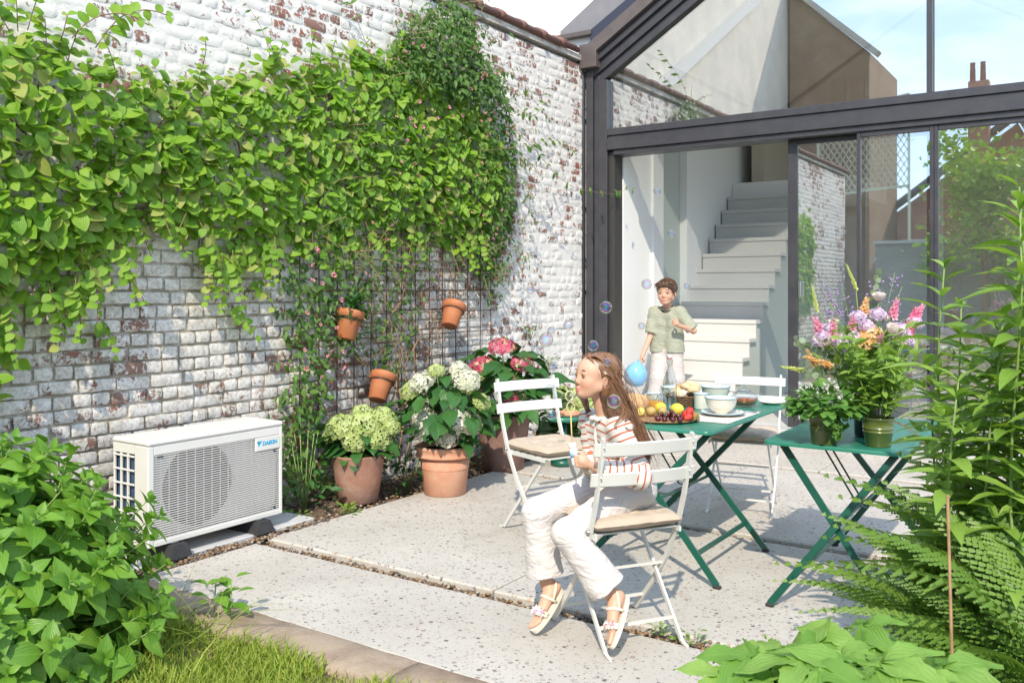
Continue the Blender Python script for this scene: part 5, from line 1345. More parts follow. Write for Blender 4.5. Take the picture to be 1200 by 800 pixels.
tableware('plate', 'pale blue-rimmed cream plate under the nearest bowl', 'plate', PLATE, (.116, .0145), 2.735, -3.43, TZ+.0062, 1.0)
tableware('bowl', 'cream enamel bowl on the plate, nearest the table edge', 'bowl', BOWL, (.0845, .0815), 2.728, -3.435, TZ+.0135, 1.02, 'cream enamel bowls on the table')
tableware('bowl', 'cream enamel bowl standing behind the bread basket, by the far chair', 'bowl', BOWL, (.0845, .0815), 2.47, -2.84, TZ+.001, 1.05, 'cream enamel bowls on the table')
tableware('bowl', 'cream enamel bowl at the left end of the table behind the loaf', 'bowl', BOWL, (.0845, .0815), 2.29, -3.02, TZ+.001, 1.08, 'cream enamel bowls on the table')
tableware('mug', 'cream enamel mug between the bread basket and the nearest bowl', 'mug', MUG, (.0432, .0862), 2.54, -3.24, TZ+.001, 1.0, 'cream enamel mugs', R(60))
tableware('mug', 'cream enamel mug left of the honey jar, behind the fruit', 'mug', MUG, (.0432, .0862), 2.315, -3.385, TZ+.001, 1.0, 'cream enamel mugs', R(120))
bd_ = thing('serving_board', 'oval wooden serving board loaded with fruit', 'board', (2.53, -3.74, TZ))
MB().lathe([(0, .001), (.17, .001), (.185, .008), (.19, .014), (.182, .016), (.17, .0125), (0, .012)], (2.53, -3.745, TZ), 44, sx=1.0, sy=1.0).build('board', M_wood, bd_)
BZ = TZ+.0135
M_cherry = pm('cherry_skin', (.055, .006, .014), (.12, .012, .02), 8, .12, coat=.4); M_straw = pm('strawberry_skin', (.58, .02, .022), (.68, .06, .035), 30, .3, bump=.5, bscale=250)
M_lemon = pm('lemon_peel', (.72, .55, .05), (.76, .62, .10), 8, .45, bump=.3, bscale=300); M_kiwi = pm('golden_kiwi_skin', (.38, .25, .08), (.46, .33, .12), 20, .7, bump=.2, bscale=200); M_kflesh = pm('golden_kiwi_flesh', (.72, .56, .10), (.62, .52, .14), 40, .35)
cher = [(2.575, -3.90), (2.612, -3.905), (2.648, -3.885), (2.68, -3.87), (2.55, -3.86), (2.59, -3.855), (2.63, -3.84), (2.665, -3.825), (2.60, -3.80), (2.64, -3.79), (2.57, -3.81)]
cz = [0]*8+[.0, .0, .0]
pile = [(x, y, BZ+.0115) for x, y in cher]+[(2.605, -3.865, BZ+.029), (2.64, -3.855, BZ+.029), (2.615, -3.825, BZ+.028), (2.57, -3.85, BZ+.028), (2.66, -3.845, BZ+.028), (2.625, -3.845, BZ+.044)]
cbm = MB().ball((0, 0, 0), .0138, 14, 9, sq=(1, 1, .94)).mesh('flesh', M_cherry); stm = MB().tube([(0, 0, .009), (.003, 0, .016), (.012, .003, .034)], .0009, 5).mesh('stalk', M_gstem)
clab_ = {0: 'leftmost dark cherry at the front of the heap, by the halved kiwi', 3: 'dark cherry at the right end of the heap, touching the strawberries', 16: 'topmost dark cherry of the heap on the fruit board', 1: 'front dark cherry second from the left of the heap'}
for i, (x, y, z) in enumerate(pile):
    t = thing('cherry', clab_.get(i, 'dark red cherry in the middle of the heap on the fruit board'), 'cherry', (x, y, z), U(0, 6), 'dark cherries heaped on the fruit board')
    for nm, me in (('flesh', cbm), ('stalk', stm)): o = bpy.data.objects.new(nm, me); COL.objects.link(o); o.parent = t; o.rotation_euler = (U(-.5, .5), U(-.5, .5), 0) if nm == 'stalk' else (0, 0, 0)
sbm = MB().lathe([(0, -.020), (.007, -.016), (.014, -.004), (.0165, .006), (.013, .013), (0, .015)], n=16).mesh('flesh', M_straw)
cal = MB()
for q in range(6): a = q*1.05; cal.add([(0, 0, .015), (.013*math.cos(a-.3), .013*math.sin(a-.3), .016), (.02*math.cos(a), .02*math.sin(a), .010), (.013*math.cos(a+.3), .013*math.sin(a+.3), .016)], [(0, 1, 2, 3)])
cal = cal.mesh('calyx', M_gstem)
slab_ = ['strawberry lying nearest the front edge of the board, right of the cherries', 'rightmost strawberry at the end of the board', 'strawberry between the cherries and the front strawberry', 'strawberry farthest back at the right end of the board', 'strawberry resting on top of the other strawberries', 'strawberry behind the cherries, in front of the lemon']
for x, y, z, tl in ((2.70, -3.815, BZ+.0165, 1.2), (2.712, -3.765, BZ+.0165, 1.4), (2.675, -3.775, BZ+.0165, 1.0), (2.69, -3.72, BZ+.0165, 1.5), (2.695, -3.785, BZ+.041, .9), (2.655, -3.735, BZ+.0165, 1.2)):
    t = thing('strawberry', slab_.pop(0), 'strawberry', (x, y, z), U(0, 6), 'strawberries on the fruit board'); t.rotation_euler = (tl, 0, U(0, 6)); t.scale = (1.28,)*3; t.location.z += .004; WM.pop(t.name, None)
    for nm, me in (('flesh', sbm), ('calyx', cal)): o = bpy.data.objects.new(nm, me); COL.objects.link(o); o.parent = t
def lemon(x, y, z, rz, label):
    o = MB().lathe([(0, -.044), (.006, -.042), (.010, -.037), (.024, -.026), (.031, -.008), (.031, .008), (.024, .026), (.011, .036), (.007, .041), (0, .043)], n=24, M=Matrix.Translation((x, y, z)) @ Matrix.Rotation(rz, 4, 'Z') @ Matrix.Rotation(R(88), 4, 'X')).build('lemon', M_lemon); tag(o, label, 'lemon')
lemon(2.565, -3.64, BZ+.031, R(70), 'yellow lemon lying behind the cherries and strawberries'); lemon(2.478, -3.655, BZ+.031, R(20), 'yellow lemon lying among the kiwis at the back of the board')
def kiwi(x, y, label, cut=False, rz=0.0):
    z = BZ+.025; t = thing('golden_kiwi', label, 'kiwi', (x, y, z), 0); Mx = Matrix.Translation((x, y, z)) @ Matrix.Rotation(rz, 4, 'Z') @ Matrix.Rotation(R(80), 4, 'X')
    if cut:
        MB().lathe([(0, -.032), (.014, -.028), (.023, -.014), (.025, .0)], n=22, M=Mx).build('skin', M_kiwi, t); MB().lathe([(.0248, .0004), (.012, .0012), (0, .0014)], n=22, M=Mx).build('flesh', M_kflesh, t); MB().lathe([(.007, .0016), (0, .0022)], n=12, M=Mx).build('core', pm('kiwi_core', (.78, .70, .42)), t)
    else: MB().lathe([(0, -.032), (.014, -.028), (.023, -.014), (.025, .0), (.023, .014), (.014, .028), (0, .032)], n=22, M=Mx).build('skin', M_kiwi, t)
kiwi(2.43, -3.80, 'halved golden kiwi showing its yellow flesh, left end of the board', True, R(10)); kiwi(2.468, -3.755, 'whole golden kiwi beside the halved one', False, R(60)); kiwi(2.515, -3.715, 'paler golden kiwi behind the cherries', False, R(30))
# loaf, bread basket
M_crust = pm('bread_crust', (.40, .21, .09), (.56, .36, .18), 9, .85, bump=.6, bscale=70); M_crumb = pm('bread_crumb', (.70, .54, .34), (.62, .42, .22), 14, .9, bump=.5, bscale=90)
def organic(name, c, rad, m, seed, amp=.12, freq=2.2, n=26, mm=16):
    mb = MB().ball((0, 0, 0), 1, n, mm); v = mb.v[0]
    for i in range(len(v)): p = Vector(v[i]); k = 1+amp*mnoise.noise(p*freq+Vector((seed, 0, 0))); v[i] = (c[0]+p.x*rad[0]*k, c[1]+p.y*rad[1]*k, c[2]+max(p.z, -.62)*rad[2]*k)
    return mb.build(name, m)
tag(organic('bread_loaf', (2.265, -3.55, TZ+.038), (.095, .11, .062), M_crust, 3), 'round brown bread loaf behind the kiwis, half hidden by the girl\'s hair', 'bread')
bk = thing('bread_basket', 'low dark woven bread basket in the middle of the table', 'basket', (2.40, -3.12, TZ))
M_wick = pm('dark_wicker', (.13, .07, .035), (.21, .12, .06), 40, .8, bump=.6, bscale=120)
for k in range(6):
    r_ = .080+.004*k; z = TZ+.006+k*.010; pts = [(2.40+r_*1.25*math.cos(a)*(1+.012*(-1)**int(i+k)), -3.12+r_*math.sin(a)*(1+.012*(-1)**int(i+k)), z) for i, a in enumerate(np.linspace(0, 6.283, 41))]; MB().tube(pts, .0056, 6).build('woven_row', M_wick, bk)
MB().lathe([(0, .002), (.09, .003)], (2.40, -3.12, TZ), 24, sx=1.1).build('basket_floor', M_wick, bk)
for i, (x, y, z, a, b, sz, m_) in enumerate(((2.37, -3.16, .070, .3, .5, (.05, .035, .03), M_crumb), (2.43, -3.10, .075, 1.2, .2, (.055, .03, .028), M_crust), (2.40, -3.14, .100, 2.0, .5, (.052, .035, .026), M_crumb), (2.36, -3.09, .085, .8, -.3, (.05, .03, .03), M_crust), (2.45, -3.15, .085, 2.6, .4, (.045, .032, .028), M_crumb), (2.42, -3.08, .112, .1, .3, (.05, .028, .025), M_crumb))):
    o = organic('bread_slice', (0, 0, 0), sz, m_, i*3.1, .2, 2.5, 18, 12); o.location = (x, y, TZ+z); o.rotation_euler = (b, .3, a); tag(o, ('pale crumb bread piece at the front left of the basket', 'crusty bread piece at the right of the basket', 'pale bread piece lying across the middle of the basket', 'brown crust piece at the back left of the basket', 'small crumb bread piece at the front right of the basket', 'topmost bread piece leaning at the back of the basket')[i], 'bread', 'torn bread pieces in the basket')
nap = thing('napkin', 'pale folded napkin tucked beside the bread in the basket', 'napkin', (2.33, -3.17, TZ+.05)); v = []
for i in range(9):
    for j in range(9): v.append((2.335+.10*i/8-.02*math.sin(j*.6), -3.20+.05*j/8, TZ+.065+.022*math.sin(i*.9+j*.5)+.025*j/8))
o = MB().add(v, [(i*9+j, (i+1)*9+j, (i+1)*9+j+1, i*9+j+1) for i in range(8) for j in range(8)]).build('cloth', M_linen, nap); sd = o.modifiers.new('thickness', 'SOLIDIFY'); sd.thickness = .002
# glassware
def solid_glass(name, tint=(1, 1, 1)):
    m, t, o = new_mat(name); k = NT(t); g = k.n('ShaderNodeBsdfGlossy', {'Roughness': .01}); tr = k.n('ShaderNodeBsdfTransparent', {'Color': (*tint, 1)})
    lw = k.n('ShaderNodeLayerWeight', {'Blend': .35}).outputs['Facing']; fac = k.math('MULTIPLY_ADD', k.math('POWER', lw, 1.5), .7, .16)
    s = k.n('ShaderNodeMixShader', {0: fac, 1: tr.outputs[0], 2: g.outputs[0]}); t.links.new(s.outputs[0], o.inputs[0]); return m
M_glass = solid_glass('clear_glass_ware', (.93, .97, .96))
def liquid(name, c, d):
    m, t, o = new_mat(name); k = NT(t); p = k.n('ShaderNodeBsdfPrincipled', {'Base Color': (*c, 1), 'Roughness': .08, 'Transmission Weight': d, 'IOR': 1.33}); t.links.new(p.outputs[0], o.inputs[0]); return m
M_tea = liquid('black_tea', (.50, .12, .02), .45); M_honey_ = liquid('amber_honey', (.82, .36, .04), .25); M_milk = pm('milk', (.80, .80, .78), None, rough=.3)
bt = thing('swing_top_bottle', 'tall clear glass bottle with a white swing stopper in the middle of the table', 'bottle', (2.40, -3.36, TZ))
BT = [(0, .004), (.036, .004), (.040, .010), (.040, .13), (.036, .165), (.020, .215), (.0135, .24), (.0135, .275), (.016, .278), (.016, .285), (.012, .287)]
MB().lathe(BT, (2.40, -3.36, TZ), 32).build('glass', M_glass, bt)
MB().lathe([(.0, .286), (.011, .287), (.0125, .297), (.011, .307), (0, .310)], (2.40, -3.36, TZ), 16).build('stopper', M_milk, bt)
MB().lathe([(.0128, .284), (.0145, .287), (.0128, .290)], (2.40, -3.36, TZ), 14).build('washer', pm('red_rubber', (.5, .04, .04)), bt)
MB().tube([(2.40-.0145, -3.36, TZ+.25), (2.40-.02, -3.365, TZ+.28), (2.40-.012, -3.36, TZ+.302), (2.40+.012, -3.36, TZ+.302), (2.40+.02, -3.365, TZ+.28), (2.40+.0145, -3.36, TZ+.25)], .0012, 5).build('wire_bail', M_steel, bt)
jr = thing('honey_jar', 'glass jar of amber honey with a dipper, in front of the swing-top bottle', 'jar', (2.375, -3.495, TZ))
MB().lathe([(0, .003), (.041, .003), (.045, .009), (.045, .080), (.040, .090), (.041, .098)], (2.375, -3.495, TZ), 28).build('glass', M_glass, jr)
MB().lathe([(0, .006), (.041, .006), (.0435, .012), (.0435, .062), (0, .062)], (2.375, -3.495, TZ), 28).build('honey', M_honey_, jr)
MB().tube([(2.37, -3.49, TZ+.05), (2.395, -3.475, TZ+.125)], .003, 6).build('dipper', M_steel, jr)
tp = thing('teapot', 'round clear glass teapot half full of amber tea, by the far right table edge', 'teapot', (2.70, -2.99, TZ))
TP = [(0, .004), (.045, .004), (.062, .012), (.078, .036), (.075, .058), (.055, .080), (.036, .088)]
MB().lathe(TP, (2.70, -2.99, TZ), 36).build('glass', M_glass, tp); MB().lathe([(0, .008), (.046, .008), (.060, .015), (.0755, .037), (.0745, .050), (0, .050)], (2.70, -2.99, TZ), 36).build('tea', M_tea, tp)
lid = MB().lathe([(.038, .088), (.034, .096), (.016, .104), (.006, .107), (.006, .112), (.011, .120), (.008, .128), (0, .130)], (2.70, -2.99, TZ), 24).build('lid', M_glass, tp)
MB().tube([(2.70+.072, -2.99-.01, TZ+.04), (2.70+.095, -3.0, TZ+.06), (2.70+.105, -3.005, TZ+.082)], [.012, .009, .007], 10).build('spout', M_glass, tp)
MB().tube([(2.70-.058, -2.975, TZ+.075), (2.70-.105, -2.96, TZ+.078), (2.70-.115, -2.957, TZ+.045), (2.70-.074, -2.97, TZ+.026)], .005, 8).build('handle', M_glass, tp)
sc_ = thing('saucer', 'small pale saucer with a spoon behind the teapot, at the far corner of the table', 'saucer', (2.80, -2.80, TZ)); MB().lathe([(r*.6, h) for r, h in PLATE], (2.80, -2.80, TZ+.001), 28).build('dish', M_enam, sc_)
tag(MB().tube([(2.80, -3.36, TZ+.022), (2.845, -3.30, TZ+.012), (2.855, -3.24, TZ+.008)], [.004, .002, .006], 6).build('spoon', M_steel), 'steel spoon lying on the placemat behind the plate', 'spoon')

# ================================================================== BOUQUET AND POTS ON THE SECOND TABLE
M_bucket = pm('olive_enamel', (.085, .115, .022), (.10, .13, .03), 3, .28, coat=.3)
def bucket(t, x, y):
    p = [(.050, .0), (.052, .003), (.060, .06), (.0625, .062), (.0625, .066), (.060, .068), (.061, .074), (.0635, .076), (.0635, .080), (.061, .082), (.067, .118), (.070, .120), (.070, .124), (.066, .124), (.063, .10)]
    MB().lathe(p, (x, y, TZ), 36).build('bucket', M_bucket, t); MB().lathe([(0, .105), (.062, .108)], (x, y, TZ), 20).build('potting_soil', M_soil, t)
M_pl = leafmat('pot_plant_leaf', (.10, .25, .045), (.17, .33, .07), .32, .4)
CORD = leaf_tmpl([(0, .02), (.05, .28), (.25, .5), (.5, .5), (.75, .36), (.93, .14), (1, .02)], .2, .15)
pa = thing('potted_bellflower', 'bushy low plant with small white flowers in an olive green metal pot', 'potted plant', (3.417, -4.02, TZ), 0, 'plants in olive metal pots on the right table'); bucket(pa, 3.417, -4.02)
ms = []
for _ in range(330):
    d = Vector((random.gauss(0, 1), random.gauss(0, 1), abs(random.gauss(0, .8))-.25)).normalized(); p = Vector((3.417, -4.02, TZ+.155))+Vector((d.x*.155, d.y*.155, d.z*.10))*U(.55, 1); ms.append(basis(p, d+Vector((0, 0, -.5))+rv(.3), d*.6+Vector((0, 0, 1))+rv(.3), U(.025, .05)))
for _ in range(26): ms.append(basis((3.417+U(.04, .10), -4.06+U(-.03, .03), TZ+U(.03, .12)), rv(), (0, -.7, .5), U(.025, .045)))
split_parts(ms, CORD, M_pl, pa, 'leaf', 'foliage', 200)
bell = MB()
for q in range(5): a = q*1.257; bell.add([(0, 0, 0), (.3*math.cos(a-.5), .3*math.sin(a-.5), .5), (.55*math.cos(a), .55*math.sin(a), 1.0), (.3*math.cos(a+.5), .3*math.sin(a+.5), .5)], [(0, 1, 2, 3)])
M_wpet = petalmat('white_petal', (.78, .78, .76), (.80, .80, .78)); bell = bell.mesh('flower', M_wpet)
for _ in range(26):
    a = U(0, 6.28); q = U(.02, .13); place('flower', bell, basis((3.417+q*math.cos(a), -4.02+q*math.sin(a), TZ+.20+U(.0, .115-q*.3)), rv(), (U(-.5, .5), U(-.5, .5), U(-1, .6)), U(.014, .022)), pa)
gb = [basis((3.417+U(-.06, .06), -4.02+U(-.06, .06), TZ+.12), (U(-1, 1), U(-1, 1), 1.2), (0, 0, 1), (.12, U(.16, .24), .2)) for _ in range(46)]
tag(MB().inst(LONG, gb).build('grass_leaf', M_pl, pa), kind='stuff')
pb_ = thing('potted_mint', 'tall leafy mint-like plant in an olive green metal pot in front of the bouquet', 'potted plant', (3.625, -3.95, TZ), 0, 'plants in olive metal pots on the right table'); bucket(pb_, 3.625, -3.95)
ms = []
for i in range(22):
    a = U(0, 6.28); q = U(0, .05); h = U(.22, .44); p0 = Vector((3.625+q*math.cos(a), -3.95+q*math.sin(a), TZ+.10)); top = p0+Vector((math.cos(a)*h*.3, math.sin(a)*h*.3, h)); MB().tube([p0, p0.lerp(top, .5)+rv(.008), top], [.0024, .002, .0012], 5).build('stem', M_gstem, pb_)
    for lev in range(3, 13):
        p = p0.lerp(top, lev/12); ph = lev*1.6+a
        for s_ in (0, 1):
            aa = ph+s_*math.pi; L = U(.04, .07)*(1-.4*(lev == 12)); ms.append(basis(p, Vector((math.cos(aa), math.sin(aa), U(-.2, .7)))+rv(.15), Vector((0, 0, 1))+rv(.45), L*U(.7, 1.3)))
split_parts(ms, SMALLP, M_tall, pb_, 'leaf', 'foliage', 220)
for k in range(3):
    pts = [Vector((3.67, -3.93, TZ+.11))]; d = Vector((.6, -.2+.25*k, .1))
    for i in range(7): d = (d+Vector((0, 0, -.22))).normalized(); pts.append(pts[-1]+d*.032)
    MB().tube(pts, .0014, 5).build('trailing_stem', M_bark, pb_)
vs_ = thing('flower_bouquet', 'tall mixed bouquet of pink, orange, white and lilac flowers in a dark vase', 'bouquet', (3.53, -3.72, TZ))
bc = Vector((3.53, -3.72, TZ))
MB().lathe([(0, .002), (.05, .002), (.055, .01), (.058, .12), (.050, .2), (.052, .22), (.047, .21)], bc, 28).build('vase', pm('dark_blue_glass', (.012, .02, .03), None, rough=.1, coat=.5), vs_)
# flower kinds
def spike_mesh(m, seed):
    """snapdragon: lipped florets up a stem, unit height"""
    r = random.Random(seed); mb = MB(); v = []; f = []
    for q in range(5):
        a = q*1.257; b = len(v)
        for (u, w_, z) in ((0, 0, .0), (.5, -.34, .5), (1, -.1, .75+.2*math.sin(q*3)), (.95, .25, .7), (.5, .34, .5)): v.append((u*math.cos(a)-w_*math.sin(a), u*math.sin(a)+w_*math.cos(a), z))
        f.append((b, b+1, b+2, b+3, b+4))
    ms_ = []
    for i in range(34):
        t_ = i/34; a = i*2.4; s_ = .20*(1-.72*t_); d = Vector((math.cos(a), math.sin(a), .35)); ms_.append(basis(Vector((math.cos(a)*.05, math.sin(a)*.05, t_)), d.orthogonal(), d, s_*r.uniform(.8, 1.15)))
    mb.inst((v, f, {}), ms_); return mb.mesh('flower_spike', m, False)
def peony_mesh(m):
    mb = MB(); pet = leaf_tmpl([(0, .1), (.3, .42), (.6, .5), (.85, .36), (1, .12)], .35, -.55); ms_ = []
    for lay, (n_, el, s_) in enumerate(((6, .35, 1.0), (6, .75, .95), (5, 1.1, .85), (4, 1.35, .7))):
        for q in range(n_): a = q*2*math.pi/n_+lay*.5; d = Vector((math.cos(a)*math.cos(el), math.sin(a)*math.cos(el), math.sin(el))); ms_.append(basis((0, 0, -.3), d, Vector((-math.cos(a)*math.sin(el), -math.sin(a)*math.sin(el), math.cos(el))), s_))
    return mb.inst(pet, ms_).mesh('peony', m)
M_mag = petalmat('magenta_petal', (.70, .08, .22), (.78, .26, .38)); M_rose = petalmat('rose_petal', (.74, .25, .38), (.78, .45, .52)); M_or = petalmat('apricot_petal', (.78, .42, .14), (.80, .56, .32), (.78, .66, .4)); M_lil = petalmat('lilac_petal', (.68, .50, .70), (.78, .66, .80)); M_ivory = petalmat('ivory_petal', (.78, .72, .66), (.80, .70, .64)); M_yg = petalmat('green_bud', (.50, .58, .16), (.62, .66, .25)); M_vio = petalmat('statice_petal', (.40, .26, .50), (.55, .40, .62))
K = {'mag': spike_mesh(M_mag, 1), 'rose': spike_mesh(M_rose, 2), 'or': spike_mesh(M_or, 3), 'lil': floret_head(M_lil, 9, 40, .8, .34), 'peony': peony_mesh(M_ivory), 'bud': spike_mesh(M_yg, 4), 'orh': floret_head(M_or, 11, 24, .8, .46)}
def flower(kind, p, d, s, nm='flower'):
    p = Vector(p); base = bc+Vector((U(-.02, .02), U(-.02, .02), .19)); MB().tube([base, base.lerp(p, .55)+Vector((0, 0, .03)), p], [.0026, .0024, .002], 5).build('stem', M_gstem, vs_)
    d = Vector(d).normalized(); place(nm, K[kind], basis(p, d.orthogonal(), d, s), vs_)
R3 = Vector((_c, _s, 0)); F3 = Vector((_s, -_c, 0))                 # along the picture and towards the camera, from the bouquet
def bp(r_, up, f_=0.0): return bc+R3*r_+F3*f_+Vector((0, 0, up))
for kind, r_, up, f_, d, s in (('mag', .19, .50, .02, (.35, 0, 1), (.12, .12, .10)), ('mag', .155, .46, .06, (.3, 0, .9), (.12, .12, .09)), ('rose', .215, .53, .0, (.6, 0, 1), (.10, .10, .09)),
        ('rose', -.215, .46, .03, (-.4, 0, 1), (.12, .12, .10)), ('rose', -.185, .46, .07, (0, -.3, 1), (.10, .10, .09)), ('bud', -.235, .58, .02, (-.2, 0, 1), (.04, .04, .12)), ('bud', -.05, .68, .0, (-.4, 0, 1), (.04, .04, .12)), ('rose', .10, .55, .04, (.2, -.2, 1), (.09, .09, .09)), ('lil', .03, .56, .05, (0, -.4, .9), .036), ('rose', -.10, .50, .08, (-.1, -.5, .8), (.08, .08, .07)), ('lil', .165, .43, .06, (.5, -.5, .6), .034), ('lil', -.24, .44, .05, (-.6, -.4, .6), .032),
        ('or', -.03, .57, .04, (.1, -.3, 1), (.09, .09, .075)), ('rose', .0, .45, .13, (0, -.8, .5), (.07, .07, .05)), ('bud', .10, .44, .11, (.3, -.7, .6), (.05, .05, .06)), ('lil', -.10, .46, .11, (-.2, -.7, .6), .028), ('lil', .20, .52, .05, (.3, -.3, .9), .035), ('lil', -.22, .46, .06, (-.3, -.4, .8), .035), ('orh', -.02, .47, .10, (.2, -.7, .7), .048), ('orh', -.06, .44, .11, (-.2, -.8, .5), .042), ('or', -.20, .33, .10, (-1, -.4, .35), (.07, .07, .16)), ('or', -.26, .34, .07, (-.5, -.4, .6), (.06, .06, .10)),
        ('bud', -.31, .31, .07, (-1, 0, .15), (.05, .05, .11)), ('lil', -.15, .44, .09, (-.3, -.6, .7), .036), ('lil', -.13, .41, .12, (-.2, -.8, .5), .036), ('lil', -.07, .55, .08, (-.1, -.5, .9), .034), ('lil', -.04, .51, .10, (0, -.7, .8), .034), ('lil', .12, .49, .08, (.3, -.5, .8), .04), ('lil', .14, .45, .09, (.3, -.6, .7), .035), ('lil', -.19, .50, .06, (-.2, -.5, .8), .03)):
    flower(kind, bp(r_, up, f_), R3*d[0]+F3*(-d[1])+Vector((0, 0, d[2])), s, 'flower_spike' if kind in ('mag', 'rose', 'or', 'bud') else 'flower_head')
for r_, up, f_, s, d in ((.075, .48, .10, .052, (.2, -.5, .9)), (.035, .63, .05, .042, (-.1, -.2, 1)), (-.17, .515, .05, .034, (-.1, -.3, 1)), (.06, .535, .04, .03, (0, -.4, .8)), (-.02, .43, .13, .026, (0, -.8, .5)), (.11, .42, .12, .024, (.3, -.8, .5)), (-.21, .43, .09, .022, (-.5, -.6, .5))): flower('peony', bp(r_, up, f_), R3*d[0]+F3*(-d[1])+Vector((0, 0, d[2])), s, 'peony')
bl = MB().lathe([(0, 0), (.3, .1), (.5, .5), (.2, 1), (0, 1.05)], n=6).mesh('blossom', M_vio)
for i in range(9):
    r0, up0 = (-.20+.035*i, .60) if i < 4 else (.02+.04*(i-4), .62); e = bp(r0, up0+U(.0, .16), U(-.06, .02)); base = bc+Vector((0, 0, .2)); mid = base.lerp(e, .7); MB().tube([base, mid, e], .0013, 4).build('sprig', M_gstem, vs_)
    for k in range(13): q = mid.lerp(e, U(.2, 1.05))+rv(.022); place('blossom', bl, basis(q, rv(), rv(), U(.008, .014)), vs_)
M_euc = leafmat('eucalyptus_leaf', (.22, .30, .20), (.30, .38, .27), .2, .5)
eu = MB().inst(CORD, [Matrix.Identity(4)], rnd=False).mesh('eucalyptus_leaf', M_euc)
for (a, b, n_) in (((-.12, .36, .05), (-.34, .44, .04), 9), ((-.1, .33, .08), (-.30, .30, .10), 8), ((.0, .5, .0), (.06, .74, -.02), 8)):
    A_, B_ = bp(*a), bp(*b); MB().tube([bc+Vector((0, 0, .2)), A_, B_], .0018, 5).build('sprig', M_gstem, vs_)
    for k in range(n_):
        q = A_.lerp(B_, k/(n_-1))
        for s_ in (-1, 1): place('eucalyptus_leaf', eu, basis(q, F3*s_*.4+Vector((0, 0, s_*.8))+rv(.3), R3*-.6+F3*.6+rv(.3), U(.025, .036)), vs_)
ms = []
for _ in range(300):
    q = bp(random.gauss(0, .085), U(.18, .44), random.gauss(.03, .055)); o_ = (q-(bc+Vector((0, 0, .25)))); ms.append(basis(q, o_+Vector((0, 0, .3))+rv(.05), Vector((0, 0, 1))+o_+rv(.3), U(.05, .09)))
split_parts(ms, SMALLP, M_tall, vs_, 'leaf', 'foliage', 160)
# bubbles
mB, t_, o_ = new_mat('soap_film'); k = NT(t_)
lwf = k.n('ShaderNodeLayerWeight', {'Blend': .5}).outputs['Facing']; nz_ = k.noise(k.obj(), 22, 3, .5, 1.5)
ph = k.math('ADD', k.math('MULTIPLY', lwf, 1.5), k.math('MULTIPLY', nz_, .9)); hue = k.n('ShaderNodeCombineColor', {0: k.math('FRACT', ph), 1: .7, 2: 1.0}, mode='HSV').outputs[0]
gl = k.n('ShaderNodeBsdfGlossy', {'Color': hue, 'Roughness': .02}); tr = k.n('ShaderNodeBsdfTransparent', {'Color': k.mix(.12, (1, 1, 1), hue)}); fac = k.math('MULTIPLY_ADD', k.math('POWER', lwf, 1.6), .78, .13)
s = k.n('ShaderNodeMixShader', {0: fac, 1: tr.outputs[0], 2: gl.outputs[0]}); t_.links.new(s.outputs[0], o_.inputs[0])
sph = MB().ball((0, 0, 0), 1, 24, 16).mesh('soap_bubble', mB)
for (p, r_, lab) in (((2.098, -3.555, 1.284), .036, 'vivid blue and gold soap bubble in front of the black door frame'), ((2.665, -4.74, 1.149), .023, 'purple and gold soap bubble just above the girl\'s head'), ((2.901, -5.064, 1.113), .016, 'small bluish soap bubble against the girl\'s hair near the crown'),
        ((2.968, -5.139, .98), .026, 'large blue-green soap bubble against the girl\'s long hair'), ((2.62, -5.0, .888), .021, 'soap bubble beside the wand ring, left of the wand'), ((2.114, -4.147, .995), .021, 'soap bubble left of the girl\'s forehead, above the empty chair'), ((1.477, -3.37, 1.38), .025, 'faint soap bubble against the white bricks above the pink hydrangea'),
        ((1.819, -3.743, 1.101), .040, 'pale large soap bubble above and left of the girl, lower of two'), ((1.739, -3.556, 1.145), .022, 'small pale soap bubble touching the larger pale one'), ((1.923, -3.673, 1.183), .028, 'rainbow soap bubble against the bricks right of the pale pair'), ((2.201, -2.883, 1.729), .025, 'clear soap bubble high inside the open doorway'),
        ((1.858, -2.512, 1.42), .036, 'faint soap bubble left of the boy\'s head'), ((1.886, -1.89, 1.411), .025, 'tiny soap bubble right of the boy\'s head before the stairs'), ((1.829, -2.531, 1.138), .024, 'tiny soap bubble left of the boy\'s shoulder'), ((1.916, -2.473, 2.049), .026, 'faint soap bubble near the top left of the doorway')):
    o = bpy.data.objects.new('soap_bubble', sph); COL.objects.link(o); o.location = p; o.scale = (r_,)*3; tag(o, lab, 'bubble', 'soap bubbles in the air')
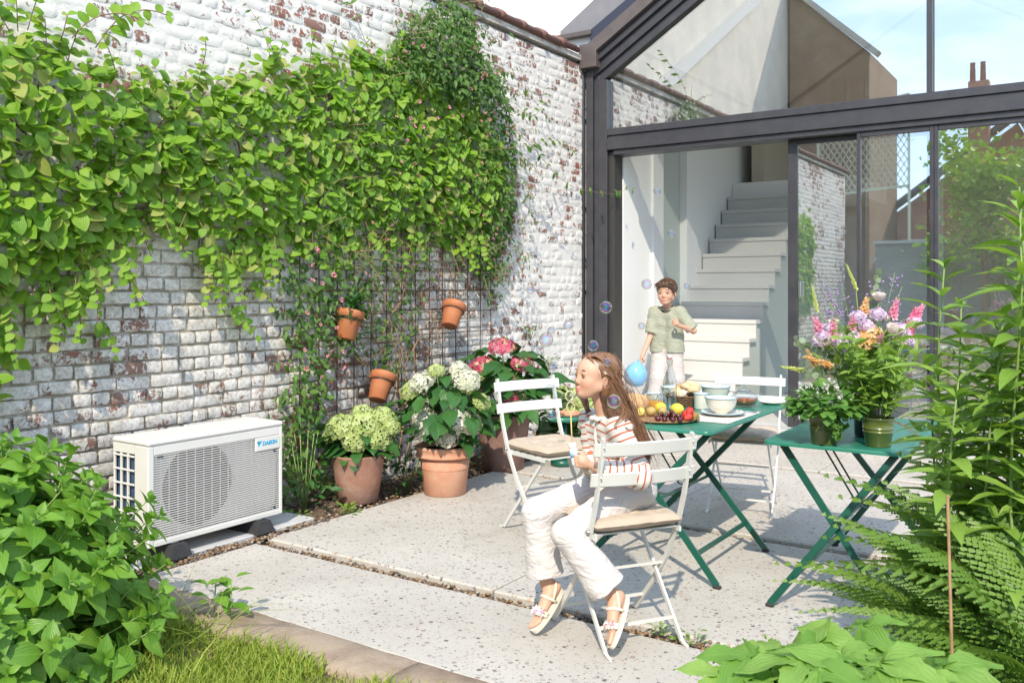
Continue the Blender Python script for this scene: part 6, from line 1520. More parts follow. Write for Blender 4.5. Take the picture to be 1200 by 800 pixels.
# ================================================================== PEOPLE
# figures are laid out in a frame turned like the chair side of the patio: X across, D away, Z up; V3 turns that into world space
def V3(p): return Vector((CAM.x+p[0]*_c-p[1]*_s, CAM.y+p[0]*_s+p[1]*_c, p[2]))
def nrm(v): v = np.asarray(v, float); return v/np.linalg.norm(v)
class SDF:
    """smooth union of tapered limbs and ellipsoids on a grid, turned into one closed surface"""
    def __init__(s, lo, hi, h):
        s.lo = np.array(lo, float); s.h = h; s.n = np.ceil((np.array(hi)-s.lo)/h).astype(int)+1; s.f = np.full(s.n, .08, np.float32)
    def _win(s, lo, hi):
        a = np.clip(((np.array(lo)-s.lo)/s.h).astype(int), 0, s.n); b = np.clip(((np.array(hi)-s.lo)/s.h).astype(int)+2, 0, s.n)
        ax = [s.lo[i]+s.h*np.arange(a[i], b[i]) for i in range(3)]
        return tuple(slice(a[i], b[i]) for i in range(3)), np.meshgrid(*ax, indexing='ij')
    def _put(s, w, d, k, op):
        f = s.f[w]
        if op == 'add':
            if k > 0: hh = np.maximum(k-np.abs(f-d), 0)/k; f[...] = np.minimum(f, d)-hh*hh*k*.25
            else: f[...] = np.minimum(f, d)
        else:
            d = -d
            if k > 0: hh = np.maximum(k-np.abs(f-d), 0)/k; f[...] = np.maximum(f, d)+hh*hh*k*.25
            else: f[...] = np.maximum(f, d)
    def rc(s, a, b, ra, rb, k=.02, op='add', cap=False, wr=0.0, fq=60, ph=0.0):
        a, b = np.array(a, float), np.array(b, float); m = max(ra, rb)+k+.02
        w, (x, y, z) = s._win(np.minimum(a, b)-m, np.maximum(a, b)+m)
        if 0 in x.shape: return s
        d = b-a; L2 = d@d; t = ((x-a[0])*d[0]+(y-a[1])*d[1]+(z-a[2])*d[2])/L2; tc = np.clip(t, 0, 1)
        q = np.sqrt((x-a[0]-tc*d[0])**2+(y-a[1]-tc*d[1])**2+(z-a[2]-tc*d[2])**2)-(ra+(rb-ra)*tc)
        if cap: q = np.maximum(q, (t-1)*math.sqrt(L2))
        if wr:
            q = q-wr*(np.sin(fq*(x*.8+y*.3+z*1.1)+ph+2.2*np.sin(fq*.37*(y+z)+ph))+.6*np.sin(fq*1.7*(z*.8-x*.5+y)+ph*2))
        s._put(w, q, k, op); return s
    def el(s, c, r, ax=None, k=.02, op='add'):
        c = np.array(c, float); r = np.array(r, float); ax = np.eye(3) if ax is None else np.array(ax, float)
        m = max(r)+k+.015; w, (x, y, z) = s._win(c-m, c+m)
        if 0 in x.shape: return s
        p = [(x-c[0])*ax[i][0]+(y-c[1])*ax[i][1]+(z-c[2])*ax[i][2] for i in range(3)]
        k0 = np.sqrt(sum((p[i]/r[i])**2 for i in range(3))); k1 = np.sqrt(sum((p[i]/r[i]**2)**2 for i in range(3)))+1e-9
        s._put(w, k0*(k0-1)/k1, k, op); return s
    def surf(s):
        f = s.f; ins = f < 0; n = f.shape
        cells = tuple(k-1 for k in n); acc = np.zeros(cells+(3,)); cnt = np.zeros(cells)
        def edge(ax):
            a = [slice(None)]*3; b = [slice(None)]*3; a[ax] = slice(0, -1); b[ax] = slice(1, None); a, b = tuple(a), tuple(b)
            cr = ins[a] != ins[b]; fa, fb = f[a], f[b]; idx = np.argwhere(cr); t = (fa[cr]/(fa[cr]-fb[cr])); return idx, t, ins[a][cr]
        E = []
        for ax in range(3):
            idx, t, sg = edge(ax); p = idx.astype(float); p[:, ax] += t; E.append((idx, sg))
            o = [q for q in range(3) if q != ax]
            for da in (0, 1):
                for db in (0, 1):
                    c = idx.copy(); c[:, o[0]] -= da; c[:, o[1]] -= db
                    ok = np.all((c >= 0) & (c < np.array(cells)), 1); cc = c[ok]
                    np.add.at(acc, tuple(cc.T), p[ok]); np.add.at(cnt, tuple(cc.T), 1)
        act = cnt > 0; ids = np.full(cells, -1); ids[act] = np.arange(act.sum()); v = acc[act]/cnt[act][:, None]*s.h+s.lo
        F = []
        for ax in range(3):
            idx, sg = E[ax]; o = [(ax+1) % 3, (ax+2) % 3]; q = []
            ok = np.ones(len(idx), bool)
            for da, db in ((1, 1), (0, 1), (0, 0), (1, 0)):
                c = idx.copy(); c[:, o[0]] -= da; c[:, o[1]] -= db; g = np.all((c >= 0) & (c < np.array(cells)), 1); ok &= g; c = np.clip(c, 0, np.array(cells)-1); q.append(ids[tuple(c.T)])
            q = np.stack(q, 1); q[~sg] = q[~sg][:, ::-1]; F.append(q[ok & np.all(q >= 0, 1)])
        return v, np.concatenate(F)
def figure_mesh(sdf, name, m, parent, att=None, smooth_it=1):
    v, f = sdf.surf()
    if len(v) == 0: return None
    if smooth_it:                                                     # one light Laplacian pass takes the grid off
        for _ in range(smooth_it):
            s_ = np.zeros_like(v); c_ = np.zeros(len(v))
            for a, b in ((0, 1), (1, 2), (2, 3), (3, 0)): np.add.at(s_, f[:, a], v[f[:, b]]); np.add.at(c_, f[:, a], 1); np.add.at(s_, f[:, b], v[f[:, a]]); np.add.at(c_, f[:, b], 1)
            v = v*.5+.5*s_/c_[:, None]
    at_ = att(v) if att else {}
    wv = np.stack([CAM.x+v[:, 0]*_c-v[:, 1]*_s, CAM.y+v[:, 0]*_s+v[:, 1]*_c, v[:, 2]], 1)
    mb = MB(); mb.add(wv, [tuple(int(i) for i in q) for q in f], **at_); return mb.build(name, m, parent, True)
def skin_mat(name, base, lip, blush):
    m, t, o = new_mat(name); k = NT(t); v = k.pos()
    c = k.mix(k.ramp(k.noise(v, 30, 4, .6), (.35, 0.0), (.7, .35)), base, tuple(x*.85 for x in base)); c = k.mix(k.math('MULTIPLY', k.attr('blush'), .55), c, blush); c = k.mix(k.attr('lip'), c, lip)
    p = k.n('ShaderNodeBsdfPrincipled', {'Base Color': c, 'Roughness': .5, 'Specular IOR Level': .35, 'Subsurface Weight': .12, 'Subsurface Radius': (.012, .005, .003), 'Subsurface Scale': .6})
    t.links.new(k.bump(k.noise(v, 400, 2, .5), .06, .001), p.inputs['Normal']); t.links.new(p.outputs[0], o.inputs[0]); return m
def hair_mat(name, a, b):
    m, t, o = new_mat(name); k = NT(t); c = k.mix(k.attr('rnd'), a, b); c = k.mix(k.ramp(k.noise(k.pos(), 140, 3, .6), (.4, 0.0), (.7, .5)), c, tuple(x*.5 for x in a))
    p = k.n('ShaderNodeBsdfPrincipled', {'Base Color': c, 'Roughness': .36, 'Specular IOR Level': .55, 'Anisotropic': .4}); t.links.new(p.outputs[0], o.inputs[0]); return m
def cloth_mat(name, a, b, stripe=None, weave=300, bump=.25, creased=False):
    m, t, o = new_mat(name); k = NT(t); v = k.pos(); c = k.mix(k.noise(v, 14, 4, .6), a, b)
    h = k.noise(v, weave, 2, .5)
    if stripe:
        ph = k.math('FRACT', k.math('ADD', k.math('DIVIDE', k.attr('run'), stripe[1]), k.math('MULTIPLY', k.noise(v, 30, 2, .5), .06)))
        c = k.mix(k.math('LESS_THAN', ph, stripe[2]), c, stripe[0]); h = k.n('ShaderNodeTexWave', {'Vector': k.n('ShaderNodeCombineXYZ', {0: k.attr('run'), 1: 0.0, 2: 0.0}).outputs[0], 'Scale': 45.0, 'Distortion': .3}).outputs['Fac']
    p = k.n('ShaderNodeBsdfPrincipled', {'Base Color': c, 'Roughness': .92, 'Specular IOR Level': .2, 'Sheen Weight': .15}); b1 = k.n('ShaderNodeBump', {'Height': h, 'Strength': bump, 'Distance': .003})
    if creased:
        mp_ = k.n('ShaderNodeMapping', {'Vector': v}); mp_.inputs['Scale'].default_value = (1.0, 1.0, 1.9); mp_.inputs['Rotation'].default_value = (.5, .4, .3)
        b2 = k.n('ShaderNodeBump', {'Height': k.n('ShaderNodeTexNoise', {'Vector': mp_.outputs[0], 'Scale': 13.0, 'Detail': 3.0, 'Roughness': .45, 'Distortion': 1.6}).outputs['Fac'], 'Strength': .42, 'Distance': .03}); t.links.new(b2.outputs[0], b1.inputs['Normal'])
    t.links.new(b1.outputs[0], p.inputs['Normal']); t.links.new(p.outputs[0], o.inputs[0]); return m
def tubep(mb, pts, r, n=8, **a): return mb.tube([V3(p) for p in pts], r, n, **a)
def catmull(ctrl, n):
    out = []
    for i in range(n+1):
        u = i/n*(len(ctrl)-1); k = min(int(u), len(ctrl)-2); f_ = u-k; p = [np.array(ctrl[max(0, min(len(ctrl)-1, k+d))], float) for d in (-1, 0, 1, 2)]
        out.append(.5*((2*p[1])+(p[2]-p[0])*f_+(2*p[0]-5*p[1]+4*p[2]-p[3])*f_**2+(3*p[1]-p[0]-3*p[2]+p[3])*f_**3))
    return out
def head(sdf, c, hf, hl, hu, S, pucker=0.0):
    """child's head: skull, jaw, cheeks, nose, lips, ears; S scales a 20 cm head"""
    c = np.array(c, float); ax = (hf, hl, hu); q = lambda f_, l_, u_: c+(hf*f_+hl*l_+hu*u_)*S
    sdf.el(q(-.012, 0, .022), np.array((.094, .076, .080))*S, ax, .02)
    sdf.el(q(.030, 0, -.034), np.array((.058, .057, .066))*S, ax, .03)
    sdf.el(q(.038, 0, .02), np.array((.046, .058, .045))*S, ax, .03)
    sdf.rc(q(.050, .014, -.082), q(.050, -.014, -.082), .021*S, .021*S, .025)
    for s_ in (-1, 1):
        sdf.el(q(.052, .034*s_, -.040), np.array((.030, .026, .028))*S, ax, .02)
        sdf.rc(q(.005, .052*s_, -.055), q(.045, .02*s_, -.082), .018*S, .018*S, .025)
        sdf.el(q(.088, .031*s_, -.008), np.array((.012, .018, .010))*S, ax, .012, 'sub')
        sdf.el(q(.074, .031*s_, -.009), np.array((.0135, .0165, .0125))*S, ax, .004)
        sdf.el(q(.079, .031*s_, .0035), np.array((.0105, .0165, .0058))*S, ax, .005)
        e = q(-.012, .076*s_, -.018)
        sdf.el(e, np.array((.017, .007, .027))*S, ax, .006); sdf.el(e+hl*s_*.006*S, np.array((.009, .005, .015))*S, ax, .004, 'sub')
        sdf.el(q(.088, .0085*s_, -.041), np.array((.008, .006, .0055))*S, ax, .008)
    sdf.rc(q(.080, 0, -.006), q(.094, 0, -.034), .0070*S, .0082*S, .016)
    pk = pucker
    sdf.el(q(.080+.007*pk, 0, -.066), np.array((.012, .020-.008*pk, .0055))*S, ax, .010); sdf.el(q(.078+.007*pk, 0, -.0765), np.array((.012, .017-.006*pk, .0062))*S, ax, .010)
    if pk: sdf.el(q(.094, 0, -.0715), np.array((.006, .0055, .0035))*S, ax, .003, 'sub')
    sdf.el(q(.066, 0, -.094), np.array((.018, .020, .014))*S, ax, .016)
    return q
def face_att(q, S, hf, hl):
    def f(v):
        mouth = q(.089, 0, -.0715); d = v-mouth; dl = d@hl; du = d[:, 2]; lip = np.clip(1.25-np.sqrt((dl/(.021*S))**2+(du/(.0105*S))**2+((d@hf)/(.018*S))**2), 0, 1)**.6
        bl = np.zeros(len(v))
        for s_ in (-1, 1): bl += np.exp(-(np.linalg.norm(v-q(.07, .042*s_, -.038), axis=1)/(.024*S))**2)
        bl += .8*np.exp(-(np.linalg.norm(v-q(.10, 0, -.04), axis=1)/(.015*S))**2); return {'lip': np.clip(lip*1.1, 0, .85), 'blush': np.clip(bl, 0, 1)}
    return f
M_sclera = pm('eye_white', (.72, .70, .68), None, rough=.15); M_iris = pm('eye_iris', (.05, .028, .015), None, rough=.1)
def eyes(q, S, hf, hl, hu, look, parent, brow_m, lid=.0):
    for s_ in (-1, 1):
        ec = q(.0755, .031*s_, -.010); n_ = 14; mb = MB(); L = nrm(look)
        v = []; r = .0125*S
        mb.ball(tuple(V3(ec)), r, 16, 12); Lw = V3(L)-V3((0, 0, 0))
        for fi, fc in enumerate(mb.f):
            p = np.mean([mb.v[0][i] for i in fc], 0)-np.array(V3(ec)); mb.m[fi] = 1 if (p/np.linalg.norm(p))@np.array(Lw) > .62 else 0
        mb.build('eye', [M_sclera, M_iris], parent)
        lash = MB(); tubep(lash, [q(.0835+.003*math.cos(a), .031*s_+.0165*math.sin(a), -.0035-lid*.004+.0035*math.cos(a*1.1)) for a in np.linspace(-1.3, 1.3, 9)], [.0007*S+.0015*S*math.cos(a) for a in np.linspace(-1.2, 1.2, 9)], 6); lash.build('eyelash', brow_m, parent)
        br = MB(); tubep(br, [q(.0905-.004*abs(a), .033*s_+.019*a*s_, .0155+.0035*math.cos(a*1.2)) for a in np.linspace(-1, 1, 8)], [.0009*S, .0020*S, .0024*S, .0024*S, .0022*S, .0018*S, .0013*S, .0006*S], 6); br.build('eyebrow', brow_m, parent)
def fist(sdf, wrist, palm, fd, sd, cen, S=1.0, r=.0072, bend=1.0):
    """palm from the wrist, four curled fingers stacked along sd and wrapped round the point cen, a thumb from the side of the palm"""
    wrist, palm, fd, sd, cen = [np.array(x, float) for x in (wrist, palm, fd, sd, cen)]; fd, sd = nrm(fd), nrm(sd); o = nrm(np.cross(fd, sd))
    if (cen-palm)@o < 0: o = -o
    sdf.rc(wrist, palm+fd*.004, .0165*S, .019*S, .012)
    for i, (k, L) in enumerate(((1.5, .92), (.5, 1.0), (-.5, .96), (-1.5, .80))):
        b = palm+sd*k*.0125*S+fd*.014*S; sdf.rc(palm+sd*k*.009*S-fd*.006*S, b, .011*S, .0095*S, .007)
        m1 = b+(fd*.62-o*.15+o*.35*bend)*.027*L*S; m2 = m1+(fd*.05+o*1.0)*.020*L*S*bend+fd*(1-bend)*.018*S; m3 = m2+(-fd*.8*bend+o*.45+fd*(1-bend))*.014*L*S
        sdf.rc(b, m1, r*S*1.08, r*S, .003); sdf.rc(m1, m2, r*S, r*S*.92, .0025); sdf.rc(m2, m3, r*S*.92, r*S*.8, .002)
    t0 = palm+sd*.016*S-fd*.008*S+o*.006*S; t1 = t0+(sd*.75+fd*.35+o*.7)*.021*S; t2 = t1+(fd*.75+sd*.25+o*.5)*.020*S; sdf.rc(palm+sd*.006*S-fd*.01*S, t0, .013*S, .0105*S, .008); sdf.rc(t0, t1, .0102*S, .0088*S, .004); sdf.rc(t1, t2, .0088*S, .0072*S, .003)
def foot(sdf, heel, toe, dors, side_out, S=1.0):
    heel, toe, u = np.array(heel, float), np.array(toe, float), nrm(dors); a = nrm(toe-heel); u = nrm(u-a*(u@a)); w_ = np.cross(a, u); L = np.linalg.norm(toe-heel)
    q = lambda x, y, z: heel+a*x*L+w_*y*S+u*z*S
    sdf.rc(q(.03, 0, .028), q(.30, 0, .036), .026*S, .027*S, .015); sdf.rc(q(.28, .004, .04), q(.68, .008, .02), .025*S, .019*S, .015); sdf.rc(q(.28, -.006, .034), q(.66, -.014, .017), .023*S, .017*S, .015)
    for i, (y, r, e) in enumerate(((.019, .0105, 1.0), (.006, .0082, .99), (-.005, .0078, .955), (-.0145, .0074, .915), (-.023, .0068, .86))):
        y *= side_out; sdf.rc(q(.70, y*.85, .013), q(e-.03, y, .010), r*S*1.05, r*S, .006)
    return q, a, w_, u

# ---------------------------------------------------------------- the girl
gl_ = np.array; F_ = nrm((-.90, -.43, 0)); L_ = nrm((.43, -.90, 0)); Z_ = gl_((0, 0, 1.))
girl = thing('person', 'girl with long brown hair and striped cardigan sitting on the nearest chair blowing bubbles', 'person', tuple(V3((.46, 3.66, .5))), YAW, 'children')
del girl['group']
M_skin = skin_mat('fair_skin', (.62, .365, .255), (.55, .16, .14), (.64, .26, .19))
M_hairg = hair_mat('brown_hair', (.125, .054, .026), (.34, .17, .08)); M_brow = pm('dark_hair', (.06, .032, .02), None, rough=.6)
HC = gl_((.334, 3.552, 1.040)); pit = R(7); hf = nrm(F_*math.cos(pit)+Z_*math.sin(pit)); hl = L_; hu = nrm(np.cross(hf, hl)); hu = hu if hu[2] > 0 else -hu
SG = .85
shL, shR = gl_((.425, 3.482, .838)), gl_((.328, 3.690, .838)); elL, elR = gl_((.492, 3.425, .665)), gl_((.345, 3.66, .655)); wrL, wrR = gl_((.322, 3.392, .702)), gl_((.288, 3.47, .700))
hipL, hipR = gl_((.505, 3.60, .578)), gl_((.435, 3.735, .578)); knL, knR = gl_((.212, 3.430, .440)), gl_((.098, 3.62, .474)); anL, anR = gl_((.392, 3.395, .205)), gl_((.142, 3.62, .185))
heL, toL = gl_((.432, 3.40, .205)), gl_((.362, 3.295, .062)); heR, toR = gl_((.196, 3.630, .160)), gl_((.084, 3.535, .030))
body = SDF((-.02, 3.18, -.02), (.68, 3.86, 1.18), .0032)
hq = head(body, HC, hf, hl, hu, SG, 1.0)
body.rc((.385, 3.588, .86), HC-Z_*.075-F_*.018, .040, .034, .02)
for s_ in (-1, 1):
    body.rc(gl_((.47, 3.665, .585))+L_*.045*s_, gl_((.405, 3.605, .79))+L_*.045*s_, .066, .062, .03); body.rc((.392, 3.592, .835), (shL if s_ > 0 else shR), .042, .034, .03)
for a, b, c in ((shL, elL, wrL), (shR, elR, wrR)): body.rc(a, b, .032, .025, .02); body.rc(b, c, .0255, .0175, .015)
for a, b, c in ((hipL, knL, anL), (hipR, knR, anR)): body.rc(a, b, .066, .045, .02); body.rc(b, c, .046, .026, .015)
BOT = gl_((.236, 3.402, .762))
fist(body, wrL, (.272, 3.380, .728), (-1, -.05, .12), (-.12, .1, 1), BOT, .93)
fist(body, wrR, (.272, 3.438, .728), (-1, .1, .05), (-.1, -.1, 1), BOT, .90)
fqL, aL, wL, uL = foot(body, heL, toL, -(anL-knL), -1, .82); fqR, aR, wR, uR = foot(body, heR, toR, -(anR-knR), 1, .82)
body.rc(anL, heL+aL*.03+uL*.03, .024, .026, .015); body.rc(anR, heR+aR*.03+uR*.03, .024, .026, .015)
figure_mesh(body, 'body', M_skin, girl, face_att(hq, SG, hf, hl))
eyes(hq, SG, hf, hl, hu, F_*.9-Z_*.45+L_*-.1, girl, M_brow, 1.2)
# cardigan
card = SDF((.12, 3.25, .50), (.68, 3.86, .98), .0036)
for s_ in (-1, 1):
    card.rc(gl_((.470, 3.662, .598))+L_*.052*s_, gl_((.405, 3.605, .79))+L_*.050*s_, .089, .074, .03, wr=.0022, fq=55); card.rc((.392, 3.592, .828), (shL if s_ > 0 else shR), .052, .047, .03)
    a, b, c = ((shL, elL, wrL), (shR, elR, wrR))[0 if s_ > 0 else 1]
    card.rc(a, b, .047, .050, .025, wr=.0025, fq=70, ph=s_); card.rc(b, b+(c-b)*.86, .050, .034, .02, cap=True, wr=.0028, fq=85, ph=s_*2)
card.rc((.398, 3.598, .87), HC-Z_*.07, .047, .044, .012, 'sub')
SP0, SP1 = gl_((.47, 3.665, .585)), gl_((.40, 3.60, .85))
def card_att(v):
    def seg(a, b, off):
        d = b-a; tu = ((v-a)@d)/(d@d); t = np.clip(tu, 0, 1); return np.linalg.norm(v-a-t[:, None]*d, axis=1)-off, tu*np.linalg.norm(d)
    c = [seg(SP0, SP1, .085)]; st_ = ((v-SP0)@(SP1-SP0))/np.linalg.norm(SP1-SP0); runs = [st_]
    for a, b, e in ((shL, elL, wrL), (shR, elR, wrR)):
        l1 = np.linalg.norm(b-a); d1, r1 = seg(a, b, .046); d2, r2 = seg(b, e, .042); c += [(d1, 0), (d2, 0)]; runs += [r1+.008, l1+r2+.008]
    D = np.stack([x[0] for x in c], 1); D[:, 1] += .012; D[:, 3] += .012; i = D.argmin(1); run = np.stack(runs, 1)[np.arange(len(v)), i]
    return {'run': run+.3}
M_card = cloth_mat('striped_knit', (.74, .71, .66), (.68, .65, .60), ((.50, .15, .085), .0275, .27), bump=.5)
co = figure_mesh(card, 'cardigan', M_card, girl, card_att)
M_rib = cloth_mat('cream_rib_knit', (.72, .68, .60), (.66, .62, .54), None, 90, .6)
rib = MB()
def ring(c, ax_, ra, rb, l_=L_, f_=F_, n=28): return [c+l_*ra*math.cos(a)+f_*rb*math.sin(a) for a in np.linspace(0, 2*math.pi, n+1)]
wst = SDF((.30, 3.42, .52), (.66, 3.86, .70), .004)
for s_ in (-1, 1): wst.rc(gl_((.472, 3.664, .578))+L_*.052*s_, gl_((.468, 3.66, .604))+L_*.052*s_, .0905, .0925, .03)
wst.rc((.47, 3.66, .40), (.47, 3.66, .556), .3, .3, 0, 'sub', cap=True)
figure_mesh(wst, 'waist_rib', M_rib, girl)
M_colw = cloth_mat('white_cotton', (.76, .74, .70), (.72, .70, .66))
cb = MB(); tubep(cb, [gl_((.388, 3.59, .875))+F_*.050*math.cos(a)+L_*.054*math.sin(a)+Z_*(-.014*math.cos(a)+.004) for a in np.linspace(.12, 6.16, 26)], .0085, 8); cb.build('neckband', M_colw, girl)
for s_ in (-1, 1):
    c0 = gl_((.388, 3.59, .868))+F_*.055; pts = [c0+L_*.006*s_, c0+L_*.020*s_-Z_*.004+F_*.010, c0+L_*.034*s_-Z_*.002+F_*.006]
    fb = MB(); tubep(fb, pts, [.008, .011, .006], 8); fb.build('collar_tip', M_colw, girl)
pk = MB(); tubep(pk, [gl_((.398-.0, 3.60, .855))+F_*.060, gl_((.408, 3.607, .79))+F_*.081, gl_((.432, 3.63, .71))+F_*.087, gl_((.455, 3.648, .64))+F_*.090], .0065, 8); pk.build('button_band', M_colw, girl)
for t_ in (.1, .35, .6, .85):
    p = gl_((.40, 3.60, .84))*(1-t_)+gl_((.455, 3.648, .65))*t_+F_*(.072+.024*min(1, t_*2)); bb = MB(); bb.ball(tuple(V3(p)), .0055, 10, 6); bb.build('button', M_ivory if False else M_sclera, girl)
for w0, e0 in ((wrL, elL), (wrR, elR)):
    d = w0-e0; cf = SDF(np.minimum(w0, e0)-.06, np.maximum(w0, e0)+.06, .0035); cf.rc(e0+d*.78, e0+d*.93, .034, .029, .01, cap=True); figure_mesh(cf, 'cuff', M_rib, girl)
# trousers
M_trs = cloth_mat('off_white_denim', (.64, .605, .59), (.58, .545, .535), None, 350, .2, True)
tr_ = SDF((-.04, 3.25, .12), (.68, 3.88, .72), .0038)
for a, b, c, ph in ((hipL, knL, anL, 0), (hipR, knR, anR, 2)):
    tr_.rc(gl_((.47, 3.665, .575)), a, .078, .082, .03); tr_.rc(a, b, .072, .057, .03, wr=.0020, fq=50, ph=ph)
    e = b+(c-b)*.86; tr_.rc(b, e, .056, .077, .022, cap=True, wr=.0016, fq=38, ph=ph)
for s_ in (-1, 1): tr_.rc(gl_((.474, 3.668, .565))+L_*.045*s_, gl_((.468, 3.66, .60))+L_*.045*s_, .080, .070, .02)
tr_.rc((.47, 3.67, .30), (.47, 3.67, .497), .5, .5, .0, 'sub', cap=True) if False else None
figure_mesh(tr_, 'trousers', M_trs, girl)
# hair: a cap, the falling mass, and strands over both
hair = SDF((.18, 3.33, .66), (.66, 3.75, 1.20), .0036)
q = hq
ax3 = (hf, hl, hu)
hair.el(q(-.020, 0, .026), gl_((.097, .082, .085))*SG, ax3, .02)
hair.rc(q(-.060, .0, -.01), q(-.07, 0, -.085), .068*SG, .060*SG, .03)
CH = [q(-.055, .012, -.02), gl_((.412, 3.540, .935)), gl_((.448, 3.510, .868)), gl_((.482, 3.488, .805)), gl_((.508, 3.470, .742))]
for a, b, ra, rb in zip(CH, CH[1:], (.060, .046, .036, .024), (.046, .036, .024, .008)): hair.rc(a, b, ra, rb, .02)
hair.rc(q(-.02, .078, .0), q(-.035, .07, -.07), .020, .024, .02)
hair.rc(q(.035, -.066, .02), q(.025, -.062, -.09), .018, .02, .02); hair.rc(q(.025, -.062, -.09), gl_((.312, 3.66, .885)), .020, .010, .02)
hair.el(q(.088, 0, -.055), gl_((.080, .070, .098))*SG, ax3, .012, 'sub'); hair.el(q(.060, .052, -.045), gl_((.062, .038, .075))*SG, ax3, .012, 'sub'); hair.el(q(-.006, .090, -.020), gl_((.020, .016, .027))*SG, ax3, .006, 'sub')
figure_mesh(hair, 'hair', M_hairg, girl, lambda v: {'rnd': .3+.3*np.sin(v[:, 0]*160+v[:, 1]*110)})
sd_ = MB(); rr_ = random.Random(5)
def strand(ctrl, r0, n=18): tubep(sd_, catmull(ctrl, n), [r0*(1-.75*(i/n)**2) for i in range(n+1)], 4, rnd=rr_.random())
for i in range(950):
    side = 1 if rr_.random() < .72 else -1; f0 = rr_.uniform(-.075, .070); al = rr_.uniform(0, 6.28); ro = rr_.uniform(.55, 1.08)
    p0 = q(f0, .004*side+rr_.uniform(-.004, .004), .112-.55*max(0, f0)**1.2*.9-(.25*(f0+.03)**2/.01*.1)); 
    back = rr_.uniform(0, 1)
    pts = [p0, q(f0*.75-.012, side*(.058), .088), q(f0*.35-.035-.02*back, side*(.083+rr_.uniform(0, .004)), .030), q(-.040-.045*back, side*(.082-.04*back), -.040)]
    jw = rr_.uniform(-1, 1)
    for j, (c_, r_) in enumerate(zip(CH[1:], (.054, .052, .048, .042))):
        pts.append(c_+(L_*math.cos(al)+nrm((.9, .43, .2))*math.sin(al))*r_*ro+Z_*rr_.uniform(-.004, .004)+L_*.004*jw*j)
    if rr_.random() < .35: pts = pts[:rr_.choice((5, 6, 7))]
    else: pts.append(CH[-1]+gl_((.012, -.006, -.05))*rr_.uniform(-.2, 1.3)+L_*rr_.uniform(-.03, .03))
    strand(pts, rr_.uniform(.0006, .0014))
for i in range(150):                                                 # loose hairs
    p = q(rr_.uniform(-.09, .04), rr_.uniform(-.02, .085), rr_.uniform(-.02, .118)); a_ = CH[rr_.randrange(1, 5)]+L_*rr_.uniform(-.05, .07)+Z_*rr_.uniform(-.03, .03)-F_*rr_.uniform(-.02, .05); strand([p, (p*.6+a_*.4)-F_*rr_.uniform(-.01, .035)+L_*rr_.uniform(0, .03), a_, a_+gl_((.01, 0, -.06))*rr_.uniform(.3, 1.2)+L_*rr_.uniform(-.03, .03)], rr_.uniform(.0005, .0010), 12)
for i in range(46):                                                  # far side, falling in front of the right shoulder
    o = rr_.uniform(-1, 1); strand([q(.06, -.01, .098), q(.052, -.055, .06), q(.036, -.075, -.0+.01*o), q(.028, -.070, -.07), gl_((.305, 3.655, .935))+F_*.008*o, gl_((.312+.01*o, 3.655, .89)), gl_((.318+.015*o, 3.65, .865))], rr_.uniform(.001, .002))
for i in range(60):                                                  # hairline at the near temple
    o = rr_.random(); strand([q(.066-.02*o, .004, .092+.012*o), q(.062-.03*o, .040, .072), q(.030-.03*o, .070, .035), q(-.016-.01*o, .082, .002), q(-.042, .082, -.035), q(-.055, .07, -.09), CH[1]+L_*.045*o], rr_.uniform(.0009, .0018))
for i in range(26): o = rr_.uniform(-1, 1); strand([CH[1]+L_*.05, gl_((.445+.02*o, 3.46, .90)), gl_((.415+.02*o, 3.435, .858)), gl_((.435+.03*o, 3.43, .84))], rr_.uniform(.0008, .0016))
tag(sd_.build('hair_strands', M_hairg, girl), kind='stuff')
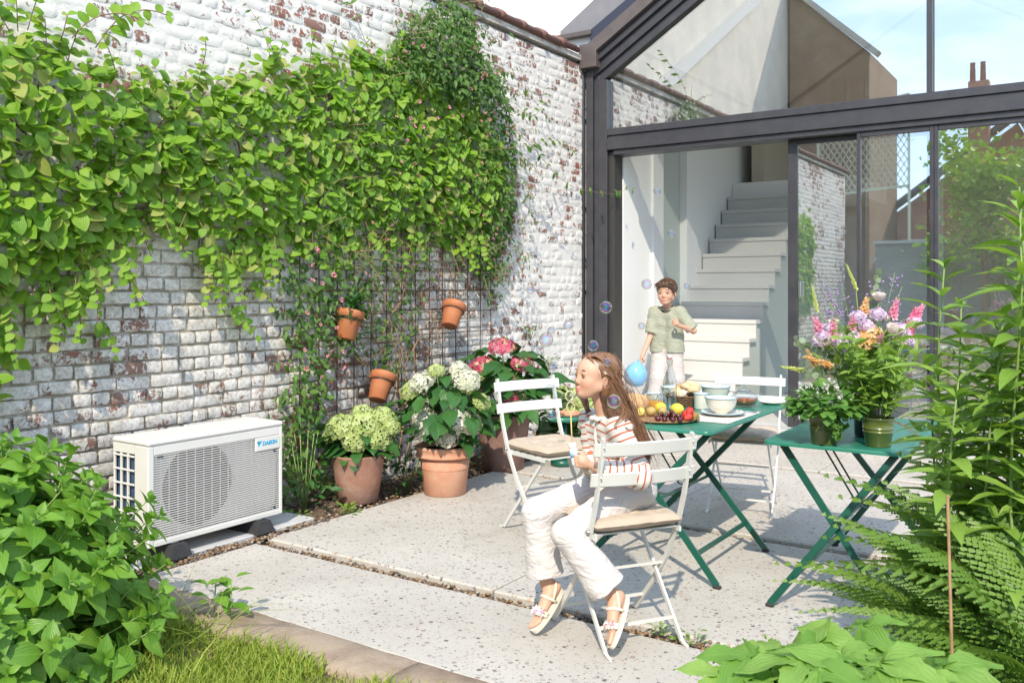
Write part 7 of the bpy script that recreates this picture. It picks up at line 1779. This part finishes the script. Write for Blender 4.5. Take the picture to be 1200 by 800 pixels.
# sandals
M_sand = pm('cream_leather', (.74, .68, .56), (.68, .62, .5), 20, .5); M_sole = pm('cream_rubber', (.70, .63, .52), None, rough=.7)
pet5 = MB()
for k_ in range(6): a = k_*1.047; pet5.add([(0, 0, 0), (.5*math.cos(a-.4), .5*math.sin(a-.4), .12), (math.cos(a), math.sin(a), .05), (.5*math.cos(a+.4), .5*math.sin(a+.4), .12)], [(0, 1, 2, 3)])
pet5.ball((0, 0, .12), .22, 8, 5)
fw1 = pet5.mesh('sandal_flower', pm('white_leather', (.76, .73, .68))); fw2 = bpy.data.meshes.new_from_object(bpy.data.objects.new('tmp', fw1)); fw2.materials.clear(); fw2.materials.append(pm('pink_leather', (.74, .36, .52)))
bpy.data.objects.remove(bpy.data.objects['tmp'])
for fq_, a_, w_, u_, an_, lab in ((fqL, aL, wL, uL, anL, 'near'), (fqR, aR, wR, uR, anR, 'far')):
    LN = .192; out = []
    for k_ in range(28):
        t_ = k_/28*2*math.pi; x = .5-.54*math.cos(t_); wd_ = .031*(1+.18*math.sin((x-.3)*3))*abs(math.sin(t_))**.75*math.copysign(1, math.sin(t_)); out.append((x, wd_))
    v = []; n = len(out)
    for z in (-.016, -.002, .001): v += [V3(fq_(x, y/.82*.95, z/.82)) for x, y in out]
    f = [tuple(range(n-1, -1, -1)), tuple(2*n+j for j in range(n))]+[(i*n+j, i*n+(j+1) % n, (i+1)*n+(j+1) % n, (i+1)*n+j) for i in range(2) for j in range(n)]
    so = MB().add([tuple(p) for p in v], f).build('sandal', M_sole, girl, 'auto')
    def band(pts, r, nm):
        b_ = MB(); tubep(b_, pts, r, 7); b_.build(nm, M_sand, so)
    arc = lambda x0, x1, r, zc, n=13: [fq_(x0+(x1-x0)*abs(math.sin(t_)), r*math.cos(t_), zc+r*1.15*max(0, math.sin(t_))) for t_ in np.linspace(0, math.pi, n)]
    band(arc(.66, .72, .036, .0), .0068, 'toe_strap'); band(arc(.60, .66, .036, .0), .0066, 'toe_strap')
    band([fq_(.30, .034, .0), fq_(.33, .036, .025), fq_(.36, .030, .05), fq_(.38, 0, .066), fq_(.36, -.030, .05), fq_(.33, -.036, .025), fq_(.30, -.034, 0)], .0062, 'instep_strap')
    band([fq_(.33, .036, .022), fq_(.14, .035, .045), fq_(.0, .018, .055), fq_(-.03, 0, .056), fq_(0, -.018, .055), fq_(.14, -.035, .045), fq_(.33, -.036, .022)], .0055, 'heel_strap')
    for k_ in range(9):
        t_ = .5+k_*.27; p = V3(fq_(.70-.05*(k_ % 2), .036*math.cos(t_), .005+.043*math.sin(t_))); place('sandal_flower', (fw1, fw2)[k_ % 3 == 1], basis(p, V3(a_)-V3((0, 0, 0)), V3(u_*.8+a_*.3)-V3((0, 0, 0))+rv(.15), .018+.004*(k_ % 2)), so)
# bubble bottle and wand, held: things of their own
bo = thing('bubble_bottle', 'small white and blue bubble bottle held in the girl\'s hand', 'bottle', tuple(V3((.236, 3.402, .72))))
bax = nrm((-.20, .05, 1)); b0 = gl_((.246, 3.402, .712))
def bar_lathe(prof, m, nm, n=20):
    Zw = V3(bax)-V3((0, 0, 0)); M = basis(V3(b0), Zw.orthogonal(), Zw, 1.0); MB().lathe(prof, n=n, M=M).build(nm, m, bo)
bar_lathe([(0, 0), (.0145, 0), (.0155, .003), (.0155, .060), (.012, .066)], M_milk, 'body'); bar_lathe([(.0158, .030), (.0158, .052)], pm('blue_print', (.05, .34, .66), (.6, .7, .8), 60, .4), 'label_band'); bar_lathe([(.0145, .066), (.0155, .068), (.0155, .082), (.0145, .084), (0, .084)], M_milk, 'neck_ring')
wa = thing('bubble_wand', 'thin yellowish bubble wand with two rings held up to the girl\'s lips', 'bubble wand', tuple(V3((.228, 3.42, .80))))
M_wand = pm('straw_plastic', (.62, .42, .18), None, rough=.4); M_wandp = pm('pale_plastic', (.72, .62, .45), None, rough=.3)
wm = MB(); tubep(wm, [(.232, 3.405, .775), (.229, 3.425, .85), (.228, 3.445, .908)], .0028, 8); wm.build('stick', M_wand, wa)
for zc_, xc_, dc_, r_ in ((.926, .228, 3.450, .0175), (.968, .2235, 3.462, .0165)):
    rg = MB(); tubep(rg, [(xc_+r_*.9*math.cos(a), dc_+r_*.4*math.cos(a), zc_+r_*1.15*math.sin(a)) for a in np.linspace(0, 6.283, 25)], .0017, 6); rg.build('ring', M_wandp, wa)

# ---------------------------------------------------------------- the boy
boy = thing('person', 'boy in a sage green shirt standing in the open doorway with a balloon', 'person', tuple(V3((1.575, 9.02, .146))), YAW)
BF = nrm((-.50, -.866, 0)); BL = nrm((.866, -.50, 0)); SB = 1.16
BHC = gl_((1.555, 8.93, 1.362)); bhf = nrm(nrm((-.42, -.90, 0))); bhl = nrm((.90, -.42, 0)); bhu = Z_
M_skinb = skin_mat('tan_skin', (.60, .355, .255), (.50, .19, .16), (.60, .27, .20)); M_hairb = hair_mat('dark_brown_hair', (.075, .038, .022), (.15, .08, .045))
bs_ = [gl_((1.575, 9.0, 1.155))+BL*.135*s_ for s_ in (1, -1)]; bel = [gl_((1.815, 8.88, .975)), gl_((1.412, 9.03, .925))]; bwr = [gl_((1.655, 8.77, 1.030)), gl_((1.318, 8.93, .735))]
bhip = [gl_((1.58, 9.03, .79))+BL*.075*s_ for s_ in (1, -1)]; bkn = [gl_((1.66, 8.95, .48)), gl_((1.47, 8.96, .49))]; ban = [gl_((1.68, 9.04, .215)), gl_((1.42, 8.93, .215))]
bb_ = SDF((1.18, 8.55, .13), (1.95, 9.25, 1.56), .0045)
bq = head(bb_, BHC, bhf, bhl, bhu, SB, 0.0)
bb_.rc((1.575, 9.0, 1.16), BHC-Z_*.085-bhf*.022, .048, .042, .02)
for s_ in (1, -1): bb_.rc(gl_((1.58, 9.03, .80))+BL*.055*s_, gl_((1.575, 9.0, 1.09))+BL*.06*s_, .058, .058, .03)
for i in (0, 1):
    bb_.rc(bs_[i], bel[i], .039, .031, .02); bb_.rc(bel[i], bwr[i], .032, .021, .015); bb_.rc(bhip[i], bkn[i], .065, .050, .02); bb_.rc(bkn[i], ban[i], .052, .032, .015)
fist(bb_, bwr[0], (1.622, 8.748, 1.048), (-.85, -.3, .35), (.2, -.3, 1), (1.60, 8.80, 1.05), 1.1)
fist(bb_, bwr[1], (1.305, 8.915, .700), (-.25, -.15, -1), (-.3, -.9, .1), (1.33, 8.89, .68), 1.1)
figure_mesh(bb_, 'body', M_skinb, boy, face_att(bq, SB, bhf, bhl))
eyes(bq, SB, bhf, bhl, bhu, nrm((-.75, -.65, -.05)), boy, M_brow, .3)
sh = SDF((1.22, 8.70, .66), (1.95, 9.30, 1.30), .005)
for s_ in (1, -1):
    i = 0 if s_ > 0 else 1
    sh.rc(gl_((1.58, 9.03, .74))+BL*.078*s_, gl_((1.575, 9.0, 1.085))+BL*.068*s_, .108, .084, .04, wr=.003, fq=34); sh.rc((1.575, 9.0, 1.15), bs_[i], .062, .060, .03); sh.rc(bs_[i], bs_[i]+(bel[i]-bs_[i])*.92, .062, .068, .03, cap=True, wr=.003, fq=40)
sh.rc((1.58, 9.03, .4), (1.58, 9.03, .752), .4, .4, 0, 'sub', cap=True); sh.rc((1.57, 8.995, 1.165), BHC-Z_*.08, .058, .056, .01, 'sub')
figure_mesh(sh, 'shirt', cloth_mat('sage_jersey', (.36, .375, .295), (.33, .345, .27), None, 250, .25, True), boy)
nb = MB(); tubep(nb, [gl_((1.572, 8.99, 1.205))+BF*.060*math.cos(a)+BL*.064*math.sin(a)+Z_*(-.022*math.cos(a)) for a in np.linspace(0, 6.283, 26)], .009, 8); nb.build('neckband', bpy.data.materials['sage_jersey'], boy)
tb = SDF((1.25, 8.78, .17), (1.90, 9.30, .86), .0055)
for i in (0, 1): tb.rc((1.58, 9.03, .78), bhip[i]-Z_*.03, .082, .084, .03); tb.rc(bhip[i]-Z_*.03, bkn[i], .088, .080, .03, wr=.0015, fq=26, ph=i); tb.rc(bkn[i], ban[i]+(bkn[i]-ban[i])*.05, .082, .078, .02, cap=True, wr=.002, fq=26, ph=i)
figure_mesh(tb, 'trousers', cloth_mat('beige_cotton', (.55, .50, .485), (.49, .445, .43), None, 250, .25, True), boy)
for i, d in ((0, BF), (1, BF)):
    sf_ = SDF(ban[i]-.2, ban[i]+.2, .006); p = ban[i]-Z_*.035; sf_.rc(p-d*.02, p+d*.12, .036, .032, .02); sf_.rc((p[0], p[1], -.4), (p[0], p[1], .1475), .5, .5, 0, 'sub', cap=True); figure_mesh(sf_, 'shoe', M_colw, boy)
bh_ = SDF(BHC-.16, BHC+.17, .0042)
bh_.el(bq(-.016, 0, .034), gl_((.106, .092, .090))*SB, (bhf, bhl, bhu), .02); bh_.rc(bq(.058, .05, .072), bq(.062, -.045, .066), .024*SB, .024*SB, .02); bh_.rc(bq(-.05, .0, .0), bq(-.055, 0, -.05), .062*SB, .050*SB, .03)
bh_.el(bq(.090, 0, -.055), gl_((.075, .090, .090))*SB, (bhf, bhl, bhu), .012, 'sub')
for s_ in (1, -1): bh_.el(bq(-.004, .088*s_, -.035), gl_((.034, .026, .040))*SB, (bhf, bhl, bhu), .01, 'sub')
figure_mesh(bh_, 'hair', M_hairb, boy, lambda v: {'rnd': .4+.4*np.sin(v[:, 0]*200+v[:, 2]*150)})
sd_ = MB()
for i in range(240):
    a = rr_.uniform(-1, 1); b_ = rr_.uniform(-.07, .07); strand([bq(-.03+b_*.3, a*.01, .122), bq(.01+b_, a*.060, .112-.03*abs(a)), bq(.045+b_*.9, a*.082, .082-.025*abs(a)), bq(.078+b_*.55, a*.078, .042+rr_.uniform(-.012, .012))], rr_.uniform(.0016, .003), 9)
tag(sd_.build('hair_strands', M_hairb, boy), kind='stuff')
ba = thing('balloon', 'shiny light blue balloon hanging from the boy\'s hand', 'balloon', tuple(V3((1.235, 8.86, .55))))
M_ball = pm('blue_latex', (.20, .45, .70), None, rough=.16, coat=.3)
bc_ = V3((1.238, 8.86, .545)); MB().lathe([(0, -.128), (.045, -.122), (.085, -.098), (.108, -.055), (.114, -.010), (.106, .035), (.085, .075), (.055, .104), (.025, .121), (.010, .130)], n=32, M=Matrix.Translation(bc_) @ Matrix.Rotation(R(10), 4, 'Y')).build('skin', M_ball, ba)
MB().lathe([(.006, .130), (.012, .138), (.004, .142), (.009, .152), (.004, .153)], n=12, M=Matrix.Translation(bc_) @ Matrix.Rotation(R(10), 4, 'Y')).build('knot', M_ball, ba)
